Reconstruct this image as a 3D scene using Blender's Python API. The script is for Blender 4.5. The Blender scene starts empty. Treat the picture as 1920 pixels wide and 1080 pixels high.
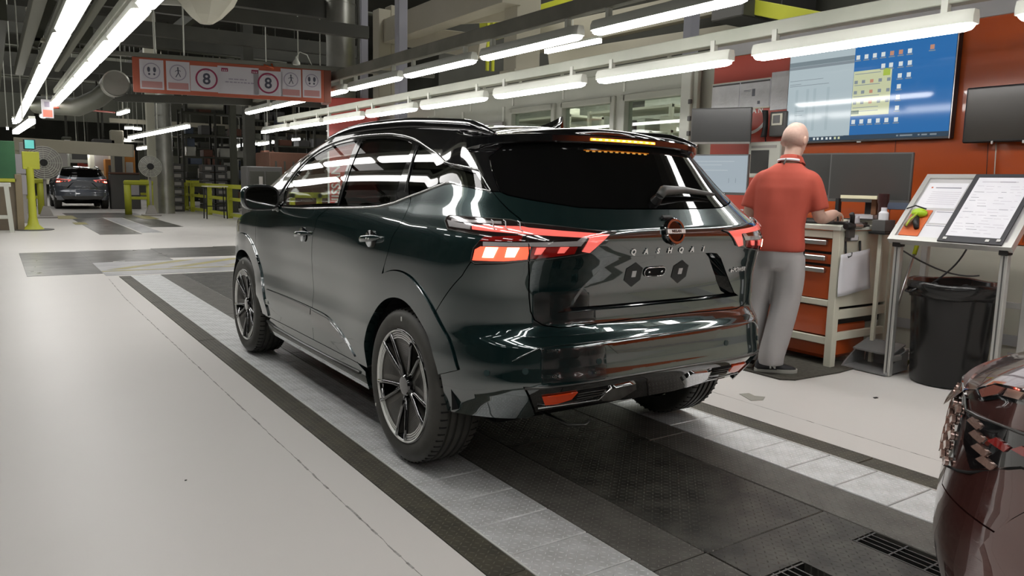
import bpy, math, random
import numpy as np
from mathutils import Vector, Matrix
from mathutils.geometry import delaunay_2d_cdt
random.seed(7)
SC = bpy.context.scene
COL = SC.collection
PI = math.pi

# ------------------------------------------------------------ camera, world, exposure
FPX, PITCH, YAW, ROLL, CAMH = 1435.908, 0.13522, 0.59494, 0.0212, 1.3006
def cam_axes():
    cy, sy, cp, sp = math.cos(YAW), math.sin(YAW), math.cos(PITCH), math.sin(PITCH)
    fw = Vector((0.555344, 0.820622, -0.134810)); rt = Vector((0.829600, -0.557962, 0.021048))
    fw.normalize(); rt = (rt - fw * rt.dot(fw)).normalized()
    return fw, rt, rt.cross(fw)
FW, RT, UP = cam_axes()
cam = bpy.data.cameras.new('camera'); camo = bpy.data.objects.new('camera', cam); COL.objects.link(camo)
cam.sensor_width = 36; cam.lens = FPX / 1920 * 36; cam.clip_start = .05; cam.clip_end = 300
camo.matrix_world = Matrix(((RT.x, UP.x, -FW.x, 0), (RT.y, UP.y, -FW.y, 0), (RT.z, UP.z, -FW.z, CAMH), (0, 0, 0, 1)))
SC.camera = camo
W = bpy.data.worlds.new('hall_air'); SC.world = W; W.use_nodes = True
W.node_tree.nodes['Background'].inputs[0].default_value = (.80, .86, .78, 1)
W.node_tree.nodes['Background'].inputs[1].default_value = .05
SC.view_settings.view_transform = 'Standard'; SC.view_settings.look = 'None'
SC.view_settings.gamma = 1; SC.view_settings.use_curve_mapping = False
SC.view_settings.exposure = 0.0
try:
    SC.cycles.use_denoising = True
    SC.cycles.max_bounces = 8; SC.cycles.glossy_bounces = 4; SC.cycles.diffuse_bounces = 3
    SC.cycles.transmission_bounces = 6; SC.cycles.transparent_max_bounces = 8
    SC.cycles.caustics_reflective = False; SC.cycles.caustics_refractive = False
    SC.cycles.sample_clamp_indirect = 4
except Exception: pass
TUBE = 17.5      # emission of the fluorescent diffusers
def area(name, loc, size, power, rot=(0, 0, 0), color=(1, .985, .95)):
    l = bpy.data.lights.new(name, 'AREA'); l.shape = 'RECTANGLE'; l.size, l.size_y = size; l.energy = power; l.color = color
    o = bpy.data.objects.new(name, l); o.location = loc; o.rotation_euler = rot; COL.objects.link(o); return o
# added fill lights under the roof that brighten the far hall
area('hall_fill_light', (0, 26, 7.2), (6, 16), 480)
area('hall_fill_light', (1, 44, 7.2), (12, 10), 650)
area('hall_fill_light', (9, 22, 7.2), (5, 14), 230)

# ------------------------------------------------------------ helpers
def ray(px, py):
    return FW + RT * ((px - 960) / FPX) - UP * ((py - 540) / FPX)
def at(px, py, Y):            # world point seen at a pixel, at a given distance down the hall
    d = ray(px, py); return Vector((0, 0, CAMH)) + d * (Y / d.y)
def atx(px, py, X):
    d = ray(px, py); return Vector((0, 0, CAMH)) + d * (X / d.x)
def gnd(px, py, z=0.0):
    d = ray(px, py); return Vector((0, 0, CAMH)) + d * ((z - CAMH) / d.z)

COAT_IOR = 2.1
def mat(name, color, rough=.5, metal=0.0, coat=0.0, emit=None, estr=1.0, trans=0.0, ior=1.45, spec=.5, alpha=1.0):
    m = bpy.data.materials.new(name); m.use_nodes = True
    b = m.node_tree.nodes['Principled BSDF']
    b.inputs['Base Color'].default_value = (*color, 1); b.inputs['Roughness'].default_value = rough
    b.inputs['Metallic'].default_value = metal; b.inputs['Coat Weight'].default_value = coat
    b.inputs['Coat Roughness'].default_value = .03; b.inputs['IOR'].default_value = ior
    b.inputs['Transmission Weight'].default_value = trans; b.inputs['Specular IOR Level'].default_value = spec
    b.inputs['Alpha'].default_value = alpha
    if coat: b.inputs['Coat IOR'].default_value = COAT_IOR
    if emit: b.inputs['Emission Color'].default_value = (*emit, 1); b.inputs['Emission Strength'].default_value = estr
    return m
class NT:
    def __init__(s, m): s.t = m.node_tree; s.b = s.t.nodes['Principled BSDF']
    def n(s, typ, **k):
        x = s.t.nodes.new(typ)
        for a, v in k.items(): setattr(x, a, v)
        return x
    def l(s, a, b): s.t.links.new(a, b)
    def math(s, op, a, b=None, c=None):
        x = s.t.nodes.new('ShaderNodeMath'); x.operation = op
        for i, v in enumerate((a, b, c)):
            if v is None: continue
            if isinstance(v, (int, float)): x.inputs[i].default_value = v
            else: s.l(v, x.inputs[i])
        return x.outputs[0]
    def coord(s, kind='Object'): return s.n('ShaderNodeTexCoord').outputs[kind]
    def noise(s, scale, detail=3, rough=.5, vec=None, out='Fac'):
        x = s.n('ShaderNodeTexNoise'); x.inputs['Scale'].default_value = scale; x.inputs['Detail'].default_value = detail
        x.inputs['Roughness'].default_value = rough
        s.l(vec if vec is not None else s.coord(), x.inputs['Vector']); return x.outputs[out]
    def ramp(s, fac, stops):
        x = s.n('ShaderNodeValToRGB'); e = x.color_ramp.elements
        for i, (p_, c) in enumerate(stops):
            el = e[i] if i < 2 else e.new(p_)
            el.position = p_; el.color = (*c, 1) if len(c) == 3 else c
        s.l(fac, x.inputs[0]); return x.outputs[0]
    def bump(s, h, strength=.3, dist=.01):
        x = s.n('ShaderNodeBump'); x.inputs['Strength'].default_value = strength; x.inputs['Distance'].default_value = dist
        s.l(h, x.inputs['Height']); s.l(x.outputs[0], s.b.inputs['Normal'])
def mottled(name, c1, c2, scale=6, rough=(.4, .6), metal=0.0, bump=0.0, coat=0.0, detail=4):
    m = mat(name, c1, rough[0], metal, coat); t = NT(m)
    f = t.noise(scale, detail)
    t.l(t.ramp(f, [(.32, c1), (.68, c2)]), t.b.inputs['Base Color'])
    r = t.n('ShaderNodeMapRange'); r.inputs['To Min'].default_value = rough[0]; r.inputs['To Max'].default_value = rough[1]
    t.l(t.noise(scale * 2.3, 3), r.inputs['Value']); t.l(r.outputs[0], t.b.inputs['Roughness'])
    if bump: t.bump(t.noise(scale * 6, 3), bump, .004)
    return m

class MB:                     # collects geometry for ONE mesh
    def __init__(s): s.v = []; s.f = []; s.fm = []; s.m = 0
    def add(s, vs, fs):
        o = len(s.v); s.v += [tuple(v) for v in vs]; s.f += [tuple(i + o for i in f) for f in fs]; s.fm += [s.m] * len(fs); return s
    def hexa(s, p8): return s.add(p8, [(0, 3, 2, 1), (4, 5, 6, 7), (0, 1, 5, 4), (1, 2, 6, 5), (2, 3, 7, 6), (3, 0, 4, 7)])
    def box(s, x0, x1, y0, y1, z0, z1):
        return s.hexa([(x0, y0, z0), (x1, y0, z0), (x1, y1, z0), (x0, y1, z0), (x0, y0, z1), (x1, y0, z1), (x1, y1, z1), (x0, y1, z1)])
    def bbox(s, x0, x1, y0, y1, z0, z1, b=.004):   # bevelled box
        b = min(b, (x1 - x0) * .45, (y1 - y0) * .45, (z1 - z0) * .45)
        vs = []; idx = {}
        for sx in (0, 1):
            for sy in (0, 1):
                for sz in (0, 1):
                    X, Y, Z = (x0, x1)[sx], (y0, y1)[sy], (z0, z1)[sz]; dx, dy, dz = (b, -b)[sx], (b, -b)[sy], (b, -b)[sz]
                    idx[sx, sy, sz] = len(vs); vs += [(X, Y + dy, Z + dz), (X + dx, Y, Z + dz), (X + dx, Y + dy, Z)]
        fs = []
        I = lambda a, b_, c, k: idx[a, b_, c] + k
        for q in (0, 1):
            fs += [(I(q, 0, 0, 0), I(q, 0, 1, 0), I(q, 1, 1, 0), I(q, 1, 0, 0)), (I(0, q, 0, 1), I(1, q, 0, 1), I(1, q, 1, 1), I(0, q, 1, 1)),
                   (I(0, 0, q, 2), I(0, 1, q, 2), I(1, 1, q, 2), I(1, 0, q, 2))]
            for r in (0, 1):
                fs += [(I(q, r, 0, 0), I(q, r, 1, 0), I(q, r, 1, 1), I(q, r, 0, 1)), (I(q, 0, r, 0), I(q, 1, r, 0), I(q, 1, r, 2), I(q, 0, r, 2)),
                       (I(0, q, r, 1), I(1, q, r, 1), I(1, q, r, 2), I(0, q, r, 2))]
                for t in (0, 1): fs.append((I(q, r, t, 0), I(q, r, t, 1), I(q, r, t, 2)))
        cen = Vector(((x0 + x1) / 2, (y0 + y1) / 2, (z0 + z1) / 2)); out = []
        for f in fs:
            a, b_, c = (Vector(vs[i]) for i in f[:3]); n = (b_ - a).cross(c - a)
            mid = sum((Vector(vs[i]) for i in f), Vector()) / len(f)
            out.append(f if n.dot(mid - cen) > 0 else f[::-1])
        return s.add(vs, out)
    def beam(s, a, b, w, h=None):    # rectangular bar from a to b
        a, b = Vector(a), Vector(b); h = h or w; d = (b - a).normalized()
        up = Vector((0, 0, 1)) if abs(d.z) < .95 else Vector((0, 1, 0))
        x = d.cross(up).normalized() * w / 2; z = x.cross(d).normalized() * h / 2
        return s.hexa([a - x - z, a + x - z, b + x - z, b - x - z, a - x + z, a + x + z, b + x + z, b - x + z])
    def ring(s, c, ax, r, n, ry=None, u=None):
        ax = Vector(ax).normalized(); u = Vector(u) if u is not None else (Vector((0, 0, 1)) if abs(ax.z) < .9 else Vector((1, 0, 0)))
        x = ax.cross(u).normalized(); y = x.cross(ax).normalized(); ry = r if ry is None else ry
        return [Vector(c) + x * math.cos(2 * PI * i / n) * r + y * math.sin(2 * PI * i / n) * ry for i in range(n)]
    def loft(s, rings, cap=True, closed=True):
        n = len(rings[0]); o = len(s.v)
        vs = [v for r in rings for v in r]; fs = []
        for k in range(len(rings) - 1):
            for i in range(n if closed else n - 1):
                j = (i + 1) % n; fs.append((k * n + i, k * n + j, (k + 1) * n + j, (k + 1) * n + i))
        if cap and closed: fs += [tuple(range(n))[::-1], tuple(range((len(rings) - 1) * n, len(rings) * n))]
        return s.add(vs, fs)
    def cyl(s, a, b, r, n=16, r2=None, cap=True):
        ax = Vector(b) - Vector(a); return s.loft([s.ring(a, ax, r, n), s.ring(b, ax, r if r2 is None else r2, n)], cap)
    def tube(s, pts, r, n=8, cap=True):
        pts = [Vector(q) for q in pts]; rings = []
        rr = r if isinstance(r, (list, tuple)) else [r] * len(pts); up = None
        for i, q in enumerate(pts):
            d = (pts[min(i + 1, len(pts) - 1)] - pts[max(i - 1, 0)]).normalized()
            if up is None: up = Vector((0, 0, 1)) if abs(d.z) < .9 else Vector((1, 0, 0))
            x = d.cross(up).normalized(); up = x.cross(d).normalized()
            rings.append([q + x * math.cos(2 * PI * k / n) * rr[i] + up * math.sin(2 * PI * k / n) * rr[i] for k in range(n)])
        return s.loft(rings, cap)
    def lathe(s, prof, n=24, c=(0, 0, 0), ax='z'):   # prof: (radius, height)
        rings = []
        for r, h in prof:
            rg = []
            for i in range(n):
                a = 2 * PI * i / n; x, y = math.cos(a) * r, math.sin(a) * r
                q = {'z': (x, y, h), 'x': (h, x, y), 'y': (y, h, x)}[ax]; rg.append((q[0] + c[0], q[1] + c[1], q[2] + c[2]))
            rings.append(rg)
        return s.loft(rings, True)
    def prism(s, poly, axis, a, b):   # 2D polygon extruded along an axis
        def P3(q, t): return {'x': (t, q[0], q[1]), 'y': (q[0], t, q[1]), 'z': (q[0], q[1], t)}[axis]
        n = len(poly); ar = sum(poly[i][0] * poly[(i + 1) % n][1] - poly[(i + 1) % n][0] * poly[i][1] for i in range(n))
        if (ar < 0) != (axis == 'y'): poly = poly[::-1]
        return s.add([P3(q, a) for q in poly] + [P3(q, b) for q in poly],
                     [tuple(range(n))[::-1], tuple(range(n, 2 * n))] + [(i, (i + 1) % n, n + (i + 1) % n, n + i) for i in range(n)])
    def quad(s, *p4): return s.add(p4, [tuple(range(len(p4)))])
    def build(s, name, m, parent=None, smooth=False, world=False, bevel=0, angle=35):
        return mesh(name, s.v, s.f, m, parent, smooth, world, bevel, s.fm, angle)

def root_of(o):
    while o.parent: o = o.parent
    return o
def mesh(name, v, f, m, parent=None, smooth=False, world=False, bevel=0, fm=None, angle=35, normals=None):
    me = bpy.data.meshes.new(name)
    if world and parent is not None:
        inv = root_of(parent).matrix_basis.inverted(); v = [inv @ Vector(q) for q in v]
    me.from_pydata([tuple(q) for q in v], [], [tuple(q) for q in f])
    ms = m if isinstance(m, (list, tuple)) else [m]
    for x in ms: me.materials.append(x)
    if fm is not None and len(ms) > 1: me.polygons.foreach_set('material_index', fm)
    if smooth:
        me.polygons.foreach_set('use_smooth', [True] * len(me.polygons))
        if smooth == 'auto':
            try: me.set_sharp_from_angle(angle=math.radians(angle))
            except Exception: pass
    me.validate(); me.update()
    if normals is not None: me.normals_split_custom_set_from_vertices(normals)
    o = bpy.data.objects.new(name, me); COL.objects.link(o)
    if parent is not None: o.parent = parent
    if bevel:
        b = o.modifiers.new('edge', 'BEVEL'); b.width = bevel; b.segments = 2; b.limit_method = 'ANGLE'
    return o
def tag(o, label=None, cat=None, group=None, kind=None):
    if label: o['label'] = label
    if cat: o['category'] = cat
    if group: o['group'] = group
    if kind: o['kind'] = kind
    return o
def thing(name, label, cat, loc=(0, 0, 0), rotz=0, group=None):
    o = bpy.data.objects.new(name, None); COL.objects.link(o); o.empty_display_size = .1
    o.matrix_basis = Matrix.Translation(Vector(loc)) @ Matrix.Rotation(rotz, 4, 'Z')
    return tag(o, label, cat, group)
def struct(o): o['kind'] = 'structure'; return o
def copy_thing(o, loc, rotz=None, label=None):
    r = o.copy(); COL.objects.link(r)
    m = Matrix.Translation(Vector(loc)) @ Matrix.Rotation(o.rotation_euler.z if rotz is None else rotz, 4, 'Z'); r.matrix_basis = m
    if label: r['label'] = label
    for ch in list(o.children):
        c = ch.copy(); COL.objects.link(c); c.parent = r
        for g in list(ch.children):
            d = g.copy(); COL.objects.link(d); d.parent = c
    return r
def text_mesh(name, s, size, m, parent=None, matrix=None, extrude=.0015, align='CENTER', bold=0.0, space=1.0, world=False):
    cu = bpy.data.curves.new(name, 'FONT'); cu.body = s; cu.size = size; cu.extrude = extrude; cu.align_x = align; cu.align_y = 'CENTER'
    cu.offset = bold; cu.space_character = space; cu.resolution_u = 3
    o = bpy.data.objects.new(name, cu); COL.objects.link(o)
    dg = bpy.context.evaluated_depsgraph_get(); me = bpy.data.meshes.new_from_object(o.evaluated_get(dg)); me.name = name
    bpy.data.objects.remove(o); bpy.data.curves.remove(cu)
    M = matrix or Matrix()
    if world and parent is not None: M = root_of(parent).matrix_basis.inverted() @ M
    me.transform(M); me.materials.clear(); me.materials.append(m)
    o = bpy.data.objects.new(name, me); COL.objects.link(o)
    if parent is not None: o.parent = parent
    return o
def frame(origin, xdir, ydir):      # matrix whose x, y axes lie along the given directions
    x = Vector(xdir).normalized(); y = Vector(ydir).normalized(); z = x.cross(y).normalized(); y = z.cross(x)
    o = Vector(origin)
    return Matrix(((x.x, y.x, z.x, o.x), (x.y, y.y, z.y, o.y), (x.z, y.z, z.z, o.z), (0, 0, 0, 1)))

# ------------------------------------------------------------ materials
M = {}
M['floor'] = mottled('epoxy_floor', (.62, .60, .57), (.635, .615, .585), .7, (.36, .42), bump=0.0, detail=3)
M['floor'].node_tree.nodes['Principled BSDF'].inputs['Specular IOR Level'].default_value = .22
def tread(name, base, dark, rough, metal, h=.6, scale=.026):
    m = mat(name, base, rough, metal); t = NT(m)
    sp = t.n('ShaderNodeSeparateXYZ'); t.l(t.coord(), sp.inputs[0])
    u = t.math('DIVIDE', t.math('ADD', sp.outputs[0], 50.0), scale); v = t.math('DIVIDE', t.math('ADD', sp.outputs[1], 50.0), scale)
    fu = t.math('SUBTRACT', t.math('FRACT', u), .5); fv = t.math('SUBTRACT', t.math('FRACT', v), .5)
    par = t.math('MODULO', t.math('ADD', t.math('FLOOR', u), t.math('FLOOR', v)), 2.0)
    par = t.math('GREATER_THAN', par, .5)
    sg = t.math('SUBTRACT', t.math('MULTIPLY', par, 2.0), 1.0)
    a = t.math('ADD', fu, t.math('MULTIPLY', fv, sg)); b = t.math('SUBTRACT', fu, t.math('MULTIPLY', fv, sg))
    d = t.math('ADD', t.math('POWER', t.math('ABSOLUTE', t.math('DIVIDE', a, .56)), 2.0), t.math('POWER', t.math('ABSOLUTE', t.math('DIVIDE', b, .17)), 2.0))
    k = t.math('SUBTRACT', 1.0, t.math('MINIMUM', d, 1.0))
    k = t.math('MINIMUM', t.math('MULTIPLY', k, 1.6), 1.0)
    mix = t.n('ShaderNodeMix', data_type='RGBA'); t.l(k, mix.inputs[0])
    c = t.ramp(t.noise(9, 5), [(.35, dark), (.65, base)])
    t.l(c, mix.inputs[6]); mix.inputs[7].default_value = tuple(min(1, x * 1.35 + .01) for x in base) + (1,)
    t.l(mix.outputs[2], t.b.inputs['Base Color'])
    rr = t.math('SUBTRACT', rough + .12, t.math('MULTIPLY', k, .22)); t.l(rr, t.b.inputs['Roughness'])
    t.bump(k, h, .004)
    return m
M['tread_silver'] = tread('tread_plate_silver', (.66, .67, .67), (.50, .51, .50), .42, .5)
M['tread_dark'] = tread('tread_plate_dark', (.085, .082, .070), (.030, .029, .025), .34, .35)
M['tread_mid'] = tread('tread_plate_grey', (.13, .125, .11), (.085, .08, .07), .42, .35)
M['tread_strip'] = tread('tread_strip_olive', (.085, .078, .055), (.045, .042, .032), .4, .2)
M['groove'] = mottled('floor_groove', (.16, .15, .14), (.40, .39, .37), 30, (.7, .9))
M['black'] = mat('black_plastic', (.012, .012, .012), .45)
M['void'] = mat('dark_void', (.004, .004, .004), .9)
M['gloss_black'] = mat('gloss_black', (.006, .006, .007), .06, 0, 1.0)
M['paint'] = mat('dark_green_car_paint', (.005, .016, .017), .22, .5, 1.0)
M['paint'].node_tree.nodes['Principled BSDF'].inputs['Coat IOR'].default_value = 2.3
_t = NT(M['paint']); _f = _t.noise(900, 2)
_t.l(_t.ramp(_f, [(.4, (.004, .014, .016)), (.62, (.012, .042, .041))]), _t.b.inputs['Base Color'])
M['paint_red'] = mat('dark_red_car_paint', (.13, .045, .038), .25, .6, 1.0)
M['paint_blue'] = mat('slate_blue_car_paint', (.055, .07, .095), .28, .5, 1.0)
M['chrome'] = mat('chrome', (.82, .82, .82), .08, 1.0)
M['satin'] = mat('satin_aluminium', (.62, .62, .60), .3, 1.0)
M['rubber'] = mottled('tyre_rubber', (.040, .039, .034), (.055, .053, .046), 14, (.5, .62))
M['privacy'] = mat('privacy_glass', (.004, .004, .004), .03, 0, 0.0, spec=.35)
M['vane'] = mat('wheel_vane_grey', (.11, .105, .095), .38, .4)
M['machined'] = mat('machined_wheel_face', (.78, .78, .75), .34, .35)
M['glass'] = mat('clear_tinted_glass', (.62, .66, .62), .0, 0, 0, trans=1.0, ior=1.02)
M['tyre_mark'] = mat('tyre_chalk_mark', (.7, .7, .65), .8)
def glassmat(name, tint, ior=1.5, rough=0.0, boost=1.0):
    m = bpy.data.materials.new(name); m.use_nodes = True; t = m.node_tree
    for n in list(t.nodes):
        if n.type != 'OUTPUT_MATERIAL': t.nodes.remove(n)
    out = [n for n in t.nodes if n.type == 'OUTPUT_MATERIAL'][0]
    tr = t.nodes.new('ShaderNodeBsdfTransparent'); tr.inputs[0].default_value = (*tint, 1)
    gl = t.nodes.new('ShaderNodeBsdfGlossy'); gl.inputs['Roughness'].default_value = rough
    lw = t.nodes.new('ShaderNodeLayerWeight'); lw.inputs['Blend'].default_value = .5
    f0 = ((ior-1)/(ior+1))**2
    pw = t.nodes.new('ShaderNodeMath'); pw.operation = 'POWER'; pw.inputs[1].default_value = 5.0; t.links.new(lw.outputs['Facing'], pw.inputs[0])
    fr = t.nodes.new('ShaderNodeMath'); fr.operation = 'MULTIPLY_ADD'; fr.inputs[1].default_value = 1-f0; fr.inputs[2].default_value = f0; t.links.new(pw.outputs[0], fr.inputs[0])
    mx = t.nodes.new('ShaderNodeMixShader'); t.links.new(fr.outputs[0], mx.inputs[0])
    t.links.new(tr.outputs[0], mx.inputs[1]); t.links.new(gl.outputs[0], mx.inputs[2]); t.links.new(mx.outputs[0], out.inputs[0])
    return m
M['glass'] = glassmat('clear_tinted_glass', (.74, .78, .74), 1.5)
M['dark_glass'] = glassmat('dark_privacy_glass', (.035, .035, .033), 1.6)
M['pane'] = glassmat('office_window_glass', (.75, .80, .76), 1.6)
# ------------------------------------------------------------ the car body surface
# a = position along the waist (metres ahead of the rear axle; negative values run round the tail to its centre at -1.35), z = height
ROWS = np.array([
 (.18,.840,-.50,3.2),(.28,.868,-.62,3.6),(.36,.880,-.69,3.9),(.43,.896,-.745,4.0),(.47,.905,-.775,4.0),(.50,.908,-.785,4.0),
 (.56,.908,-.775,4.0),(.62,.903,-.770,4.0),(.655,.900,-.765,4.0),(.69,.900,-.735,4.0),(.74,.901,-.715,4.0),(.85,.903,-.715,4.0),
 (.95,.902,-.735,4.0),(1.03,.893,-.760,4.0),(1.08,.882,-.770,3.9),(1.115,.870,-.765,3.8),(1.15,.855,-.735,3.6),(1.19,.833,-.695,3.4),
 (1.25,.805,-.635,3.1),(1.33,.767,-.545,3.0),(1.42,.719,-.445,3.0),(1.50,.670,-.355,3.0),(1.56,.626,-.28,3.0)])
def pchip(x, xs, ys):
    xs = np.asarray(xs, float); ys = np.asarray(ys, float); x = np.asarray(x, float)
    h = np.diff(xs); d = np.diff(ys) / h; m = np.zeros_like(ys)
    for i in range(1, len(xs) - 1):
        if d[i-1] * d[i] > 0:
            w1 = 2*h[i] + h[i-1]; w2 = h[i] + 2*h[i-1]; m[i] = (w1 + w2) / (w1/d[i-1] + w2/d[i])
    m[0] = d[0]; m[-1] = d[-1]
    i = np.clip(np.searchsorted(xs, x) - 1, 0, len(xs) - 2); t = np.clip((x - xs[i]) / h[i], -1, 2)
    return (2*t**3-3*t**2+1)*ys[i] + (t**3-2*t**2+t)*h[i]*m[i] + (-2*t**3+3*t**2)*ys[i+1] + (t**3-t**2)*h[i]*m[i+1]
TAILLEN, NOSELEN = 1.35, 1.2
def front(z):
    return (pchip(z, [.2,.95,1.05,1.16,1.37,1.5,1.6], [2.7,2.7,2.62,2.40,1.93,1.63,1.30]),
            pchip(z, [.2,.5,.9,1.0,1.1,1.5,1.6], [.75,.85,.80,.70,.45,.40,.35]))
def Wz(z, y):
    w = pchip(z, ROWS[:,0], ROWS[:,1]); g = np.clip((z-1.0)/.2, 0, 1); yy = np.clip(y, 0, 2.6)
    w = w + g*(.022*np.sin(np.pi*np.clip(yy/2.4, 0, 1)))
    low = np.clip((1.0-z)/.2, 0, 1)*np.clip((z-.3)/.15, 0, 1); door = np.exp(-((yy-1.3)/.75)**4)
    w = w - low*door*(.018+.012*np.exp(-((z-.60)/.14)**2))
    return w - .02*np.clip((yy-2.3)/.9, 0, 1)
def BP(a, z):
    a = np.asarray(a, float); z = np.asarray(z, float); a, z = np.broadcast_arrays(a, z)
    Yc = pchip(z, ROWS[:,0], ROWS[:,2]); n = pchip(z, ROWS[:,0], ROWS[:,3]); ys, ext = front(z)
    w = Wz(z, np.minimum(a, ys)); x = -w.copy(); y = a.copy()
    q = np.clip(-a/TAILLEN, 0, 2)*np.pi/2; r = (np.abs(np.cos(q))**n + np.abs(np.sin(q))**n)**(-1/n)
    x = np.where(a < 0, -w*r*np.cos(q), x); y = np.where(a < 0, Yc*r*np.sin(q), y)
    f = np.clip((a-ys)/NOSELEN, 0, 2)*np.pi/2; r2 = (np.abs(np.cos(f))**2.6 + np.abs(np.sin(f))**2.6)**(-1/2.6)
    x = np.where(a > ys, -w*r2*np.cos(f), x); y = np.where(a > ys, ys + ext*r2*np.sin(f), y)
    return np.stack([x, y, z + 0*x], -1)
def BN(a, z):
    e = 1e-3; n = np.cross(BP(a, z+e) - BP(a, z-e), BP(a+e, z) - BP(a-e, z))
    return n / (np.linalg.norm(n, axis=-1, keepdims=True) + 1e-12)
def inside(poly, pts):
    x, y = pts[:,0], pts[:,1]; c = np.zeros(len(pts), bool); n = len(poly); j = n - 1
    for i in range(n):
        xi, yi = poly[i]; xj, yj = poly[j]
        k = ((yi > y) != (yj > y)); xx = (xj-xi)*(y-yi)/((yj-yi) if yj != yi else 1e-9) + xi
        c ^= k & (x < xx); j = i
    return c
def dist_poly(poly, pts):
    P0 = np.array(poly); P1 = np.roll(P0, -1, 0); best = np.full(len(pts), 9.0)
    for a, b in zip(P0, P1):
        ab = b - a; t = np.clip(((pts-a)@ab)/max(ab@ab, 1e-12), 0, 1); best = np.minimum(best, np.linalg.norm(pts-(a+t[:,None]*ab), axis=1))
    return best
def dense(poly, step):
    out = []; n = len(poly)
    for i in range(n):
        a = np.array(poly[i]); b = np.array(poly[(i+1) % n]); k = max(1, int(math.ceil(np.linalg.norm(b-a)/step)))
        for j in range(k): out.append(tuple(a + (b-a)*j/k))
    return out
def curve(pts, n=6):        # Catmull-Rom through points
    pts = [np.array(q, float) for q in pts]; e = [2*pts[0]-pts[1]] + pts + [2*pts[-1]-pts[-2]]; out = []
    for i in range(1, len(e)-2):
        p0, p1, p2, p3 = e[i-1:i+3]
        for k in range(n):
            t = k/n; out.append(tuple(.5*((2*p1)+(-p0+p2)*t+(2*p0-5*p1+4*p2-p3)*t*t+(-p0+3*p1-3*p2+p3)*t**3)))
    out.append(tuple(pts[-1])); return out
def arc(cy, cz, r, a0, a1, n=20, ry=None):
    ry = ry or r
    return [(cy + r*math.cos(math.radians(a0+(a1-a0)*k/n)), cz + ry*math.sin(math.radians(a0+(a1-a0)*k/n))) for k in range(n+1)]
def shrink(poly, d):
    if d == 0: return poly
    n = len(poly); ar = sum(poly[i][0]*poly[(i+1) % n][1]-poly[(i+1) % n][0]*poly[i][1] for i in range(n)); s = 1 if ar > 0 else -1; out = []
    for i in range(n):
        p0, p1, p2 = (np.array(poly[k % n]) for k in (i-1, i, i+1)); e1 = p1-p0; e2 = p2-p1
        e1 = e1/(np.linalg.norm(e1)+1e-9); e2 = e2/(np.linalg.norm(e2)+1e-9)
        nn = np.array([-e1[1]-e2[1], e1[0]+e2[0]]); L = np.linalg.norm(nn)
        nn = nn/max(L, .5) if L > 1e-6 else nn*0
        out.append(tuple(p1 + s*d*nn*min(1.6, 1/max(.5, L/2))))
    return out
def tail_mirror(pts):        # left half outline of a panel centred on the tail -> whole outline
    return list(pts) + [(-2*TAILLEN - a, z) for a, z in reversed(pts)]
def nose_mirror(pts):
    out = list(pts)
    for a, z in reversed(pts): out.append((2*(float(front(z)[0])+NOSELEN)-a, z))
    return out
def panel(name, loop, m, parent, holes=(), off=0.0, gap=.0022, skirt=.022, ga=.05, gz=.028, mirror=False, surf=None, nrm=None, back=None, obj=True):
    SP = surf or BP; SN = nrm or BN
    loop = shrink(loop, gap); holes = [shrink(h, -gap) for h in holes]
    L = dense(loop, .03); allv = list(L); edges = [(i, (i+1) % len(L)) for i in range(len(L))]; loops = [list(range(len(L)))]
    for h in holes:
        hd = dense(h, .03); o = len(allv); allv += hd; edges += [(o+i, o+(i+1) % len(hd)) for i in range(len(hd))]; loops.append(list(range(o, o+len(hd))))
    P0 = np.array(loop); a0, z0 = P0.min(0); a1, z1 = P0.max(0)
    G = np.array([(a, z) for z in np.arange(z0+gz*.5, z1, gz) for a in np.arange(a0+ga*.5, a1, ga)])
    if len(G):
        k = inside(loop, G) & (dist_poly(loop, G) > min(ga, gz)*.45)
        for h in holes: k &= ~inside(h, G) & (dist_poly(h, G) > min(ga, gz)*.45)
        allv += [tuple(g) for g in G[k]]
    vs, _, fs, _, _, _ = delaunay_2d_cdt([Vector(v) for v in allv], edges, [], 0, 1e-6)
    V = np.array([(v.x, v.y) for v in vs]); C = np.array([V[list(f)].mean(0) for f in fs])
    k = inside(loop, C)
    for h in holes: k &= ~inside(h, C)
    F = [tuple(f) for f, q in zip(fs, k) if q]
    nn = SN(V[:,0], V[:,1]); pp = SP(V[:,0], V[:,1]) + nn*off
    P_ = [tuple(q) for q in pp]; F2 = []
    for f in F:
        a, b, c = (pp[i] for i in f[:3]); g = np.cross(b-a, c-a)
        F2.append(f if g @ nn[f[0]] > 0 else f[::-1])
    normals = [tuple(q) for q in nn]
    cnt = {}
    for f in F2:
        for i in range(len(f)):
            e = (f[i], f[(i+1) % len(f)]); cnt[e] = 1
    bd = [e for e in cnt if (e[1], e[0]) not in cnt]; n0 = len(P_); remap = {}
    if skirt:
        for e in bd:
            for q in e:
                if q not in remap:
                    remap[q] = len(P_); P_.append(tuple(pp[q])); P_.append(tuple(pp[q]-nn[q]*skirt)); normals += [(0, 0, 0)]*2
        for a, b in bd: F2.append((remap[b], remap[a], remap[a]+1, remap[b]+1))
        sn = {}
        for a, b in bd:
            t = pp[b]-pp[a]; o = np.cross(t, nn[a]); 
            for q in (a, b): sn[q] = sn.get(q, 0) + o/(np.linalg.norm(o)+1e-9)
        for q, i in remap.items():
            s_ = sn[q]/(np.linalg.norm(sn[q])+1e-9); normals[i] = normals[i+1] = tuple(s_)
    o = mesh(name, P_, F2, m, parent, True, normals=normals)
    r = [o]
    if mirror:
        r.append(mesh(name, [(-x, y, z) for x, y, z in P_], [f[::-1] for f in F2], m, parent, True, normals=[(-x, y, z) for x, y, z in normals]))
    return r
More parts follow.
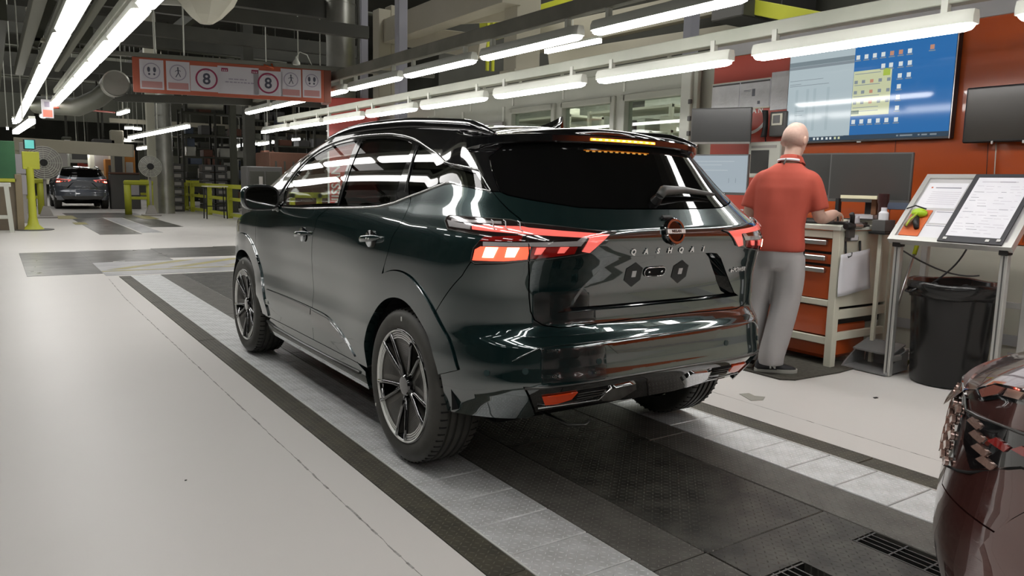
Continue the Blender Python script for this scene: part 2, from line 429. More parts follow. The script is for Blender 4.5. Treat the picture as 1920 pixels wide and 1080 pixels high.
def strip(name, pts, r, m, parent, off=0.0, mirror=False, n=6, closed=False, flat=1.0):
    P2 = np.array(pts if not closed else list(pts)+[pts[0]]); pp = BP(P2[:,0], P2[:,1]) + BN(P2[:,0], P2[:,1])*off
    mb = MB().tube(pp, r, n); out = [mb.build(name, m, parent, True)]
    if mirror: mb = MB().tube([(-x, y, z) for x, y, z in pp], r, n); out.append(mb.build(name, m, parent, True))
    return out
def onbody(a, z, off=0.0):
    n = BN(np.array([a]), np.array([z]))[0]; return Vector(BP(np.array([a]), np.array([z]))[0] + n*off), Vector(n)

def star_grad(name, m): return m
M['lens_red'] = mat('red_lamp_lens', (.30, .010, .008), .08, 0, 1.0)
M['lamp_on'] = mat('brake_light_lit', (.9, .15, .1), .2, emit=(1.0, .07, .03), estr=2.0)
M['lamp_hot'] = mat('lamp_element_bright', (1, .7, .6), .2, emit=(1.0, .52, .38), estr=6)
M['lamp_soft'] = mat('red_light_guide', (.85, .16, .13), .15, 0, 1.0, emit=(1.0, .16, .13), estr=.75)
M['lamp_clear'] = mat('clear_lamp_insert', (.65, .62, .62), .12, .4, 1.0)
M['amber_on'] = mat('amber_brake_light', (1, .4, .05), .3, emit=(1.0, .30, .02), estr=3.2)
M['reflector'] = mat('orange_red_reflector', (.62, .055, .012), .22, 0, .8, emit=(.8, .07, .01), estr=.12)
M['indigo'] = mat('dark_lamp_bezel', (.02, .012, .012), .1, 0, 1)
M['smoke'] = mat('parking_sensor', (.02, .04, .04), .3)
M['seat'] = mat('dark_seat_fabric', (.012, .012, .012), .8)
M['white_print'] = mat('white_print', (.75, .75, .73), .5)

def wheel_set(parent, x, y, side, steer=0.0):
    """one wheel: tyre > tread grooves, sidewall marks; rim > spokes, hub cap; side -1 = left"""
    R_, w = .360, .235
    xo = x; xi = x - side*w
    def X(t): return xo - side*t        # t: distance inboard from outer face
    root = None
    prof = [(.262, .012), (.268, .004), (.285, -.002), (.315, -.004), (.338, .004), (.351, .018), (.357, .030), (.360, .045)]
    gro = []
    for c in (.062, .098, .137, .173):
        gro += [(.3595, c-.008), (.350, c-.006), (.350, c+.006), (.3595, c+.008)]
    prof = prof + gro + [(.360, .19), (.357, .205), (.351, .217), (.338, .231), (.30, .237), (.262, .225)]
    rings = []
    n = 72
    for r, t in prof:
        rings.append([(X(t), y + math.cos(2*PI*i/n)*r, R_ + math.sin(2*PI*i/n)*r) for i in range(n)])
    mb = MB(); mb.loft(rings, False)
    if side > 0: mb.f = [f[::-1] for f in mb.f]
    # tread blocks: shallow cross cuts on the two shoulders
    ty = mb.build('tyre', M['rubber'], parent, 'auto', angle=40)
    cut = MB(); 
    for i in range(60):
        a = 2*PI*i/60
        for t0, t1 in ((.020, .052), (.183, .215)):
            ca, sa = math.cos(a), math.sin(a); tx, tz = -sa, ca
            q = []
            for tt in (t0, t1):
                rr = .3575 if tt in (t0 if t0 < .1 else -1, t1 if t1 > .2 else -1) else .3612
                for s_ in (-.0035, .0035): q.append((X(tt), y + ca*rr + tx*s_, R_ + sa*rr + tz*s_))
            q2 = [(a_, b_ + (y-b_)*.02, c_ + (R_-c_)*.02) for a_, b_, c_ in q]
            cut.add(q + q2, [(0, 1, 3, 2), (0, 2, 6, 4), (1, 5, 7, 3), (0, 4, 5, 1), (2, 3, 7, 6)])
    tag(cut.build('tread_cut', M['void'], ty), kind='stuff')
    mk = MB()
    for (rr, a, L) in ((.318, 93, .02), (.312, 330, .015)):
        a = math.radians(a); mk.box(X(-.005)-.001, X(-.005)+.001, y+math.cos(a)*rr-.004, y+math.cos(a)*rr+.004, R_+math.sin(a)*rr-L/2, R_+math.sin(a)*rr+L/2)
    mk.build('chalk_mark', M['tyre_mark'], ty)
    # rim
    rb = MB(); rp = [(.266, .006), (.262, .000), (.254, .002), (.250, .014), (.244, .05), (.240, .16), (.262, .225)]
    rings = [[(X(t), y + math.cos(2*PI*i/n)*r, R_ + math.sin(2*PI*i/n)*r) for i in range(n)] for r, t in rp]
    rb.loft(rings, False)
    if side > 0: rb.f = [f[::-1] for f in rb.f]
    rim = rb.build('rim', [M['gloss_black']], parent, True)
    lp = MB(); lp.loft([[(X(t), y + math.cos(2*PI*i/n)*r, R_ + math.sin(2*PI*i/n)*r) for i in range(n)] for r, t in ((.261, -.0012), (.2545, -.0005), (.252, .006))], False)
    if side > 0: lp.f = [f[::-1] for f in lp.f]
    lp.build('rim_lip', M['machined'], rim, True)
    dk = MB(); dk.lathe([(.0, X(.10)), (.235, X(.10))], 40, (0, y, R_), 'x'); dk.build('brake_disc', M['black'], rim)
    # five Y-shaped blades with machined outer facets
    for k in range(5):
        a0 = PI/2 + 2*PI*k/5 + (.0 if side < 0 else PI/5)
        def q(r, da, t): return (X(t), y + math.cos(a0+da)*r, R_ + math.sin(a0+da)*r)
        bl = MB(); th = .028
        # broad textured vane (wide at the rim, narrow at the hub)
        o_ = [q(.045, -.40, .040), q(.045, .40, .040), q(.246, .44, .010), q(.252, 0, .008), q(.246, -.44, .010)]
        i_ = [(v[0] - side*th, v[1], v[2]) for v in o_]
        bl.add(o_ + i_, [(0, 1, 2, 3, 4) if side > 0 else (4, 3, 2, 1, 0), (0, 5, 6, 1), (1, 6, 7, 2), (4, 9, 5, 0), (2, 7, 8, 3), (3, 8, 9, 4)])
        vane = bl.build('vane', M['vane'], rim)
        rb2 = MB()
        for j in range(1, 15):
            r0 = .085 + j*.0098; hw = .40*(r0-.02)/.23
            rb2.tube([q(r0, -hw*.82, .036-(r0-.05)*.13), q(r0, hw*.82, .036-(r0-.05)*.13)], .0013, 4)
        tag(rb2.build('vane_rib', M['satin_dark'], rim), kind='stuff')
        for sgn in (-1, 1):       # raised spokes bordering the vane
            sp = MB(); a_, b_ = (.44*sgn, .44*sgn)
            pts = [q(.040, a_*1.5, .030), q(.12, a_*1.02, .020), q(.20, a_*.98, .008), q(.251, b_, .003)]
            sp.tube(pts, [.012, .0095, .009, .010], 6); sp.build('spoke', M['gloss_black'], rim, True)
        fc = MB()                  # machined facets near the lip
        for j in range(3):
            da0 = -.26; r0 = .250 - .0105*j; r1 = r0-.0062
            pts = []
            for s_ in (-1, -.5, 0, .5, 1): pts.append(q(r0, .42*s_, .0035+.001*j))
            pin = []
            for s_ in (-1, -.5, 0, .5, 1): pin.append(q(r1, .42*s_, .0045+.001*j))
            for i in range(4): fc.add([pts[i], pts[i+1], pin[i+1], pin[i]], [(0, 1, 2, 3) if side > 0 else (3, 2, 1, 0)])
        fc.build('machined_facet', M['machined'], rim)
    hb = MB(); hb.lathe([(.052, X(.05)), (.050, X(.022)), (.043, X(.014)), (.030, X(.012)), (.0001, X(.012))], 28, (0, y, R_), 'x')
    if side > 0: hb.f = [f[::-1] for f in hb.f]
    hb.build('hub_cap', M['gloss_black'], rim, 'auto')
    nb = MB()
    for k in range(5):
        a = 2*PI*k/5 + .6; nb.cyl((X(.06), y+math.cos(a)*.068, R_+math.sin(a)*.068), (X(.032), y+math.cos(a)*.068, R_+math.sin(a)*.068), .010, 6)
    nb.build('wheel_nut', M['satin_dark'], rim)
M['satin_dark'] = mat('dark_satin_metal', (.10, .10, .095), .35, .8)

AY, AZ = .03, .355            # arch centre (rear), radii
FY = 2.69
def build_car(body, roofm, loc, label, detail=True, rotz=0, name='crossover_car', lamps=True):
    T = thing(name, label, 'car', loc, rotz)
    B = body
    ao, ai = .540, .415
    # outlines
    belt = [(1.80,1.117),(1.32,1.128),(.86,1.148),(.55,1.160),(.361,1.173),(.23,1.194),(.108,1.226),(-.02,1.255),(-.234,1.292),(-.27,1.294),(-.56,1.263)]
    dtop = [(1.99,1.150),(1.97,1.20),(1.91,1.285),(1.83,1.365),(1.72,1.435),(1.58,1.488),(1.40,1.523),(1.1,1.546),(.74,1.545),(.54,1.532),(.369,1.510),(.275,1.490),(.032,1.426),(-.15,1.385),(-.224,1.377),(-.38,1.364),(-.49,1.350)]
    dtop = curve(dtop[:12], 4)[:-1] + dtop[11:]
    rgap = curve([(1.007,1.137),(1.126,1.085),(1.155,1.036),(1.206,.95),(1.255,.80),(1.268,.60),(1.280,.345)], 5)
    drear = [(.600,.345)] + arc(AY, AZ, ao, 2, 68, 14) + curve([(.205,.90),(.165,.97),(.137,1.042),(.085,1.100),(.072,1.15),(.082,1.205),(.100,1.226)], 3)
    beltR = [q for q in belt if .1 < q[0] < 1.007]
    # doors
    fgap = [(2.35,1.08),(2.35,.955),(2.357,.80),(2.360,.60),(2.372,.345)]
    for side_name in (0,):
        d = panel('front_door', [(1.007,1.137)] + [(1.32,1.128),(1.80,1.117),(1.99,1.140),(2.35,1.08)] + fgap[1:] + rgap[::-1][:-1], B, T, mirror=True)
        e = panel('rear_door', beltR[::-1] + rgap + drear[:-1], B, T, mirror=True)
    doors = d + e
    panel('front_fender', [(2.35,1.085)] + [(2.50,1.066),(2.70,1.038),(2.95,.985),(3.20,.915),(3.38,.855),(3.38,.62)] + arc(FY, AZ, ao, 30, 176, 26) + [(2.150,.345),(2.372,.345)] + fgap[::-1][1:-1], B, T, mirror=True)
    tg = [(-.568,1.263),(-.608,1.224),(-.65,1.188),(-.687,1.16),(-.703,1.136),(-.728,1.06),(-.742,1.0)]
    bump_top = [(-.742,1.0),(-.66,.985),(-.552,.976),(-.533,.985),(-.50,.925),(-.34,.758)]
    panel('quarter_panel', [(.100,1.226),(-.02,1.255),(-.234,1.292),(-.27,1.294)] + tg + bump_top[1:] + arc(AY, AZ, ao, 133, 70, 14) + curve([(.205,.90),(.165,.97),(.137,1.042),(.085,1.100),(.072,1.15),(.082,1.205),(.100,1.226)], 3)[:-1], B, T, mirror=True)
    # arches, sills
    for cy, ae in ((AY, 160), (FY, 180)):
        panel('wheel_arch', arc(cy, AZ, ao-.003, 0, ae, 40) + arc(cy, AZ, ai, ae, 0, 34), B, T, off=.010, gap=0, skirt=.05, mirror=True, ga=.03)
    panel('sill', [(.60,.345),(2.13,.345),(2.21,.30),(2.21,.22),(.50,.22),(.50,.32)], B, T, mirror=True, off=.0, gz=.02)
    strip('sill_trim', [(.58,.297),(1.0,.288),(1.5,.284),(2.0,.290),(2.20,.312)], .009, M['satin_dark'], T, .004, mirror=True)
    # sculpted lower door moulding
    mo = panel('door_moulding', curve([(.62,.375),(.78,.47),(.998,.527),(1.26,.540),(1.807,.546),(2.113,.550)], 4) + [(1.95,.50),(1.6,.445),(1.288,.425),(.95,.405)], B, T, off=.006, gap=0, skirt=.012, mirror=True)
    panel('moulding_reflection', [(1.262,.528),(1.0,.519),(.82,.475),(.70,.425),(1.0,.440),(1.262,.436)], M['gloss_black'], T, off=.0085, gap=0, skirt=.004, mirror=True)  # black wedge painting the dark reflection on the moulding's lower face
    panel('moulding_reflection', [(2.11,.549),(1.8,.543),(1.285,.535),(1.285,.498),(1.6,.514)], M['gloss_black'], T, off=.0085, gap=0, skirt=.004, mirror=True)  # thin front door wedge of the same painted reflection
    # door handles with lock and finger recess
    for (ha, hz) in ((1.36, .975), (.37, 1.018)):
        for sx in (-1, 1):
            p_, n_ = onbody(ha, hz, .0); p_.x *= -sx*1.0; n_.x *= -sx
            hd = MB(); L = .115
            rr = []
            for k in range(9):
                t = -1 + 2*k/8; c = Vector((p_.x + n_.x*(.034 - .024*abs(t)**3), p_.y + t*L, p_.z + .012*(-t)*1))
                s_ = .017*(1-abs(t)**4*.6); rr.append([c + Vector((n_.x*.4*math.cos(q)*s_, 0, math.sin(q)*s_)) for q in [2*PI*i/10 for i in range(10)]])
            hd.loft(rr); h_ = hd.build('door_handle', B, T, True)
            cup = MB(); cup.loft([[Vector((p_.x + n_.x*o_, p_.y + .065*math.cos(q)*s_, p_.z - .004 + .045*math.sin(q)*s_)) for q in [2*PI*i/20 for i in range(20)]] for o_, s_ in ((.0045, 1.0), (.0025, .88), (-.001, .6))], True)
            cup.build('handle_cup', M['gloss_black'], h_, True)
            bt = MB()
            for dy in (-.03, -.055): bt.cyl((p_.x+n_.x*.036, p_.y+dy, p_.z+.002), (p_.x+n_.x*.042, p_.y+dy, p_.z+.002), .005, 10)
            bt.build('lock_button', M['satin'], h_, True)
    # glasshouse
    fwin = curve([(1.80,1.135),(1.885,1.20),(1.885,1.262),(1.80,1.355),(1.68,1.425),(1.53,1.475),(1.335,1.508),(1.09,1.524)], 4) + [(1.065,1.524),(.985,1.34),(.900,1.163),(1.32,1.143)]
    rwin = [(.985,1.524)] + curve([(.70,1.520),(.508,1.508),(.355,1.486),(.315,1.462)], 3) + curve([(.275,1.30),(.24,1.208),(.28,1.203),(.36,1.190),(.55,1.176)], 3) + [(.865,1.164),(.925,1.34)]
    qwin = curve([(.255,1.472),(.05,1.416),(-.10,1.383),(-.22,1.366)], 3) + [(-.468,1.338),(-.540,1.272),(-.27,1.303),(-.02,1.264),(.125,1.237),(.19,1.30),(.245,1.42)]
    panel('window_frame', belt + [(-.49,1.350)] + dtop[::-1][1:] + [(1.90,1.135)], M['gloss_black'], T, holes=[fwin, rwin, qwin], mirror=True, gap=.001)
    panel('side_window', fwin, M['glass'], T, off=-.004, mirror=True, skirt=0, gap=-.001)
    panel('rear_side_window', rwin, M['dark_glass'], T, off=-.004, mirror=True, skirt=0, gap=-.001)
    panel('quarter_window', qwin, M['dark_glass'], T, off=-.004, mirror=True, skirt=0, gap=-.001)
    if detail:
        strip('window_trim', belt, .0045, M['chrome'], T, .004, True)
        strip('window_trim', dtop, .0045, M['chrome'], T, .004, True)
        strip('window_trim', [(-.49,1.350),(-.56,1.263)], .003, M['chrome'], T, .004, True)
        strip('door_seam', [(.28,1.470),(.225,1.36),(.175,1.25)], .004, M['satin_dark'], T, .001, True)
        strip('door_seam', [(1.03,1.525),(.945,1.34),(.875,1.16)], .003, M['satin_dark'], T, .001, True)
    # roof, pillars: from the side glass up to the roof edge, black
    def ze(a):
        a = np.asarray(a, float)
        return pchip(a, [-2.7,-2.28,-1.75,-1.35,-.95,-.42,-.2,0,.3,.6,1.0,1.33,1.7,2.2], [1.50,1.505,1.528,1.533,1.528,1.505,1.513,1.53,1.552,1.568,1.572,1.563,1.55,1.545])
    cant = dtop[::-1] + [(2.02,1.150),(2.12,1.160)]
    top = [(a_, float(ze(a_))) for a_ in np.linspace(1.50, -.40, 28)]
    scr = [(2.36,1.165),(2.16,1.265),(1.96,1.372),(1.78,1.460),(1.62,1.525),(1.50,1.558)]
    panel('roof_side', cant[::1] + scr[:-1] + top + [(-.40,1.46),(-.419,1.440),(-.49,1.351)][0:3], roofm, T, mirror=True, gap=.001, ga=.04)
    # roof skin
    n_, kk = 70, 12
    A_ = np.concatenate([np.linspace(-1.35, -.4, 18), np.linspace(-.36, 1.15, 34), np.linspace(1.2, 2.63, 22)])
    rows_ = []
    for a_ in A_:
        zz = float(ze(a_)) if a_ < 1.25 else 1.565
        q_ = BP(np.array([a_]), np.array([zz]))[0]
        row_ = []
        for k in range(kk+1):
            s_ = 1-(k/kk); cr = .050*min(1, abs(q_[0])/.55)
            row_.append((q_[0]*s_, q_[1], zz + cr*(1-s_**2.2)))
        rows_.append(row_)
    mb = MB()
    for sx in (1, -1):
        o_ = len(mb.v); mb.v += [(x*sx, y, z) for r_ in rows_ for x, y, z in r_]; w_ = kk+1
        for i in range(len(rows_)-1):
            for j in range(kk):
                f_ = (o_+i*w_+j, o_+(i+1)*w_+j, o_+(i+1)*w_+j+1, o_+i*w_+j+1); mb.f.append(f_[::-1] if sx > 0 else f_); mb.fm.append(0)
    rf = mb.build('roof', roofm, T, True)
    # windscreen and bonnet
    wl = [(float(front(z)[0])+.16, z) for z in np.linspace(1.12, 1.563, 9)]
    panel('windscreen', nose_mirror(wl), M['glass'], T, skirt=0, gap=0, ga=.1, gz=.05)
    hood = MB(); HA = [2.35, 2.5, 2.7, 2.95, 3.2, 3.38]; HZ = [1.085, 1.066, 1.038, .985, .915, .855]; rows_ = []
    for a_, z_ in zip(HA, HZ):
        q_ = BP(np.array([a_]), np.array([z_]))[0]; rows_.append([(q_[0]*(1-k/8.), q_[1]+.13*(1-(1-k/8.)**2)*((a_-2.3)/1.1), z_+.05*(1-(1-k/8.)**2)*max(0, (3.25-a_)/.9)) for k in range(9)] )
    rows_.append([(x*.98, y+.05, z-.05) for x, y, z in rows_[-1]])
    for sx in (1, -1):
        o_ = len(hood.v); hood.v += [(x*sx, y, z) for r_ in rows_ for x, y, z in r_]
        for i in range(len(rows_)-1):
            for j in range(8):
                f_ = (o_+i*9+j, o_+(i+1)*9+j, o_+(i+1)*9+j+1, o_+i*9+j+1); hood.f.append(f_[::-1] if sx > 0 else f_); hood.fm.append(0)
    hood.build('bonnet', B, T, True)
    panel('front_bumper', nose_mirror([(3.38,.855),(3.38,.62)] + arc(FY, AZ, ao, 30, 6, 6) + [(3.24,.30)]), B, T)
    cw = MB(); cw.box(-.70, .70, 2.28, 2.50, 1.06, 1.10); cw.build('cowl', M['black'], T)
    # tail
    rec = [(-.868,.784),(-.90,.80),(-.955,.882),(-1.03,.975),(-1.065,1.000),(-1.10,1.004)]
    recess = rec + [(-1.6,1.004)][:0] + [(-2*TAILLEN-a, z) for a, z in reversed(rec)]
    recin = [(-.90,.79),(-.985,.885),(-1.075,.985),(-1.10,.995)]; recin = recin + [(-2*TAILLEN-a, z) for a, z in reversed(recin)]
    glassb = [(-.55,1.407),(-.566,1.356),(-.592,1.29),(-.606,1.262),(-.64,1.250),(-.742,1.232),(-.926,1.206),(-1.10,1.201)]
    glasst = [(-.67,1.478),(-.90,1.487),(-1.1,1.490)]
    gl = glassb[::-1] + glasst
    glass_loop = glassb + [(-2*TAILLEN-a, z) for a, z in reversed(glassb)] + [(-2*TAILLEN-a, z) for a, z in glasst] + glasst[::-1]
    tail_low = [(-.742,1.0),(-.757,.936),(-.771,.792),(-.785,.757),(-.815,.735),(-.874,.722),(-1.05,.727),(-1.2,.732)]
    tg_left = [glassb[3]] + [(-.585,1.262)][:0] + tg[:1] + tg[1:] + tail_low[1:]
    tgl = [(-.606,1.2625)] + tg + tail_low[1:]
    tail_loop = tgl + [(-2*TAILLEN-a, z) for a, z in reversed(tgl)] + [(-2*TAILLEN-a, z) for a, z in glassb[3:]] + glassb[3:][::-1][:-1]
    tgate = panel('tailgate', tail_loop, B, T, holes=[recess], ga=.04, gz=.02)[0]
    panel('tail_glass', glass_loop, M['privacy'], tgate, off=.001, skirt=.01)
    fin = [(-.40,1.46),(-.419,1.440),(-.49,1.351),(-.560,1.270),(-.568,1.263),(-.606,1.2625),(-.592,1.29),(-.566,1.356),(-.55,1.407),(-.67,1.478),(-.66,1.487)]
    panel('tail_pillar', fin, M['gloss_black'], T, mirror=True, ga=.03)
    # plate recess: sloping walls and floor
    rm = MB(); no = len(recess); 
    ro, ri = dense(recess, .04), None
    cen = np.array([-1.35, .90])
    fl = [tuple(np.array(q) + (cen-np.array(q))*np.array([.10, .10])) for q in recess]
    A0 = np.array(recess); A1 = np.array(fl)
    v0 = BP(A0[:,0], A0[:,1]) - BN(A0[:,0], A0[:,1])*.004; v1 = BP(A1[:,0], A1[:,1]) - BN(A1[:,0], A1[:,1])*.040
    rm.add(list(v0)+list(v1), [(i, (i+1) % no, no+(i+1) % no, no+i)[::-1] for i in range(no)])
    rm.build('recess_wall', M['gloss_black'], tgate)
    panel('plate_recess', fl, B, tgate, off=-.040, gap=-.002, skirt=0)
    if detail:
        def hexp(c, r, off, m, nm):
            loop = [(c[0]+r*math.cos(math.radians(90+60*k)), c[1]+r*math.sin(math.radians(90+60*k))) for k in range(6)]
            return panel(nm, loop, m, tgate, off=off, gap=0, skirt=.004, ga=.03, gz=.03)[0]
        for cx in (-1.215, -1.482):
            hexp((cx, .912), .050, -.037, M['plate_pad'], 'plate_pad'); 
            panel('pad_label', [(cx-.011,.900),(cx+.011,.900),(cx+.011,.926),(cx-.011,.926)], M['white_print'], tgate, off=-.035, gap=0, skirt=.002)
        sl = arc(-1.283, .918, .017, 90, 270, 8) + arc(-1.372, .918, .017, -90, 90, 8)
        sl = arc(-1.290, .918, .019, -90, 90, 8) + arc(-1.372, .918, .019, 90, 270, 8)
        panel('handle_slot', sl, M['void'], tgate, off=-.036, gap=0, skirt=.004)
        strip('slot_rim', sl, .0025, M['chrome'], tgate, -.035, closed=True)
        for cx in (-1.295, -1.366):
            p_, n_ = onbody(cx, .918, -.034); MB().cyl(p_, p_ + n_*.006, .006, 10).build('screw', M['chrome'], tgate, True)
        # badge, lettering
        p_, n_ = onbody(-1.352, 1.106, .012)
        t_ = Vector((1, 0, 0)); up_ = n_.cross(t_).normalized()*(-1 if n_.cross(t_).z < 0 else 1); Mb = frame(p_, t_, up_)
        bd_ = MB(); bd_.loft([[Mb @ Vector((r*math.cos(2*PI*i/40), r*math.sin(2*PI*i/40), h)) for i in range(40)] for r, h in ((.060,-.012),(.060,-.002),(.056,.002))]); badge = bd_.build('badge', M['gloss_black'], T, 'auto')
        def ringarc(r0, r1, a0, a1, h0, h1, n=22):
            mb = MB(); rr = []
            for k in range(n+1):
                a = math.radians(a0+(a1-a0)*k/n); c, s = math.cos(a), math.sin(a)
                rr.append([Mb @ Vector((r0*c, r0*s, h0)), Mb @ Vector((r1*c, r1*s, h0)), Mb @ Vector((r1*c, r1*s, h1)), Mb @ Vector((r0*c, r0*s, h1))])
            mb.loft(rr); return mb
        for a0, a1 in ((18, 162), (198, 342)): ringarc(.044, .053, a0, a1, .002, .008).build('badge_arc', M['chrome'], badge)
        bb = MB(); bb.hexa([Mb @ Vector(q) for q in ((-.056,-.011,.002),(.056,-.011,.002),(.056,.011,.002),(-.056,.011,.002),(-.054,-.009,.010),(.054,-.009,.010),(.054,.009,.010),(-.054,.009,.010))]); bb.build('badge_bar', M['satin'], badge)
        text_mesh('badge_lettering', 'NISSAN', .017, M['gloss_black'], badge, Mb @ Matrix.Translation((0, 0, .0102)), .0008, bold=.0004)
        for i, ch in enumerate('QASHQAI'):
            aa = -1.145 - i*(.398/6); pc, nc = onbody(aa, 1.026, .003); tt = Vector(BP(np.array([aa-.01]), np.array([1.026]))[0] - BP(np.array([aa+.01]), np.array([1.026]))[0]).normalized()
            tt = tt if tt.x > 0 else -tt; uu = nc.cross(tt); uu = uu if uu.z > 0 else -uu
            text_mesh('badge_letter', ch, .033, M['chrome'], tgate, frame(pc, tt, uu), .002, bold=.0012)
        aa = -1.80; pc, nc = onbody(aa, .915, .003); tt = Vector(BP(np.array([aa-.01]), np.array([.915]))[0] - BP(np.array([aa+.01]), np.array([.915]))[0]).normalized(); uu = nc.cross(tt); uu = uu if uu.z > 0 else -uu
        text_mesh('badge_letter', 'e-POWER', .030, M['chrome'], tgate, frame(pc, tt, uu), .0015, bold=.0008)
        # camera pod above the badge
        p_, n_ = onbody(-1.352, 1.163, 0); MB().bbox(-.030, .030, -.012, .012, -.010, .010, .004).build('camera_pod', M['black'], tgate).matrix_basis = frame(p_, (1, 0, 0), n_)
    # tail lamps
    upper = curve([(-.330,1.135),(-.336,1.150),(-.352,1.158)], 3) + [(-.502,1.157),(-.655,1.152),(-.700,1.142),(-.794,1.134),(-.93,1.119),(-1.045,1.110),(-1.045,1.106),(-1.010,1.096),(-.985,1.071),(-.955,1.034),(-.903,1.022),(-.813,1.008),(-.745,1.000),(-.659,.988),(-.552,.979),(-.532,.990),(-.531,1.040),(-.560,1.088),(-.469,1.096),(-.365,1.104)]
    for side in (0, 1):
        sx = 1 if side == 0 else -1
        def lp(name, loop, m, parent, off, skirt=.006, gap=0, holes=()):
            if sx > 0: return panel(name, loop, m, parent, off=off, gap=gap, skirt=skirt, holes=holes, ga=.03, gz=.02)[0]
            o1, o2 = panel(name, loop, m, parent, off=off, gap=gap, skirt=skirt, mirror=True, holes=holes, ga=.03, gz=.02)
            me = o1.data; bpy.data.objects.remove(o1); return o2
        lampm = M['lens_red']
        # split by the tailgate gap into the wing lamp and the tailgate lamp
        lamp = lp('tail_lamp', upper, M['indigo'], T, .004)
        lp('light_guide', [(-.495,1.127),(-.695,1.127),(-.716,1.123),(-.93,1.108),(-1.015,1.101),(-.980,1.068),(-.945,1.030),(-.915,1.036),(-.933,1.088),(-.72,1.101),(-.503,1.110)], M['lamp_soft'], lamp, .008, .003)
        lp('clear_insert', [(-.375,1.146),(-.62,1.144),(-.62,1.135),(-.375,1.136)], M['lamp_clear'], lamp, .007, .003)
        lp('clear_insert', [(-.345,1.140),(-.49,1.125),(-.49,1.110),(-.37,1.115)], M['lamp_clear'], lamp, .007, .003)
        lp('lower_insert', [(-.565,1.066),(-.705,1.070),(-.887,1.077),(-.905,1.092),(-.925,1.090),(-.905,1.058),(-.733,1.056),(-.57,1.050)], M['lamp_clear'], lamp, .008, .003)
        lp('lower_lens', [(-.540,.992),(-.66,.996),(-.735,1.006),(-.735,1.054),(-.560,1.048),(-.540,1.035)], M['lamp_on'], lamp, .006, .003)
        lp('lower_lens', [(-.742,1.007),(-.81,1.015),(-.89,1.027),(-.895,1.056),(-.742,1.055)], M['lens_red'], lamp, .006, .003)
        lp('corner_lens', [(-.562,1.085),(-.70,1.096),(-.70,1.075),(-.548,1.068)], M['lens_red'], lamp, .006, .003)
        for k, bq in enumerate(([(-.583,1.046),(-.628,1.048),(-.620,1.008),(-.579,1.006)], [(-.660,1.049),(-.700,1.050),(-.692,1.014),(-.660,1.012)])):
            lp('light_element', bq, M['lamp_hot'], lamp, .010, .003)
        for k, bq in enumerate(([(-.755,1.052),(-.785,1.053),(-.775,1.026),(-.753,1.025)], [(-.833,1.055),(-.863,1.056),(-.851,1.032),(-.828,1.031)])):
            lp('light_element', bq, M['lamp_soft'], lamp, .010, .003)
        strip_pts = upper
        P2 = np.array(upper + [upper[0]]); pp = BP(P2[:,0], P2[:,1]) + BN(P2[:,0], P2[:,1])*.005; pp[:,0] *= sx
        MB().tube(pp, .0022, 5).build('lamp_rim', M['satin_dark'], lamp, True)
        for a_, z_, dz in ((-.585,1.13,.0), (-.632,1.13,0), (-.683,1.128,0)):
            P2 = np.array([(a_+.004,z_+.016),(a_-.004,z_+.01),(a_-.006,z_-.012),(a_-.016,z_-.018)]); pp = BP(P2[:,0], P2[:,1]) + BN(P2[:,0], P2[:,1])*.012; pp[:,0] *= sx
            MB().tube(pp, .0022, 5).build('lamp_rib', M['lamp_clear'], lamp, True)
        P2 = np.array([(-.703,1.136),(-.728,1.06),(-.744,1.0)]); pp = BP(P2[:,0], P2[:,1]) + BN(P2[:,0], P2[:,1])*.009; pp[:,0] *= sx
        MB().tube(pp, .0025, 5).build('lamp_seam', M['void'], lamp, True)
    # bumper
    lip = [(-.727,.497),(-.82,.494),(-.967,.500),(-1.171,.505)]
    bl = arc(AY, AZ, ao, 133, 160, 8) + arc(AY, AZ, ai, 160, 184, 6) + [(-.60,.336),(-.77,.333),(-.800,.350),(-.727,.497)] + lip[1:]
    tl = bump_top[::-1][:0] + [(-.34,.758),(-.50,.925),(-.533,.985),(-.552,.976),(-.66,.985),(-.742,1.0)] + tail_low[1:]
    bloop = bl + [(-2*TAILLEN-a, z) for a, z in reversed(bl)] + [(-2*TAILLEN-a, z) for a, z in tl] + tl[::-1]
    bump = panel('rear_bumper', bloop, B, T, ga=.035, gz=.018)[0]
    dl = [(-.735,.490),(-.803,.352),(-.84,.362),(-1.0,.372),(-1.2,.352)]
    dloop = dl + [(-2*TAILLEN-a, z) for a, z in reversed(dl)] + [(-2*TAILLEN-a, z) for a, z in lip[1:]] + lip[1:][::-1]
    dif = panel('diffuser', dloop, M['gloss_black'], T, off=-.012, gap=0, gz=.02)[0]
    if detail:
        strip('bumper_trim', [(-.73,.492)] + lip[1:] + [(-2*TAILLEN-a, z) for a, z in reversed(lip[1:])] + [(-1.97,.492)], .0055, M['satin_dark'], bump, .002)
        step = curve([(-.69,.600),(-.75,.636),(-.80,.655),(-.94,.661),(-1.14,.661),(-1.35,.661)], 3)
        strip('bumper_crease', step + [(-2*TAILLEN-a, z) for a, z in reversed(step[:-1])], .0035, B, bump, .001)
        panel('reveal_panel', [(-1.03,.650),(-1.085,.602),(-1.62,.602),(-1.675,.650)], M['gloss_black'], bump, off=.002, gap=0, skirt=.004)
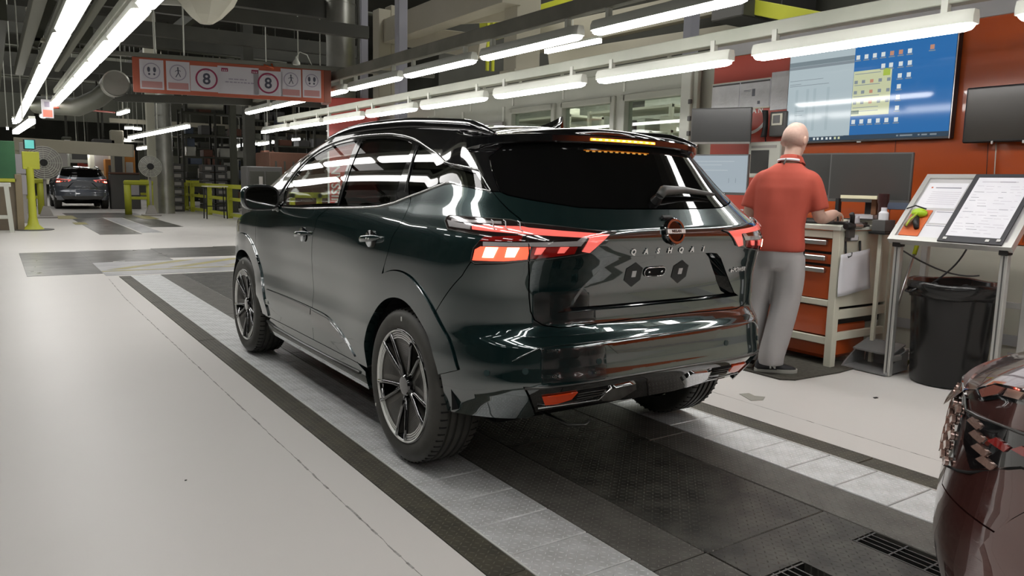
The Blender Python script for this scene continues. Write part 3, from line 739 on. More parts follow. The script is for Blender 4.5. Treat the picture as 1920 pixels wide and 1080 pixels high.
        for sx in (1, -1):
            def l2(name, loop, m, parent, off, skirt=.006):
                loop = loop if sx > 0 else [(-2*TAILLEN-a, z) for a, z in reversed(loop)]
                return panel(name, loop, m, parent, off=off, gap=0, skirt=skirt, ga=.03, gz=.02)[0]
            l2('reflector', [(-.80,.440),(-.925,.452),(-.915,.416),(-.865,.400),(-.822,.398)], M['reflector'], dif, -.004)
            g_ = l2('vent', [(-.932,.450),(-1.055,.456),(-1.035,.411),(-.925,.408)], M['void'], dif, -.008)
            for k in range(3):
                z_ = .418+k*.013; P2 = [(-.935+.002*k, z_), (-1.045, z_+.004)]; P2 = P2 if sx > 0 else [(-2*TAILLEN-a, z) for a, z in P2]
                strip('vent_fin', P2, .0028, M['satin_dark'], dif, -.004)
            l2('skid_insert', [(-1.067,.448),(-1.187,.456),(-1.215,.420),(-1.150,.372),(-1.062,.385),(-1.045,.40)], M['chrome'], dif, -.001, .012)
            pr = [(-.80,.385),(-1.04,.392),(-1.067,.45)]; pr = pr if sx > 0 else [(-2*TAILLEN-a, z) for a, z in pr]
            strip('skid_trim', pr, .004, M['chrome'], dif, -.004)
            for (a_, z_) in ((-.60,.545),(-.735,.56),(-1.0,.58)):
                if sx < 0: a_ = -2*TAILLEN-a_
                p_, n_ = onbody(a_, z_, -.001); MB().cyl(p_, p_+n_*.004, .013, 20).build('parking_sensor', M['smoke'], bump, 'auto')
        panel('bumper_step', [(-.735,.693),(-.80,.703),(-1.0,.706),(-1.35,.708),(-1.7,.706),(-1.9,.703),(-1.965,.693),(-1.9,.690),(-1.7,.692),(-1.35,.693),(-1.0,.692),(-.80,.690)], B, bump, off=.003, gap=0, skirt=.003)
    # spoiler: projecting lip over the tail glass
    sa = np.concatenate([np.linspace(-.405, -.9, 16), np.linspace(-.95, -1.75, 14), np.linspace(-1.8, -2.295, 16)])
    rows_ = []
    for a_ in sa:
        u_ = abs(a_+1.35)/.945; zl = 1.482 - .046*u_**3.2; zt = float(ze(a_)); pj = .050*(1-.45*u_**4); 
        pb = BP(np.array([a_]), np.array([zl]))[0]; nb = BN(np.array([a_]), np.array([zl]))[0]; pt = BP(np.array([a_]), np.array([zt]))[0]; h_ = np.array([nb[0], nb[1], 0]); h_ /= np.linalg.norm(h_)
        e_ = pt + h_*(pj+.035); e_[2] = zt-.010; l_ = e_.copy(); l_[2] = zl+.004; l_ -= h_*.004
        rows_.append([pb - nb*.004, pb + h_*.01, l_, l_ + h_*.004 + np.array([0, 0, .006]), e_ - np.array([0, 0, .004]), e_ - h_*.006 + np.array([0, 0, .003]), pt + h_*.010 + np.array([0, 0, .001]), pt - h_*.01 + np.array([0, 0, .002])])
    mb = MB(); w_ = 8
    mb.v = [tuple(q) for r_ in rows_ for q in r_]
    for i in range(len(rows_)-1):
        for j in range(w_-1): mb.f.append((i*w_+j, (i+1)*w_+j, (i+1)*w_+j+1, i*w_+j+1)); mb.fm.append(0)
    for i_ in (0, len(rows_)-1): mb.f.append(tuple(i_*w_+j for j in range(w_))); mb.fm.append(0)
    sp = mb.build('spoiler', M['gloss_black'], T, 'auto', angle=30)
    if detail:
        bz = []; 
        for a_ in np.linspace(-1.13, -1.64, 12):
            i_ = np.argmin(abs(sa-a_)); i_ = min(max(i_, 1), len(sa)-2)
            i0 = np.searchsorted(-sa, -a_)-1; t_ = (a_-sa[i0])/(sa[i0+1]-sa[i0]); lo = rows_[i0][3]*(1-t_)+rows_[i0+1][3]*t_; hi = rows_[i0][4]*(1-t_)+rows_[i0+1][4]*t_
            o_ = np.array([0, -.003, 0]); bz.append((lo*.80+hi*.20+o_, lo*.35+hi*.65+o_))
        mb = MB(); mb.v = [tuple(q) for b_ in bz for q in b_] + [tuple(np.array(q)+np.array([0,.01,0])) for b_ in bz for q in b_]; n2 = len(bz)
        for i in range(n2-1):
            mb.f += [(2*i, 2*i+1, 2*i+3, 2*i+2)[::-1], (2*n2+2*i, 2*i, 2*i+2, 2*n2+2*i+2), (2*i+1, 2*n2+2*i+1, 2*n2+2*i+3, 2*i+3)]; mb.fm += [0, 0, 0]
        brk = mb.build('brake_light', M['amber_on'], sp)
        for i in range(11):
            c_ = (bz[i][0]+bz[i][1]+bz[i+1][0]+bz[i+1][1])/4; MB().bbox(c_[0]-.008, c_[0]+.008, c_[1]-.006, c_[1], c_[2]-.003, c_[2]+.003, .001).build('brake_diode', M['amber_hot'], sp)
    # wiper with cover
    if detail:
        pw = [onbody(a_, z_, o_)[0] for a_, z_, o_ in ((-1.36,1.236,.03),(-1.40,1.255,.035),(-1.55,1.262,.03),(-1.76,1.250,.022))]
        wp = MB().tube(pw, [.020,.024,.016,.008], 8).build('rear_wiper', M['wiper'], T, True)
        hb_, n_ = onbody(-1.35, 1.232, 0); MB().cyl(hb_, hb_+n_*.035, .026, 14, .018).build('wiper_pivot', M['black'], wp, 'auto')
    # roof rails
    for sx in (-1, 1):
        pr = []
        for y_ in np.linspace(1.74, -.30, 24):
            q_ = BP(np.array([y_]), np.array([float(ze(y_))]))[0]
            e_ = min(1, (1.74-y_)/.55, (y_+.30)/.22); lift = .040*math.sin(min(1, max(0, e_))*PI/2) + .004
            pr.append((sx*(abs(q_[0])-.035), y_, q_[2] - .008, .006 + lift*.62))
        rl = MB().loft([[(x+.016*math.cos(t), y, z+h+h*math.sin(t)) for t in [2*PI*i/14 for i in range(14)]] for x, y, z, h in pr]); rl.build('roof_rail', M['gloss_black'], T, True)
    # shark fin aerial
    fb = MB(); rr = []
    for k in range(9):
        t_ = k/8; y_ = .235 - .20*t_; h_ = .062*(t_**1.3)*(1 if k < 8 else .95); w_ = .024*math.sin(PI*min(1, .15+t_*.7)); zb = 1.578 + .02*(1-t_)
        rr.append([(w_*.95, y_, zb-.02), (w_, y_, zb), (w_*.35, y_-.004, zb+h_*.6), (0, y_-.006*k/8, zb+h_+.004), (-w_*.35, y_-.004, zb+h_*.6), (-w_, y_, zb), (-w_*.95, y_, zb-.02)])
    fb.loft(rr); fb.build('roof_aerial', M['gloss_black'], T, 'auto', angle=50)
    # mirrors
    for sx in (-1, 1):
        mp = MB(); rr = []
        cy, cz = 1.93, 1.175
        def sq(xc, yc, zc, w_, h_, k=24):
            out = []
            for i in range(k):
                t_ = 2*PI*i/k; c_, s_ = math.cos(t_), math.sin(t_); out.append((xc + w_*math.copysign(abs(c_)**.62, c_), yc, zc + h_*math.copysign(abs(s_)**.62, s_)))
            return out
        xc = sx*.995
        for yy, ww, hh in ((1.86,.108,.074),(1.875,.116,.082),(1.93,.116,.083),(1.99,.100,.072),(2.03,.07,.05),(2.045,.03,.02)): rr.append(sq(xc, yy, cz, ww, hh))
        if sx > 0: pass
        mp.loft(rr); ms = mp.build('door_mirror', B, T, 'auto', angle=40)
        MB().loft([sq(xc, 1.8595, cz, .101, .068), sq(xc, 1.856, cz, .100, .067)]).build('mirror_glass', M['mirror'], ms)
        MB().loft([sq(xc, 1.862, cz, .111, .077), sq(xc, 1.852, cz, .111, .077), sq(xc, 1.852, cz, .101, .068), sq(xc, 1.862, cz, .101, .068)], False).build('mirror_bezel', M['black'], ms)
        MB().loft([MB().ring((sx*.90, 1.94, 1.105), (1, 0, 0), .03, 12, .018), MB().ring((sx*.845, 1.96, 1.125), (1, 0, 0), .06, 12, .022)]).build('mirror_arm', M['gloss_black'], ms, True)
    # wheels, wells, floor pan
    for yy in (.02, 2.69):
        for sx in (-1, 1):
            wheel_set(T, sx*.905, yy, sx)
            wm = MB(); n = 28
            rings = []
            for xx in (.88, .60):
                rings.append([(sx*xx, yy + math.cos(PI*i/n)*.435, .355 + math.sin(PI*i/n)*.435) for i in range(0, n+1)])
            wm.loft(rings, False, False); wm.add([rings[1][0], rings[1][-1]] + rings[1][1:-1], [tuple([0] + list(range(2, len(rings[1]))) + [1])])
            wm.build('wheel_liner', M['void'], T)
    fp = MB(); fp.box(-.55, .55, -.25, 3.2, .20, .30); fp.box(-.80, .80, .52, 2.15, .22, .27); fp.box(-.50, .50, -.50, -.2, .33, .42); fp.build('floor_pan', M['void'], T)
    ln = [(.60,.33),(2.2,.33),(2.2,.5),(2.22,.62)] + [(2.6,.97),(2.3,1.05),(1.9,1.09),(1.0,1.10),(.4,1.13),(.0,1.20),(-.27,1.26),(-.55,1.22),(-.72,1.1)] + [(-.72,.80),(-.6,.45)] + arc(AY, AZ, .55, 170, 6, 18)
    panel('body_liner', ln, M['void'], T, off=-.028, gap=0, skirt=0, mirror=True, ga=.1, gz=.08)
    lt = [(-.60,.40),(-.60,.90),(-.62,1.15),(-.66,1.19),(-.9,1.17)]; panel('tail_liner', [(-.60,.36)] + lt + [(-2*TAILLEN-a, z) for a, z in reversed(lt)] + [(-2.10,.36)], M['void'], T, off=-.06, gap=0, skirt=0, ga=.08, gz=.08)
    # cabin: dash, seats, wheel
    cb = MB(); cb.bbox(-.70, .70, 1.95, 2.45, .55, 1.08, .06); dash = cb.build('dashboard', M['seat'], T, 'auto')
    for sx in (-1, 1):
        for yy, zz in ((1.05, 0), (.20, .02)):
            st = MB(); st.bbox(sx*.38-.25, sx*.38+.25, yy, yy+.50, .45, .62, .05)
            st.hexa([(sx*.38-.24, yy-.22, .60), (sx*.38+.24, yy-.22, .60), (sx*.38+.24, yy-.06, .60), (sx*.38-.24, yy-.06, .60), (sx*.38-.20, yy-.34, 1.17), (sx*.38+.20, yy-.34, 1.17), (sx*.38+.20, yy-.24, 1.17), (sx*.38-.20, yy-.24, 1.17)])
            st.bbox(sx*.38-.13, sx*.38+.13, yy-.36, yy-.26, 1.20, 1.37, .03); st.build('car_seat', M['seat'], T, bevel=.02)
    sw = MB().tube([(-.38+.18*math.cos(t), 1.78+.05*math.sin(t), 1.0+.17*math.sin(t)) for t in [2*PI*i/24 for i in range(25)]], .014, 8); sw.build('steering_wheel', M['black'], T, True)
    if detail:
        p_, n_ = onbody(2.20, .455, .002); tt = Vector((0, -1, 0))
        text_mesh('side_badge', 'e-POWER', .045, M['satin'], T, frame(p_, tt, (0, 0, 1)), .001, bold=.001)
        MB().tube([(-.42,-.34,.285),(-.42,-.62,.275),(-.36,-.66,.275),(-.30,-.62,.28)], .006, 6).build('towing_wire', M['satin_dark'], T, True)
    return T
M['plate_pad'] = mat('grey_foam_pad', (.055, .058, .055), .85)
M['chrome_dark'] = mat('dark_chrome', (.42, .41, .39), .10, 1.0)
M['amber_hot'] = mat('amber_diode', (1, .6, .15), .3, emit=(1.0, .55, .12), estr=7)
M['wiper'] = mat('wiper_cover', (.10, .10, .095), .35)
M['mirror'] = mat('mirror_glass', (.85, .85, .85), .01, 1.0)
car = build_car(M['paint'], M['gloss_black'], (2.4176, 3.1157, 0.004), 'large dark green crossover car with black roof and lit brake lights, centre of the picture')
# ------------------------------------------------------------ floor: epoxy slab with the sunk conveyor track
XA, XD, XC, XB = 1.444, 1.798, 3.024, 3.376
def slab(name, x0, x1, y0, y1, m, z=0.0, t=.12): return struct(MB().box(x0, x1, y0, y1, z-t, z).build(name, m))
floor_m = M['floor']
fl = MB()
for (x0, x1, y0, y1) in ((-14, 1.295, -8, 11.06), (3.53, 16, -8, 11.06), (1.295, 3.53, -8, -3), (-14, 16, 11.06, 60)): fl.box(x0, x1, y0, y1, -.12, 0)
floor = struct(fl.build('floor', floor_m))
fb = MB(); fb.box(1.29, 3.54, -3.0, 11.07, -.20, -.13); fb.build('floor_pit', M['void'], floor)
def plates(x0, x1, y0, y1, step, m, name, z0=-.05, z1=.0, gap=.0025, parent=floor, jit=.0012):
    me = None; k = 0; y = y0
    while y < y1 - .01:
        ye = min(y + step, y1); L = ye - y
        full = abs(L - step) < 1e-6
        if me is None or not full:
            mb = MB().bbox(0, x1-x0-2*gap, 0, L-2*gap, z0, z1, .003); o = mb.build(name, m, parent)
            if full: me = o.data
        else:
            o = bpy.data.objects.new(name, me); COL.objects.link(o); o.parent = parent
        o.location = (x0+gap, y+gap, random.uniform(-jit, 0)); y += step; k += 1
S0 = 2.857 - .24887*12
plates(XA, XD, S0, 11.05, .24887, M['tread_silver'], 'track_plate')
plates(XC, XB, 2.6353-.24887*12, 11.05, .24887, M['tread_silver'], 'track_plate')
plates(1.30, XA-.004, -2.4, 11.05, 2.2, M['tread_strip'], 'edge_plate')
plates(XB, 3.53, -2.4, 11.05, 2.2, M['tread_strip'], 'edge_plate')
plates(XD, 2.06, -2.1, 11.05, 1.93, M['tread_mid'], 'inner_plate')
plates(2.75, XC, -1.1, 11.05, 1.93, M['tread_mid'], 'inner_plate')
# centre plates, with two grated openings near the camera
def cplates():
    y = -2.12
    while y < 11:
        y1 = min(y+1.29, 11.05)
        if y < 1.3 < y1:
            mb = MB(); a, b = .003, .003
            for (x0, x1, ya, yb) in ((2.063, 2.747, y, 1.0), (2.30, 2.605, 1.0, 1.535), (2.063, 2.747, 1.535, y1)):
                mb.box(x0, x1, ya+(b if ya == y else 0), yb-(b if yb == y1 else 0), -.05, -.001)
            mb.build('centre_plate', M['tread_dark'], floor)
        else:
            MB().bbox(2.063, 2.747, y+.003, y1-.003, -.05, -.001, .003).build('centre_plate', M['tread_dark'], floor)
        y = y1
cplates()
for (x0, x1) in ((2.605, 2.747), (2.063, 2.30)):
    g = thing('floor_grate', 'steel slot grate in the track %s' % ('beside the dark red car' if x0 > 2.5 else 'at the bottom edge, left of the other grate'), 'grate', ((x0+x1)/2, 1.27, -.02), 0, 'drain grates in the track')
    w = (x1-x0)/2
    for k in range(int((x1-x0)/.034)):
        x = -w + .004 + k*.034; MB().box(x, x+.006, -.265, .262, -.02, .019).build('grate_bar', M['satin_dark'], g)
    for k in range(5): y = -.262+k*.128; MB().box(-w+.003, w-.003, y, y+.007, -.018, .0185).build('cross_bar', M['satin_dark'], g)
# flush steel edging of the silver plates
for x in (XA-.003, XB+.0): MB().box(x-.004, x+.004, -2.4, 11.05, -.05, .0015).build('edge_rail', M['machined'], floor)
# scored joints in the epoxy either side of the track
for (xg, nm) in ((1.11, 0), (3.77, 1)):
    mb = MB(); y = -3.0
    pts = []
    while y < 10.9:
        pts.append((xg + random.uniform(-.0022, .0022) + (.05*max(0, y-9)/2 if not nm else 0), y)); y += .05
    for (a, b) in zip(pts, pts[1:]):
        wv = random.choice((.0015, .002, .003, .0045)); mb.add([(a[0]-wv, a[1], .0006), (a[0]+wv, a[1], .0006), (b[0]+wv, b[1], .0006), (b[0]-wv, b[1], .0006)], [(0, 1, 2, 3)])
    tag(mb.build('floor_joint', M['groove'], floor), None, None, None)
# dark transfer plates ahead of the track end
M['scuffed'] = mottled('scuffed_steel_plate', (.085, .083, .075), (.17, .168, .155), 1.6, (.22, .4), .3, .15)
M['hatch_yellow'] = mottled('yellow_hatching', (.42, .37, .12), (.30, .28, .16), 9, (.4, .6))
M['pale_plate'] = mottled('worn_pale_plate', (.34, .34, .35), (.46, .46, .46), 3, (.3, .5), .2, .1)
for (x0, x1, y0, y1, m) in ((.30, 1.16, 11.45, 14.9, 'scuffed'), (1.165, 2.3, 12.95, 14.95, 'scuffed'), (2.305, 3.4, 13.3, 15.1, 'scuffed'), (3.405, 4.9, 13.5, 15.2, 'scuffed'), (1.165, 4.6, 11.16, 12.9, 'pale_plate'),
                            (1.9, 2.75, 19.0, 26.5, 'scuffed'), (3.3, 4.1, 21.5, 30.0, 'scuffed'), (1.9, 3.3, 26.6, 30, 'scuffed'), (2.8, 3.25, 19.4, 26.4, 'pale_plate')):
    MB().bbox(x0, x1, y0, y1, -.01, .004, .002).build('floor_plate', M[m], floor)
for k in range(5):
    y = 11.7+k*.0; x0 = 1.25+k*.78
    MB().hexa([(x0, 11.85, .002), (x0+.24, 11.85, .002), (x0+1.35, 12.85, .002), (x0+1.1, 12.85, .002), (x0, 11.85, .0055), (x0+.24, 11.85, .0055), (x0+1.35, 12.85, .0055), (x0+1.1, 12.85, .0055)]).build('hazard_stripe', M['hatch_yellow'], floor)
MB().box(1.17, 4.6, 11.62, 11.72, .002, .0055).build('hazard_stripe', M['hatch_yellow'], floor)
for (x, y, w_, l_) in ((1.55, 26.0, .5, 2.0), (3.75, 25.6, .45, 2.2), (1.75, 23.0, .3, 1.0)): MB().box(x, x+w_, y, y+l_, .004, .008).build('yellow_patch', M['hatch_yellow'], floor)
MB().hexa([(1.45, 12.9, .0045), (1.62, 12.95, .0045), (1.62, 12.99, .0045), (1.45, 12.94, .0045), (1.45, 12.9, .006), (1.62, 12.95, .006), (1.62, 12.99, .006), (1.45, 12.94, .006)]).build('white_mark', M['white_print'], floor)
t = tag(MB().prism([(3.82, 2.98), (3.90, 2.95), (3.97, 2.99), (3.93, 3.04), (3.95, 3.10), (3.88, 3.12), (3.86, 3.07)], 'z', .0008, .003).build('tape_scrap', mat('grey_tape', (.30, .29, .25), .7)), 'torn grey tape stuck to the pale floor behind the green car', 'tape')
for i, (x, y) in enumerate(((4.42, 2.05), (4.58, 2.62), (.62, 3.4), (4.2, 1.9))):
    c_ = 1 if i != 2 else .25
    tag(MB().prism([(x-.02*c_, y-.008*c_), (x+.01*c_, y-.012*c_), (x+.022*c_, y+.004*c_), (x-.01*c_, y+.010*c_)], 'z', .0005, .004).build('debris_chip', M['black']), ['small dark chip on the floor left of the dark red car', 'small dark chip on the floor in front of the black bin', 'tiny dark speck on the open floor left of the green car', 'tiny chip on the floor near the right track edge'][i], 'debris')
# ------------------------------------------------------------ fluorescent rows
M['diffuser'] = mat('lit_diffuser', (.95, .95, 1), .3, emit=(1.0, .98, .955), estr=TUBE)
M['fixture'] = mat('white_fixture_housing', (.62, .63, .56), .45)
M['rail_white'] = mottled('grey_green_rail', (.44, .46, .38), (.52, .53, .45), 3, (.45, .6))
M['diffuser_soft'] = mat('lit_diffuser_dim', (.95, .95, 1), .3, emit=(1.0, .98, .955), estr=10.8)  # weaker emission for the left rows, so the floor below stays less bright
def lamp_proto(L=1.56, w=.135):
    t = thing('batten_light', 'x', 'light', (0, 0, 0))
    h = L/2; mb = MB(); rr = []
    for y, s in ((-h, .55), (-h+.02, .85), (-h+.06, 1), (h-.06, 1), (h-.02, .85), (h, .55)):
        rr.append([(x*s, y, z) for x, z in ((-w*.34, .082), (-w/2, .045), (-w/2, .004), (w/2, .004), (w/2, .045), (w*.34, .082))])
    mb.loft(rr); mb.build('housing', M['fixture'], t, 'auto')
    d = MB(); rr = []
    for y, s, dz in ((-h+.015, .5, .4), (-h+.035, .85, .85), (-h+.07, 1, 1), (h-.07, 1, 1), (h-.035, .85, .85), (h-.015, .5, .4)):
        rr.append([(x*s, y, .004+z*dz) for x, z in ((-w*.45, 0), (-w*.38, -.024), (-w*.2, -.036), (w*.2, -.036), (w*.38, -.024), (w*.45, 0))])
    d.loft(rr); d.build('diffuser', M['diffuser' if w < .14 else 'diffuser_soft'], t, 'auto')
    for y in (-h+.18, h-.18): MB().box(-.02, .02, y-.02, y+.02, .07, .17).build('hanger', M['fixture'], t)
    return t
protos = {}
def lamp(x, y, z, label, group, L=1.56, w=.135, rz=0):
    k = (L, w)
    if k not in protos:
        t = lamp_proto(L, w); protos[k] = t; t.matrix_basis = Matrix.Translation((x, y, z)) @ Matrix.Rotation(rz, 4, 'Z')
    else: t = copy_thing(protos[k], (x, y, z), rz)
    t['label'] = label; t['group'] = group; return t
def ordn(i): return ['first', 'second', 'third', 'fourth', 'fifth', 'sixth', 'seventh', 'eighth', 'ninth', 'tenth', 'eleventh', 'twelfth', 'thirteenth'][i]
R1X, R1Z, s1 = 4.75, 2.27, .97
for k in range(8):          # lower right row: spacing 1.82 (y/(z-H)), lamp k centre
    y = (5.02 + 1.83*(k-1))*s1
    lab = 'batten of the lower right row, %s' % (['in front of the wall television', 'next one left of the wall television', 'third from the wall television', 'fourth from the wall television', 'fifth from the wall television', 'just right of the red column', 'just left of the red column', 'farthest one'][k])
    lamp(R1X, y, R1Z, lab, 'lower right row of battens')
for y in (1.36, -.47, -2.3, -4.1): lamp(R1X, y*s1, R1Z, 'fluorescent batten of the lower right row behind the camera', 'lower right row of battens')
R2X, R2Z, s2 = 4.18, 2.55, 1.25
for k in range(7):
    y = (3.42 + 1.385*(k-0))*s2 + (0 if k else -.0)
    lab = 'batten of the upper right row, %s' % (['cut by the top edge of the picture', 'second from the top edge', 'third from the top edge', 'fourth from the top edge', 'cut by the right end of the hanging sign', 'under the hanging sign, nearer one', 'under the hanging sign, farther one'][k])
    lamp(R2X, y, R2Z, lab, 'upper right row of battens')
for y in (2.035, .65, -.735, -2.12): lamp(R2X, y*s2, R2Z, 'fluorescent batten of the upper right row behind the camera', 'upper right row of battens')
# twin rows over the left aisle
for k in range(9):
    y = (5.9+1.37*(k-1))*1.25
    lamp(1.02, y, 2.55, ('batten of the inner left row, %s from the top edge' % ordn(k)) if k else 'batten of the inner left row above the camera', 'inner left row of battens', 1.6, .15)
for k in range(8):
    y = (5.5+1.95*(k-1))*1.25
    lamp(.60, y, 2.55, ('fluorescent batten of the outer left row, %s from the top edge' % ordn(k)) if k else 'fluorescent batten of the outer left row above the camera', 'outer left row of battens', 2.32, .15)
for x in (1.02, .60, -2.4, -6):
    for y in ((3.35, 1.65, -.1, -1.9, -3.7) if x > 0 else (-3, 0, 3, 6, 9, 12)): lamp(x, y, (2.55 if x < 2 else 3.3) if x > 0 else 3.0-.25*x, 'fluorescent batten of a row left of or behind the camera', 'battens outside the picture', 1.56, .135 if x > 2 else .15)
# carrier rails
def long_rail(name, label, x, z, y0, y1, w, h, m, cat='rail'):
    return tag(MB().bbox(x-w/2, x+w/2, y0, y1, z, z+h, .006).build(name, m), label, cat)
long_rail('carrier_rail', 'pale grey rail carrying the lower right row of lights', R1X+.04, R1Z+.135, -3, 15.4, .10, .10, M['rail_white'])
long_rail('carrier_rail', 'dark grey rail carrying the upper right row of lights', R2X, R2Z+.16, -3, 15.8, .09, .13, mottled('weathered_grey_rail', (.16, .155, .12), (.22, .21, .17), 3, (.5, .7)))
long_rail('carrier_rail', 'narrow rail hidden above the inner left row', 1.02, 2.71, -5, 16, .06, .08, M['rail_white'])
long_rail('carrier_rail', 'narrow rail hidden above the outer left row', .60, 2.71, -5, 18, .06, .08, M['rail_white'])
for x_, z_ in ((-2.4, 3.76), (-6, 4.66)): long_rail('carrier_rail', 'rail carrying battens outside the picture, %s' % ('nearer' if x_ > -3 else 'farther'), x_, z_, -5, 14, .06, .08, M['rail_white'])
long_rail('carrier_rail', 'grey beam between the two left light rows', .40, 2.66, -2, 13, .10, .12, mat('olive_beam_paint', (.13, .13, .095), .6))
long_rail('carrier_rail', 'thin beam above the inner left light row', .86, 2.75, -2, 13, .06, .06, bpy.data.materials['olive_beam_paint'])
# ------------------------------------------------------------ building shell
XW = 6.30
M['orange'] = mottled('orange_red_wall_paint', (.56, .105, .022), (.50, .088, .020), 1.2, (.16, .26), coat=.3)
M['redwall'] = mottled('red_wall_vinyl', (.50, .075, .048), (.46, .068, .045), 1.5, (.3, .4))
M['beigewall'] = mottled('beige_panel', (.60, .585, .49), (.66, .645, .55), 2, (.5, .65))
M['greypanel'] = mottled('pale_grey_fascia', (.50, .49, .50), (.46, .46, .46), 1.5, (.4, .55))
M['office'] = mottled('cream_office_cladding', (.46, .47, .40), (.50, .51, .44), 1.2, (.16, .26))
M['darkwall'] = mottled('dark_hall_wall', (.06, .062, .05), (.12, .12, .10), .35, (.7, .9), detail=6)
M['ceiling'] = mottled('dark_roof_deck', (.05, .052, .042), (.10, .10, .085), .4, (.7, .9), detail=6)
M['cream_frame'] = mat('cream_powder_coat', (.66, .645, .53), .45)
M['alu'] = mat('anodised_aluminium', (.60, .60, .57), .38, .6)
M['screen_off'] = mat('switched_off_screen', (.055, .055, .052), .22, spec=.7)
M['bezel'] = mat('grey_plastic_bezel', (.09, .088, .085), .45)
M['bezel_pale'] = mat('pale_plastic_bezel', (.38, .36, .34), .45)
M['paper'] = mottled('white_paper', (.72, .72, .75), (.66, .66, .70), 5, (.5, .7))
M['paper_glossy'] = mottled('plastic_sleeved_paper', (.60, .60, .61), (.70, .70, .71), 9, (.12, .3), bump=.5)
M['ink'] = mat('grey_ink', (.16, .17, .20), .6)
M['ink_pale'] = mat('pale_ink', (.52, .50, .55), .6)
struct(MB().box(XW, XW+.12, -8, 5.62, .93, 2.62).build('wall_right', M['orange']))
wb = struct(MB().box(XW+.01, XW+.12, -8, 5.62, 0, .925).build('wall_right', M['beigewall']))
MB().box(XW-.012, XW+.01, -8, 5.62, .17, .25).build('trim_1', M['greypanel'], wb)
struct(MB().box(XW-.02, XW+.0, 4.66, 5.62, .95, 2.61).build('wall_right', M['redwall']))
struct(MB().box(XW-.03, XW+.12, -8, 5.62, 2.62, 2.86).build('wall_right', M['greypanel']))
for y in (2.58, 3.62): MB().box(XW-.003, XW+.002, y, y+.0025, .95, 2.6).build('trim_2', M['black'], bpy.data.objects['wall_right'])
# office wall with windows
XO = 6.50
def ypx(px, py, X): return atx(px, py, X).y
wz0, wz1 = 1.15, 2.36
wins = [(ypx(1282, 230, XO), ypx(1170, 230, XO)), (ypx(1149, 230, XO), ypx(1054, 230, XO)), (ypx(1038, 230, XO), ypx(960, 230, XO))]
ow = MB(); ys = 5.62
segs = []
prev = ys
for (a, b) in wins: segs.append((prev, a)); prev = b
segs.append((prev, 15.8))
for a, b in segs: ow.box(XO, XO+.10, a, b, 0, 2.70)
for a, b in wins: ow.box(XO, XO+.10, a, b, 0, wz0); ow.box(XO, XO+.10, a, b, wz1, 2.70)
owall = struct(ow.build('wall_office', M['office']))
for i, (a, b) in enumerate(wins):
    w = MB()
    for (y0, y1, z0, z1) in ((a-.05, a+.03, wz0-.05, wz1+.05), (b-.03, b+.05, wz0-.05, wz1+.05), (a, b, wz0-.05, wz0+.03), (a, b, wz1-.03, wz1+.05)): w.bbox(XO-.035, XO+.11, y0, y1, z0, z1, .006)
    wo = struct(w.build('window_%d' % (i+1), M['office'])); 
    MB().box(XO+.04, XO+.048, a+.03, b-.03, wz0+.03, wz1-.03).build('pane', M['pane'], wo)
for y in list(np.arange(6.0, 15.7, 1.22)): MB().box(XO-.012, XO, y, y+.03, 2.45, 2.70).build('panel_joint', M['fixture'], owall)
for y in np.arange(9.9, 15.7, 1.22): MB().box(XO-.014, XO, y, y+.05, 0, 2.45).build('panel_joint', M['fixture'], owall)
MB().box(XO-.05, XO+.02, 5.62, 15.8, 2.68, 2.76).build('coping', M['rail_white'], owall)
# inside of the office: back wall, desks, ceiling lights
struct(MB().box(10.4, 10.5, 5.3, 15.8, 0, 3.3).build('wall_office_back', M['office']))
struct(MB().box(XO+.1, 10.4, 5.25, 5.33, 0, 2.70).build('wall_office_side', M['office']))
for k, (x, y) in enumerate(((7.8, 7.2), (7.8, 9.6), (7.8, 12.0), (9.4, 8.4), (9.4, 11.0))):
    lamp(x, y, 2.95, 'batten light seen through the office windows', 'lights inside the office')
for x_ in (7.8, 9.4): tag(MB().bbox(x_-.03, x_+.03, 5.3, 15.7, 3.11, 3.18, .004).build('carrier_rail', M['rail_white']), 'rail carrying lights inside the office, %s the windows' % ('nearer' if x_ < 8 else 'farther from'), 'rail')
for k in range(3):
    t = thing('storage_rack', 'pale green storage rack behind the office windows, %s' % ('nearest', 'middle one', 'farthest')[k], 'rack', (9.3, 7.2+2.6*k, 0), 0, 'racks inside the office')
    for x in (-.4, .4):
        for y in (-1, 1): MB().box(x-.03, x+.03, y-.03, y+.03, 0, 2.6).build('post', M['cream_frame'], t)
    for z in (.5, 1.1, 1.65, 2.15, 2.55):
        MB().box(-.42, .42, -1.03, 1.03, z, z+.04).build('shelf', M['cream_frame'], t)
    for j in range(7):
        z = random.choice((1.69, 2.19, 2.59)); y = -0.85+j*.27; tag(MB().bbox(9.3-.3, 9.3+.2, 7.2+2.6*k+y, 7.2+2.6*k+y+.2, z, z+random.uniform(.12, .28), .01).build('storage_box', random.choice([M['beigewall'], M['fixture'], M['bezel'], M['cream_frame']])), 'storage box on a rack behind the office windows', 'box', 'boxes inside the office')
# post at the end of the office wall, with hinge blocks
pw = atx(1293, 200, 6.42)
post = thing('door_post', 'white metal post between the office windows and the dark monitor', 'post', (6.40, pw.y, 0))
MB().bbox(-.055, .055, -.075, .075, 0, 2.66, .008).build('upright', M['fixture'], post); MB().bbox(-.02, .03, -.14, -.078, 0, 2.66, .004).build('side_strip', M['office'], post)
for z in (1.86, 2.02, 2.2): MB().bbox(-.075, -.045, -.10, -.06, z, z+.05, .004).build('hinge_block', M['bezel'], post)

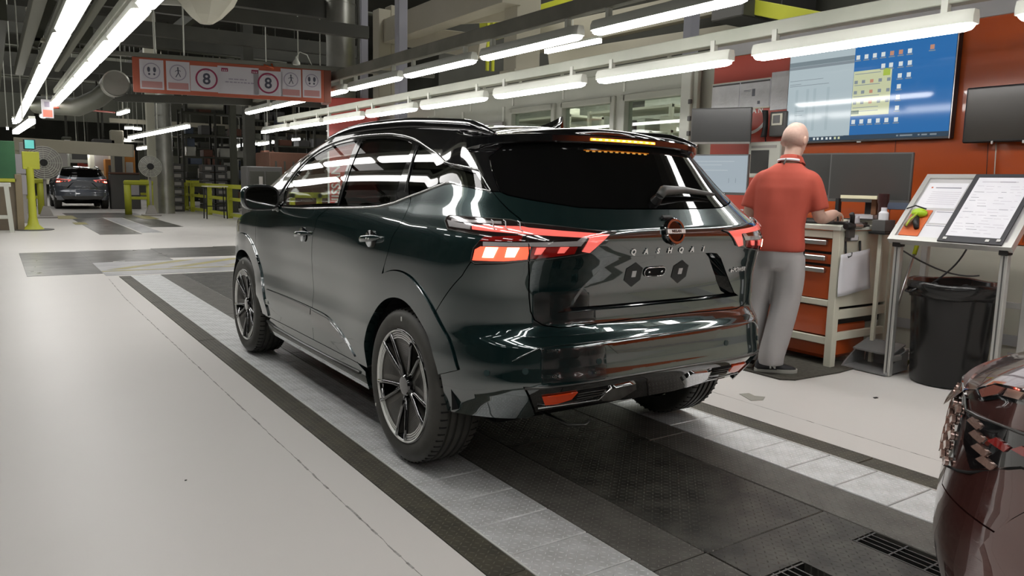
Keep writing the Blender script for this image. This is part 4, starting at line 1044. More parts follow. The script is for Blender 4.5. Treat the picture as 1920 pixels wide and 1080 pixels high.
# ------------------------------------------------------------ roof, far walls
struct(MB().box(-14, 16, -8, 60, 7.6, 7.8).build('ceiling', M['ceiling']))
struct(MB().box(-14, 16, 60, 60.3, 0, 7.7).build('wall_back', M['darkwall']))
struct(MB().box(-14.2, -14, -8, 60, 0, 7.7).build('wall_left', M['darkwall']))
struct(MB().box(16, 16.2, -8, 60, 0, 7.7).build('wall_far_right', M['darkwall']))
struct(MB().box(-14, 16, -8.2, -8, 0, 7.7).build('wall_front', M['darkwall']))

# ------------------------------------------------------------ wall screens and monitors
def scr_mat(name, col, strength=1.0):
    return mat(name, (.02, .02, .02), .06, emit=col, estr=strength, spec=.6)
M['win_pale'] = scr_mat('screen_pale_window', (.50, .60, .64), .80)
M['win_blue'] = scr_mat('screen_blue_desktop', (.025, .16, .44), .85)
M['win_bar'] = scr_mat('screen_dark_bar', (.05, .09, .14), .6)
M['win_grey'] = scr_mat('screen_grey_bar', (.22, .28, .31), .8)
M['win_white'] = scr_mat('screen_white', (.75, .80, .80), .85)
M['win_cream'] = scr_mat('screen_cream', (.62, .66, .42), .85)
M['win_green'] = scr_mat('screen_green', (.42, .55, .08), .85)
M['win_line'] = scr_mat('screen_grey_line', (.30, .36, .40), .7)
M['win_faint'] = scr_mat('screen_faint', (.44, .54, .58), .8)
M['win_orange'] = scr_mat('screen_orange_icon', (.6, .3, .2), .8)
TVX = XW-.075
tv_tl = atx(1485, 100, TVX); tv_br = atx(1780, 261, TVX)
tvy1, tvy0, tvz1, tvz0 = tv_tl.y+.02, tv_br.y, 2.535, 1.725
tv = thing('wall_screen', 'large wall television showing a pale window and blue desktop icons', 'television', (TVX, (tvy0+tvy1)/2, (tvz0+tvz1)/2), -PI/2)
TWd, THt = tvy1-tvy0, tvz1-tvz0
# local frame: x runs to the viewer's right, z up, screen faces -y
MB().bbox(-TWd/2, TWd/2, 0, .07, -THt/2, THt/2, .006).build('casing', M['black'], tv)
MB().box(-TWd/2+.005, TWd/2-.005, -.003, .001, -THt/2+.002, -THt/2+.016).build('lower_bezel', M['bezel'], tv)
MB().bbox(-.02, .02, -.006, .0, -THt/2-.010, -THt/2+.002, .002).build('power_eye', M['satin'], tv)
MB().box(TWd/2-.006, TWd/2, -.003, .002, -THt/2, THt/2).build('side_bezel', M['satin'], tv)
U0, U1, V0, V1 = -TWd/2+.010, TWd/2-.012, -THt/2+.018, THt/2-.008
def scr(par, name, u0, u1, v0, v1, m, lay=1, B=(U0, U1, V0, V1), y0=0.0):
    x0 = B[0]+(B[1]-B[0])*u0; x1 = B[0]+(B[1]-B[0])*u1; z0 = B[2]+(B[3]-B[2])*v0; z1 = B[2]+(B[3]-B[2])*v1
    return MB().box(x0, x1, y0-.0008*lay-.0004, y0-.0004, z0, z1).build(name, m, par)
scr(tv, 'desktop', 0, 1, 0, 1, M['win_blue'])
scr(tv, 'open_window', 0, .435, .05, 1, M['win_pale'], 2); scr(tv, 'title_bar', 0, .435, .865, .915, M['win_grey'], 3); scr(tv, 'title_bar', 0, .435, .83, .862, M['win_line'], 3)
for v, a, b in ((.70, .01, .24), (.66, .01, .09), (.64, .01, .28), (.045, .03, .40), (.35, .06, .12), (.30, .06, .11)): scr(tv, 'text_line', a, b, v, v+.006, M['win_line'], 3)
for u in (.055, .13, .18, .27): scr(tv, 'column_line', u, u+.018, .12, .60, M['win_faint'], 3)
scr(tv, 'taskbar', 0, 1, 0, .05, M['win_bar'], 2); scr(tv, 'search_box', .0, .17, .006, .044, M['win_white'], 3)
for u in (.20, .225, .255, .285, .31, .34, .365): scr(tv, 'taskbar_icon', u, u+.013, .012, .038, M['win_white'] if u < .34 else M['win_cream'], 3)
for u, w in ((.72, .012), (.74, .07), (.84, .01), (.86, .03), (.905, .035)): scr(tv, 'tray_text', u, u+w, .017, .032, M['win_line'], 3)
scr(tv, 'note_window', .437, .665, .255, .735, M['win_cream'], 2); scr(tv, 'note_logo', .615, .655, .66, .735, M['win_green'], 3)
for v in (.70, .58, .46, .34, .30): scr(tv, 'note_line', .445, .60, v, v+.007, M['win_line'], 3)
for v in (.60, .49, .38):
    for u in (.445, .49, .54, .59, .64): scr(tv, 'note_figure', u, u+.02, v, v+.035, M['win_line'] if u != .54 else M['win_orange'], 3)
scr(tv, 'note_plant', .437, .485, .275, .315, scr_mat('screen_dark_green', (.06, .14, .05), .7), 3)
def icon(u, v, m='win_white'): 
    scr(tv, 'desktop_icon', u, u+.022, v, v+.045, M[m], 3); scr(tv, 'icon_name', u-.006, u+.028, v-.018, v-.008, M['win_line'], 3)
for u in (.445, .495, .545, .595): icon(u, .86)
icon(.645, .86, 'win_orange'); icon(.695, .86, 'win_orange'); icon(.745, .86); icon(.865, .87, 'win_orange')
for v in (.74, .62, .51, .40, .29, .17): icon(.70, v)
for v in (.74, .62): icon(.75, v)
for u in (.445, .495, .545, .595, .645): icon(u, .17)
for u in (.60, .645): icon(u, .74)

def monitor(name, label, c, w, h, rz, stand=None, lit=False, casing='bezel', group=None, lower='bezel'):
    t = thing(name, label, 'monitor', c, rz, group)
    MB().bbox(-w/2, w/2, 0, .035, -h/2, h/2, .005).build('casing', M[casing], t)
    MB().box(-w/2+.012, w/2-.012, -.0015, .001, -h/2+.022, h/2-.012).build('screen', M['win_mon'] if lit else M['screen_off'], t)
    MB().box(-w/2, w/2, -.003, .001, -h/2, -h/2+.018).build('lower_bezel', M[lower], t)
    MB().bbox(-w*.3, w*.3, .03, .07, -h*.35, h*.30, .01).build('back_cover', M['black'], t)
    if stand is not None:
        MB().bbox(-.03, .03, .05, .08, -stand, 0, .004).build('neck', M['black'], t); MB().bbox(-.13, .13, -.06, .14, -stand, -stand+.014, .004).build('foot', M['black'], t)
    else: MB().bbox(-.05, .05, .06, .5, -.04, .04, .004).build('wall_arm', M['black'], t)
    return t
M['win_mon'] = scr_mat('monitor_form_page', (.46, .54, .60), .72)
DZ = 1.055       # worktop height
m1 = monitor('flat_monitor', 'dark grey monitor high on the wall left of the phone', atx(1351, 236, 5.90), .58, .345, -PI/2+math.radians(28), None, False, 'bezel', None, 'bezel_pale')
mb_c = atx(1341, 327, 5.35); m2 = monitor('flat_monitor', 'lit monitor with pale form on the bench left of the man', mb_c, .59, .355, -PI/2+math.radians(22), mb_c.z-DZ, True)
for (u0, u1, v) in ((.1, .8, .85), (.1, .6, .75), (.1, .7, .6)): scr(m2, 'form_line', u0, u1, v, v+.006, M['win_white'], 1, (-.28, .28, -.15, .16), -.0016)
for u in (.72, .83): scr(m2, 'form_tick', u, u+.008, .25, .38, M['win_line'], 1, (-.28, .28, -.15, .16), -.0016)
mc = atx(1530, 329, 5.62); m3 = monitor('flat_monitor', 'dark monitor just right of the man on the bench', mc, .43, .36, -PI/2+math.radians(8), mc.z-DZ)
md = atx(1629, 333, 5.55); m4 = monitor('flat_monitor', 'wide dark monitor on the bench below the wall television', md, .605, .375, -PI/2+math.radians(12), md.z-DZ)
pm = m4; MB().bbox(.12, .30, -.004, .03, -.235, -.18, .004).build('stand_plate', mat('slate_plastic', (.10, .12, .17), .3), m4)
tv2c = atx(1885, 218, 6.12); m5 = thing('wall_monitor', 'black wall monitor cut by the right edge, lower right of the television', 'monitor', (6.16, 2.62, 1.885), -PI/2)
MB().bbox(-.40, .40, 0, .06, -.205, .205, .008).build('casing', M['black'], m5); MB().box(-.385, .385, -.002, .001, -.185, .19).build('screen', mat('dark_brown_screen', (.055, .048, .040), .18), m5)
MB().bbox(-.1, .1, .06, .14, -.08, .08, .004).build('wall_arm', M['black'], m5)
for x in (-.19, .02, ): MB().bbox(x, x+.014, -.008, .002, -.218, -.195, .002).build('cable_clip', M['satin'], m5)
for px_ in (1868, 1853):
    a = atx(px_, 268, XW-.02); b = atx(px_-4, 335, XW-.02); tag(MB().tube([a, (a+b)/2, b], .004 if px_ > 1860 else .0025, 6).build('hanging_cable', M['cream_frame'] if px_ > 1860 else M['black'], None, True), ('pale cable' if px_ > 1860 else 'thin dark cable') + ' hanging down the orange wall below the black wall monitor', 'cable')
# poster board, paper sleeve, lettering on the red wall
def wallrect(px0, py0, px1, py1, X): a = atx(px0, py0, X); b = atx(px1, py1, X); return a.y, b.y, b.z, a.z
yl, yr, z0, z1 = wallrect(1337, 150, 1444, 192, XW-.03)
nb = thing('notice_board', 'pale framed board with two plastic sleeved notices on the red wall', 'notice board', (XW-.03, (yl+yr)/2, 2.225), -PI/2); bw, bh = (yl-yr), .275
MB().bbox(-bw/2, bw/2, -.004, .008, -bh/2, bh/2, .003).build('backing', M['paper'], nb)
for x0, x1 in ((-bw/2+.01, -.008), (.006, bw/2-.01)): 
    s_ = MB().box(x0, x1, -.007, -.004, -bh/2+.015, bh/2-.012).build('notice', M['paper_glossy'], nb); MB().box(x0, x1, -.009, -.007, bh/2-.028, bh/2-.012).build('top_band', M['bezel'], s_)
for (z0_, z1_) in ((-bh/2-.006, -bh/2+.008), (bh/2-.006, bh/2+.004)): MB().box(-bw/2, bw/2, -.008, .004, z0_, z1_).build('frame_edge', M['cream_frame'], nb)
for (x0, z0_, w_, h_) in ((.15, -.02, .035, .07), (.22, -.10, .03, .03), (.05, .04, .09, .004), (.05, .03, .08, .004)): MB().box(x0, x0+w_, -.0085, -.0072, z0_, z0_+h_).build('printed_mark', M['ink'], nb)
yl, yr, z0, z1 = wallrect(1448, 136, 1483, 204, XW-.03)
tag(MB().bbox(XW-.034, XW-.026, yr, yl, z0, z1, .002).build('paper_sleeve', M['paper_glossy']), 'glossy white paper sleeve hanging left of the wall television', 'paper')
c_ = atx(1407, 208, XW-.024)
lt = text_mesh('wall_lettering', 'NISSAN', .078, M['white_print'], None, frame((XW-.021, c_.y+.03, c_.z), (0, -1, 0), (0, 0, 1)), .002, bold=.002, space=1.5)
tag(lt, 'white wall lettering partly hidden by the dark monitor and the phone', 'lettering')
rr = []; R_ = .235
for k in range(19):
    a = math.radians(200+140*k/18); rr.append([(XW-.0215, c_.y+.02-math.cos(a)*r, c_.z+.0+math.sin(a)*r*.92) for r in (R_-.016, R_+.016)] + [(XW-.0205, c_.y+.02-math.cos(a)*r, c_.z+math.sin(a)*r*.92) for r in (R_+.016, R_-.016)])
tag(MB().loft(rr).build('emblem_arc', M['white_print']), 'white emblem arc below the lettering on the red wall', 'emblem')
# wall phone / terminal
ph = thing('wall_phone', 'black handset in a grey wall terminal with small pale framed screen', 'phone', (XW-.03, atx(1466, 232, XW-.03).y, atx(1466, 232, XW-.03).z), -PI/2)
MB().bbox(-.09, .10, -.07, .01, -.12, .11, .008).build('housing', M['bezel'], ph); MB().bbox(-.06, .06, -.08, -.068, -.02, .09, .003).build('screen_frame', M['cream_frame'], ph); MB().box(-.042, .035, -.082, -.078, .0, .075).build('screen', M['screen_off'], ph)
hs = MB(); rr = []
for k in range(11):
    t_ = -1+2*k/10; rr.append([(-.125+.030*math.cos(q)*(1-.3*(1-t_*t_)), -.10+.03*math.sin(q)+(.02*(1-t_*t_)), t_*.125) for q in [2*PI*i/12 for i in range(12)]])
hs.loft(rr).build('handset', M['black'], ph, True)
MB().tube([(-.12, -.08, -.12), (-.11, -.07, -.22), (-.05, -.05, -.33), (-.04, -.06, -.45)], .006, 6).build('cord', M['black'], ph, True)
wb_ = thing('control_box', 'white framed control box on the wall behind the man\'s neck', 'control box', (XW-.03, atx(1444, 300, XW-.03).y, atx(1444, 300, XW-.03).z), -PI/2)
MB().bbox(-.19, .19, -.10, .01, -.17, .17, .01).build('housing', M['fixture'], wb_); MB().box(-.15, .06, -.103, -.099, -.13, .09).build('display', M['screen_off'], wb_); MB().box(-.15, .14, -.104, -.1, .11, .135).build('label_strip', M['bezel_pale'], wb_)

# ------------------------------------------------------------ tool cart
CX0, CX1, CY0, CY1 = 5.04, 5.78, 3.25, 4.35
ct = thing('tool_cart', 'cream tool cart with orange drawers in front of the man', 'tool cart', (CX0, CY0, 0), 0)
def cb(name, x0, x1, y0, y1, z0, z1, m, b=.004, par=None): return MB().bbox(x0, x1, y0, y1, z0, z1, b).build(name, m, par or ct)
M['drawer'] = mottled('orange_drawer_front', (.50, .085, .016), (.44, .075, .016), 2, (.3, .4), coat=.2)
for y in (0, 1.04):
    for x in (0, .68): cb('post', x, x+.06, y, y+.06, 0.004, 1.04, M['cream_frame'])
cb('worktop', -.01, .76, -.01, 1.12, 1.015, 1.05, M['fixture'])
cb('top_rail', .0, .03, .06, 1.04, .955, 1.01, M['cream_frame'])
for z in (.10, .17+.0): pass
cb('front_rail', .005, .035, .06, 1.04, .17, .225, M['cream_frame']); cb('front_rail', .005, .035, .06, 1.04, .455, .50, M['cream_frame'])
cb('side_rail', .06, .68, .008, .04, .20, .26, M['cream_frame']); cb('side_rail', .06, .68, .008, .04, .36, .43, M['cream_frame'])
cb('side_panel', .05, .70, .015, .03, .45, 1.01, M['cream_frame'], .003)
cb('carcass', .05, .70, .06, 1.05, .30, .94, M['black']); cb('lower_bin', .05, .52, .05, 1.0, .05, .33, M['drawer'], .03)
for (z0, z1) in ((.505, .745), (.765, .835), (.855, .950), (.235, .445)):
    d_ = cb('drawer', .018, .06, .07, 1.03, z0, z1, M['drawer'])
    if z0 > .24: cb('drawer_handle', -.018, .018, .10, 1.00, z1-.045, z1-.010, M['satin'], .006, d_)
# things on and at the cart
kb = thing('keyboard', 'black keyboard under the man\'s right hand on the cart', 'keyboard', (5.24, 3.44, 1.0515), math.radians(-72))
MB().bbox(-.22, .22, -.075, .075, 0, .018, .004).build('base', M['black'], kb)
kk_ = MB()
for r in range(5):
    for c in range(15): kk_.box(-.208+c*.0278, -.208+c*.0278+.023, -.062+r*.0255, -.062+r*.0255+.021, .0185, .0225)
tag(kk_.build('keys', M['bezel'], kb), kind='stuff')
bx = tag(MB().bbox(5.5, 5.72, 3.27, 3.55, 1.0505, 1.085, .004).build('flat_case', M['beigewall']), 'beige flat case on the right end of the cart top', 'case')
tag(MB().bbox(5.42, 5.70, 3.28, 3.50, 1.0855, 1.092, .001).build('paper_stack', M['black']), 'dark folder lying on the beige case', 'folder')
tag(MB().bbox(5.52, 5.68, 3.30, 3.45, 1.0925, 1.125, .002).build('paper_stack', M['paper']), 'stack of white paper on the dark folder', 'paper')
hdl = atx(1612, 370, 5.44); tag(MB().bbox(5.43, 5.46, atx(1646, 370, 5.44).y, atx(1577, 370, 5.44).y, hdl.z-.012, hdl.z+.014, .002).build('shelf_strip', mat('cream_strip', (.72, .68, .48), .5)), 'cream strip shelf edge in front of the wide dark monitor', 'shelf')
rs = thing('monitor_riser', 'small brown riser box below the cream strip', 'riser', (5.50, atx(1612, 370, 5.5).y, 1.126), 0)
MB().bbox(-.02, .02, -.15, -.11, 0, hdl.z-.012-1.126, .002).build('support', mat('brown_board', (.16, .07, .03), .6), rs); MB().bbox(-.02, .02, .16, .19, 0-.075, hdl.z-.012-1.126, .002).build('support', M['black'], rs)
mug = tag(MB().lathe([(.030, 1.0505), (.034, 1.052), (.036, 1.12), (.033, 1.12), (.030, 1.06)], 20, (5.20, 3.86, 0)).build('paper_cup', M['fixture'], None, 'auto'), 'white cup beside the man on the cart top', 'cup')
# impact gun hooked on the cart side, bracket hooks and hanging paper
def cartside(px, py, Y): return at(px, py, Y)
ig = thing('impact_gun', 'black and silver power gun hanging on the side of the cart', 'power tool', tuple(at(1600, 424, 3.19)), 0)
MB().lathe([(.0, -.095), (.022, -.093), (.027, -.075), (.027, -.01), (.022, 0)], 16, (0, 0, 0), 'x').build('motor_body', M['black'], ig, 'auto'); MB().lathe([(.021, 0), (.024, .01), (.024, .085), (.018, .10)], 16, (0, 0, 0), 'x').build('gear_case', M['satin'], ig, 'auto')
MB().lathe([(.014, .10), (.013, .14), (.007, .145), (.006, .20)], 12, (0, 0, 0), 'x').build('chuck', M['black'], ig, 'auto'); MB().tube([(-.02, 0, 0), (-.035, -.01, .07), (-.05, -.01, .09)], .018, 8).build('handle', M['black'], ig, True)
br = thing('hook_bracket', 'dark hook bracket on the cart side below the power gun', 'bracket', tuple(at(1592, 452, 3.262)), 0)
MB().bbox(-.07, .10, -.012, .0, .0, .03, .002).build('plate', M['bezel'], br)
for x in (-.06, .12): MB().tube([(x, -.012, 0), (x, -.02, -.09), (x+.015, -.03, -.115), (x+.05, -.03, -.105), (x+.055, -.03, -.08)], .008, 8).build('hook', M['black'], br, True)
MB().bbox(-.01, .08, -.02, -.013, .005, .045, .001).build('label_plate', M['paper'], br)
tag(MB().bbox(5.09, 5.17, 3.216, 3.244, .965, 1.045, .004).build('cart_socket', M['bezel']), 'small grey socket on the cart side top', 'socket')
def cloth_quad(name, tl, tr, br_, bl, m, n=8, wave=.006):
    mb = MB(); tl, tr, br_, bl = map(Vector, (tl, tr, br_, bl)); nn = (tr-tl).cross(bl-tl).normalized()
    for j in range(n+1):
        for i in range(n+1):
            u, v = i/n, j/n; q = (tl*(1-u)+tr*u)*(1-v)+(bl*(1-u)+br_*u)*v + nn*(wave*math.sin(u*7+v*3)); mb.v.append(tuple(q))
    for j in range(n):
        for i in range(n): mb.f.append((j*(n+1)+i, j*(n+1)+i+1, (j+1)*(n+1)+i+1, (j+1)*(n+1)+i)); mb.fm.append(0)
    o = mb.build(name, m, None, True); s = o.modifiers.new('thick', 'SOLIDIFY'); s.thickness = .0012; return o
tag(cloth_quad('hanging_paper', at(1577, 478, 3.225), at(1632, 466, 3.225), at(1631, 541, 3.225), at(1570, 557, 3.225), M['paper']), 'large white sheet of paper hanging on the cart side', 'paper')
tag(cloth_quad('hanging_paper', at(1592, 412, 3.235), at(1612, 402, 3.235), at(1612, 420, 3.235), at(1590, 425, 3.235), M['paper'], 4, .002), 'small white note on the cart side above the power gun', 'paper')

# bench along the wall with clutter
bn = thing('work_bench', 'cream work bench left of the man below the lit monitor', 'bench', (5.25, 4.45, 0), 0)
MB().bbox(0, .85, 0, 1.5, 1.015, 1.05, .004).build('bench_top', M['cream_frame'], bn); MB().bbox(.02, .05, .02, 1.48, .93, 1.01, .003).build('apron', M['cream_frame'], bn); MB().bbox(.04, .8, .06, 1.44, .30, .34, .003).build('lower_shelf', M['cream_frame'], bn)
for x in (.03, .76):
    for y in (.02, 1.42): MB().bbox(x, x+.06, y, y+.06, 0, 1.014, .004).build('leg', M['cream_frame'], bn)
for k, (y, s, c) in enumerate(((4.62, .03, 'paper'), (4.66, .045, 'redwall'), (4.60, .06, 'paper'))):
    z_ = 1.051 + sum((.03, .02, .02)[:k]); tag(MB().bbox(5.30+.01*k, 5.58-.01*k, y-.05, y+.22, z_, z_+(.028, .018, .018)[k], .002).build('paper_stack', M[c]), ['thick white paper stack on the bench left of the man', 'red folder on the white stack left of the man', 'thin white pad on top of the red folder'][k], 'paper')
# small parts bin stand between cart and document stand
ps = thing('parts_holder', 'grey spray bottle caddy between the cart and the document stand', 'caddy', tuple(at(1655, 425, 3.16)), 0)
MB().bbox(-.06, .08, -.05, .05, -.035, .05, .004).build('tray', M['bezel'], ps); MB().bbox(-.075, .095, -.065, .065, -.055, -.035, .004).build('base', M['black'], ps); MB().lathe([(.035, .05), (.035, .10), (.02, .115), (.02, .14)], 14).build('white_bottle', M['paper'], ps, 'auto'); MB().lathe([(.035, .0), (.032, .13), (.04, .15), (.04, .21)], 14, (.03, .03, .03)).build('dark_bottle', mat('dark_plum_plastic', (.04, .015, .015), .3), ps, 'auto')
MB().bbox(-.015, .015, -.01, .02, -at(1655, 425, 3.16).z+.004, -.05, .003).build('pole', M['cream_frame'], ps)

# ------------------------------------------------------------ document stand
SX0, SX1, SY0, SY1 = 5.19, 5.60, 2.20, 2.93
st = thing('document_stand', 'aluminium framed document stand with sloping top at the right edge', 'stand', (SX0, SY0, 0), 0)
L_ = SY1-SY0
for y in (0, L_-.045):
    MB().bbox(0, .045, y, y+.045, .004, .925, .003).build('leg', M['alu'], st); MB().bbox(.36, .405, y, y+.045, .004, 1.33, .003).build('leg', M['alu'], st)
    for x in (-.0012, ): MB().box(x, x+.001, y+.018, y+.027, .02, .92).build('slot', M['bezel'], st)
    MB().bbox(.045, .36, y+.008, y+.038, .10, .14, .003).build('brace', M['alu'], st)
    MB().bbox(-.02, .05, y-.005, y+.05, .925, .962, .004).build('corner_block', M['black'], st)
MB().bbox(.37, .40, .045, L_-.045, .55, .59, .003).build('cross_rail', M['alu'], st)
sl_ = Vector((.45, 0, .455)); sn_ = Vector((-.455, 0, .45)).normalized(); o_ = Vector((-.03, 0, .965))
def onslope(u, v, h=0.0): return o_ + sl_*v + Vector((0, L_+.03-(L_+.06)*u, 0)) + sn_*h      # u: left to right, v: front to back
def slab_on(name, u0, u1, v0, v1, h0, h1, m, par=None):
    return MB().hexa([onslope(u0, v0, h0), onslope(u1, v0, h0), onslope(u1, v1, h0), onslope(u0, v1, h0), onslope(u0, v0, h1), onslope(u1, v0, h1), onslope(u1, v1, h1), onslope(u0, v1, h1)]).build(name, m, par or st)
slab_on('tray_board', .02, .98, .02, .98, -.004, .004, M['greypanel'])
for (u0, u1, v0, v1) in ((0, 1, 0, .06), (0, 1, .94, 1), (0, .045, .06, .94), (.955, 1, .06, .94)): slab_on('tray_edge', u0, u1, v0, v1, -.03, .018, M['alu'])
def loose(name, u0, u1, v0, v1, h0, h1, m, label, cat, group=None):
    o = MB().hexa([onslope(u0, v0, h0)+Vector((SX0, SY0, 0)), onslope(u1, v0, h0)+Vector((SX0, SY0, 0)), onslope(u1, v1, h0)+Vector((SX0, SY0, 0)), onslope(u0, v1, h0)+Vector((SX0, SY0, 0)),
                   onslope(u0, v0, h1)+Vector((SX0, SY0, 0)), onslope(u1, v0, h1)+Vector((SX0, SY0, 0)), onslope(u1, v1, h1)+Vector((SX0, SY0, 0)), onslope(u0, v1, h1)+Vector((SX0, SY0, 0))]).build(name, m)
    return tag(o, label, cat, group)
A0 = Vector((SX0, SY0, 0))
def ink(par, u0, u1, v, h, m='ink', dv=.007): 
    return MB().hexa([onslope(u0, v, h)+A0, onslope(u1, v, h)+A0, onslope(u1, v+dv, h)+A0, onslope(u0, v+dv, h)+A0, onslope(u0, v, h+.0006)+A0, onslope(u1, v, h+.0006)+A0, onslope(u1, v+dv, h+.0006)+A0, onslope(u0, v+dv, h+.0006)+A0]).build('ink_line', M[m], par, world=False)
s1 = loose('document_sheet', .06, .40, .50, .88, .0045, .0055, M['paper'], 'white printed sheet at the top left of the document stand', 'paper')
ink(s1, .14, .36, .80, .0056, 'ink', .012); ink(s1, .10, .115, .80, .0056, 'orange', .018)
for k in range(7): ink(s1, .13, .38, .56+.03*k, .0056, 'ink_pale', .005)
s2 = loose('document_sheet', .26, .45, .28, .46, .0045, .0055, M['paper'], 'middle white card right of the orange folder on the stand', 'paper'); ink(s2, .27, .42, .44, .0056, 'ink')
s3 = loose('document_sheet', .24, .45, .07, .26, .0045, .0055, M['paper'], 'lower white card right of the orange folder on the stand', 'paper'); ink(s3, .25, .42, .24, .0056, 'ink')
fo = loose('orange_folder', .065, .235, .08, .46, .0045, .010, mat('orange_card', (.62, .13, .03), .5), 'orange folder at the lower left of the document stand', 'folder')
f2 = loose('clip_board', .43, .93, .012, .985, .0195, .028, mat('charcoal_board', (.035, .035, .040), .5), 'charcoal clip board with a handwritten page leaning on the document stand', 'clipboard')
pg = MB().hexa([onslope(u, v, h)+A0 for h in (.0283, .0292) for (u, v) in ((.475, .09), (.895, .09), (.895, .93), (.475, .93))]).build('page', M['paper'], f2)
random.seed(11)
ink(f2, .52, .80, .86, .0293, 'ink_pale', .012); ink(f2, .66, .78, .862, .0295, 'ink', .006)
for k in range(17):
    v = .80-.041*k; u = .50
    while u < .86:
        w_ = random.uniform(.02, .09)
        if random.random() < .72: ink(f2, u, min(u+w_, .88), v+random.uniform(-.004, .004), .0293, 'ink_pale' if random.random() < .85 else 'ink', .004)
        u += w_+random.uniform(.01, .03)
for (u, v) in ((.47, .035), (.80, .035), (.88, .045)): MB().hexa([onslope(u+du, v+dv, h)+A0 for h in (.0283, .033) for (du, dv) in ((0, 0), (.03, 0), (.03, .03), (0, .03))]).build('clip', M['satin'], f2)
# lime headlamp torch lying on the folder
tl = thing('head_torch', 'lime green and black headlamp lying on the orange folder', 'torch', tuple(onslope(.15, .30, .03)+A0), 0)
def OS(u, v, h): return onslope(u, v, h)-onslope(.15, .30, .03)
MB().tube([OS(.10, .18, .032), OS(.115, .24, .036), OS(.135, .33, .036)], [.014, .020, .016], 8).build('battery_case', mat('bronze_plastic', (.25, .17, .10), .3), tl, True)
MB().loft([MB().ring(OS(.15, .385, h), (-.455, 0, .45), r, 16, r*.6) for h, r in ((.012, .050), (.030, .056), (.048, .045), (.056, .02))]).build('lamp_head', mat('lime_plastic', (.38, .58, .02), .35), tl, True)
MB().tube([OS(.14, .36, .02), OS(.17, .25, .03), OS(.20, .17, .025)], [.012, .022, .016], 8).build('torch_body', M['black'], tl, True)
MB().tube([OS(.155, .35, .05), OS(.13, .24, .055), OS(.125, .16, .05)], .005, 6).build('lime_strap', mat('lime_strap', (.45, .60, .05), .5), tl, True)
MB().tube([OS(.02, .44, .03), OS(.10, .46, .05), OS(.20, .43, .04)], .005, 6).build('strap', M['black'], tl, True)
for (a, b, c, nm) in (((5.24, 2.90, .90), (5.5, 2.7, .70), (5.62, 2.55, .74), 0), ((5.42, 2.55, .95), (5.45, 2.62, .78), (5.50, 2.85, .63), 1)):
    pts = [Vector(a)*(1-t)**2 + Vector(b)*2*t*(1-t) + Vector(c)*t*t for t in [k/10 for k in range(11)]]
    tag(MB().tube(pts, .006, 6).build('power_cable', M['bezel'], None, True), ['grey cable sagging under the document stand towards its right leg', 'dark cable dropping from the document stand top to its back leg'][nm], 'cable')

# ------------------------------------------------------------ bin, dustpans, mat
bc = Vector((5.40, 2.60, 0))
bn_ = thing('waste_bin', 'large glossy black plastic bin under the document stand', 'bin', tuple(bc), 0)
M['bin'] = mat('glossy_black_polythene', (.010, .010, .010), .22)
MB().lathe([(.0, .012), (.195, .012), (.215, .005), (.225, .02), (.258, .58), (.262, .60), (.262, .66), (.285, .665), (.288, .69), (.280, .70), (.262, .695), (.252, .66), (.215, .05), (.0, .05)], 40).build('shell', M['bin'], bn_, 'auto')
for a in (-.6, 2.5):
    MB().tube([(math.cos(a-.2)*.275, math.sin(a-.2)*.275, .66), (math.cos(a-.1)*.31, math.sin(a-.1)*.31, .63), (math.cos(a+.1)*.31, math.sin(a+.1)*.31, .63), (math.cos(a+.2)*.275, math.sin(a+.2)*.275, .66)], .009, 6).build('handle', M['bin'], bn_, True)
liner = MB().lathe([(.268, .60), (.290, .672), (.286, .708), (.255, .70), (.24, .55)], 40); liner.v = [(x*(1+.012*math.sin(math.atan2(y, x)*9)), y*(1+.012*math.sin(math.atan2(y, x)*7)), z+.006*math.sin(math.atan2(y, x)*5)) for x, y, z in liner.v]
liner.build('bin_liner', mat('black_bag', (.014, .014, .014), .2), bn_, True)
def dustpan(loc, rz, label, tall):
    t = thing('dustpan', label, 'dustpan', loc, rz); rr = []
    prof = [(-.17, .0), (-.15, .02), (-.02, .035), (.10, .07), (.15, .12)]
    out = MB(); w = .17
    out.add([(-w, -.16, .004), (w, -.16, .004), (w*.92, .10, .02), (-w*.92, .10, .02), (-w, -.16, .012), (w, -.16, .012), (w*.92, .10, .028), (-w*.92, .10, .028)], [(0, 3, 2, 1), (4, 5, 6, 7), (0, 1, 5, 4), (1, 2, 6, 5), (2, 3, 7, 6), (3, 0, 4, 7)])
    out.build('scoop_floor', M['pan'], t)
    MB().loft([[(x, .10+dy, z) for x, z in ((-w*.92, .02), (-w*.85, .17), (-w*.5, .20), (w*.5, .20), (w*.85, .17), (w*.92, .02))] for dy in (0, .012)]).build('scoop_back', M['pan'], t)
    for sx in (-1, 1): MB().prism([(-.16, .004), (.11, .02), (.11, .17), (.02, .14), (-.12, .04)], 'x', sx*w-.006, sx*w+.006).build('scoop_side', M['pan'], t)
    MB().hexa([(-w*.9, -.06, .13), (w*.9, -.06, .13), (w*.88, .11, .19), (-w*.88, .11, .19), (-w*.9, -.06, .142), (w*.9, -.06, .142), (w*.88, .11, .202), (-w*.88, .11, .202)]).build('hood', M['pan'], t)
    if tall:
        MB().cyl((0, .10, .19), (.02, .34, .86), .011, 10).build('handle', M['satin'], t, True); MB().cyl((.02, .335, .84), (.024, .37, .95), .016, 10).build('grip', mat('lime_grip', (.55, .60, .02), .4), t, True)
    return t
M['pan'] = mat('grey_pan_plastic', (.22, .22, .22), .22)
dustpan((5.33, 3.07, .003), math.radians(-92), 'long handled grey dustpan with lime grip standing beside the cart', True)
dustpan((5.80, 2.22, .003), math.radians(-60), 'second grey dustpan on the floor behind the bin, by the right stand leg', False)
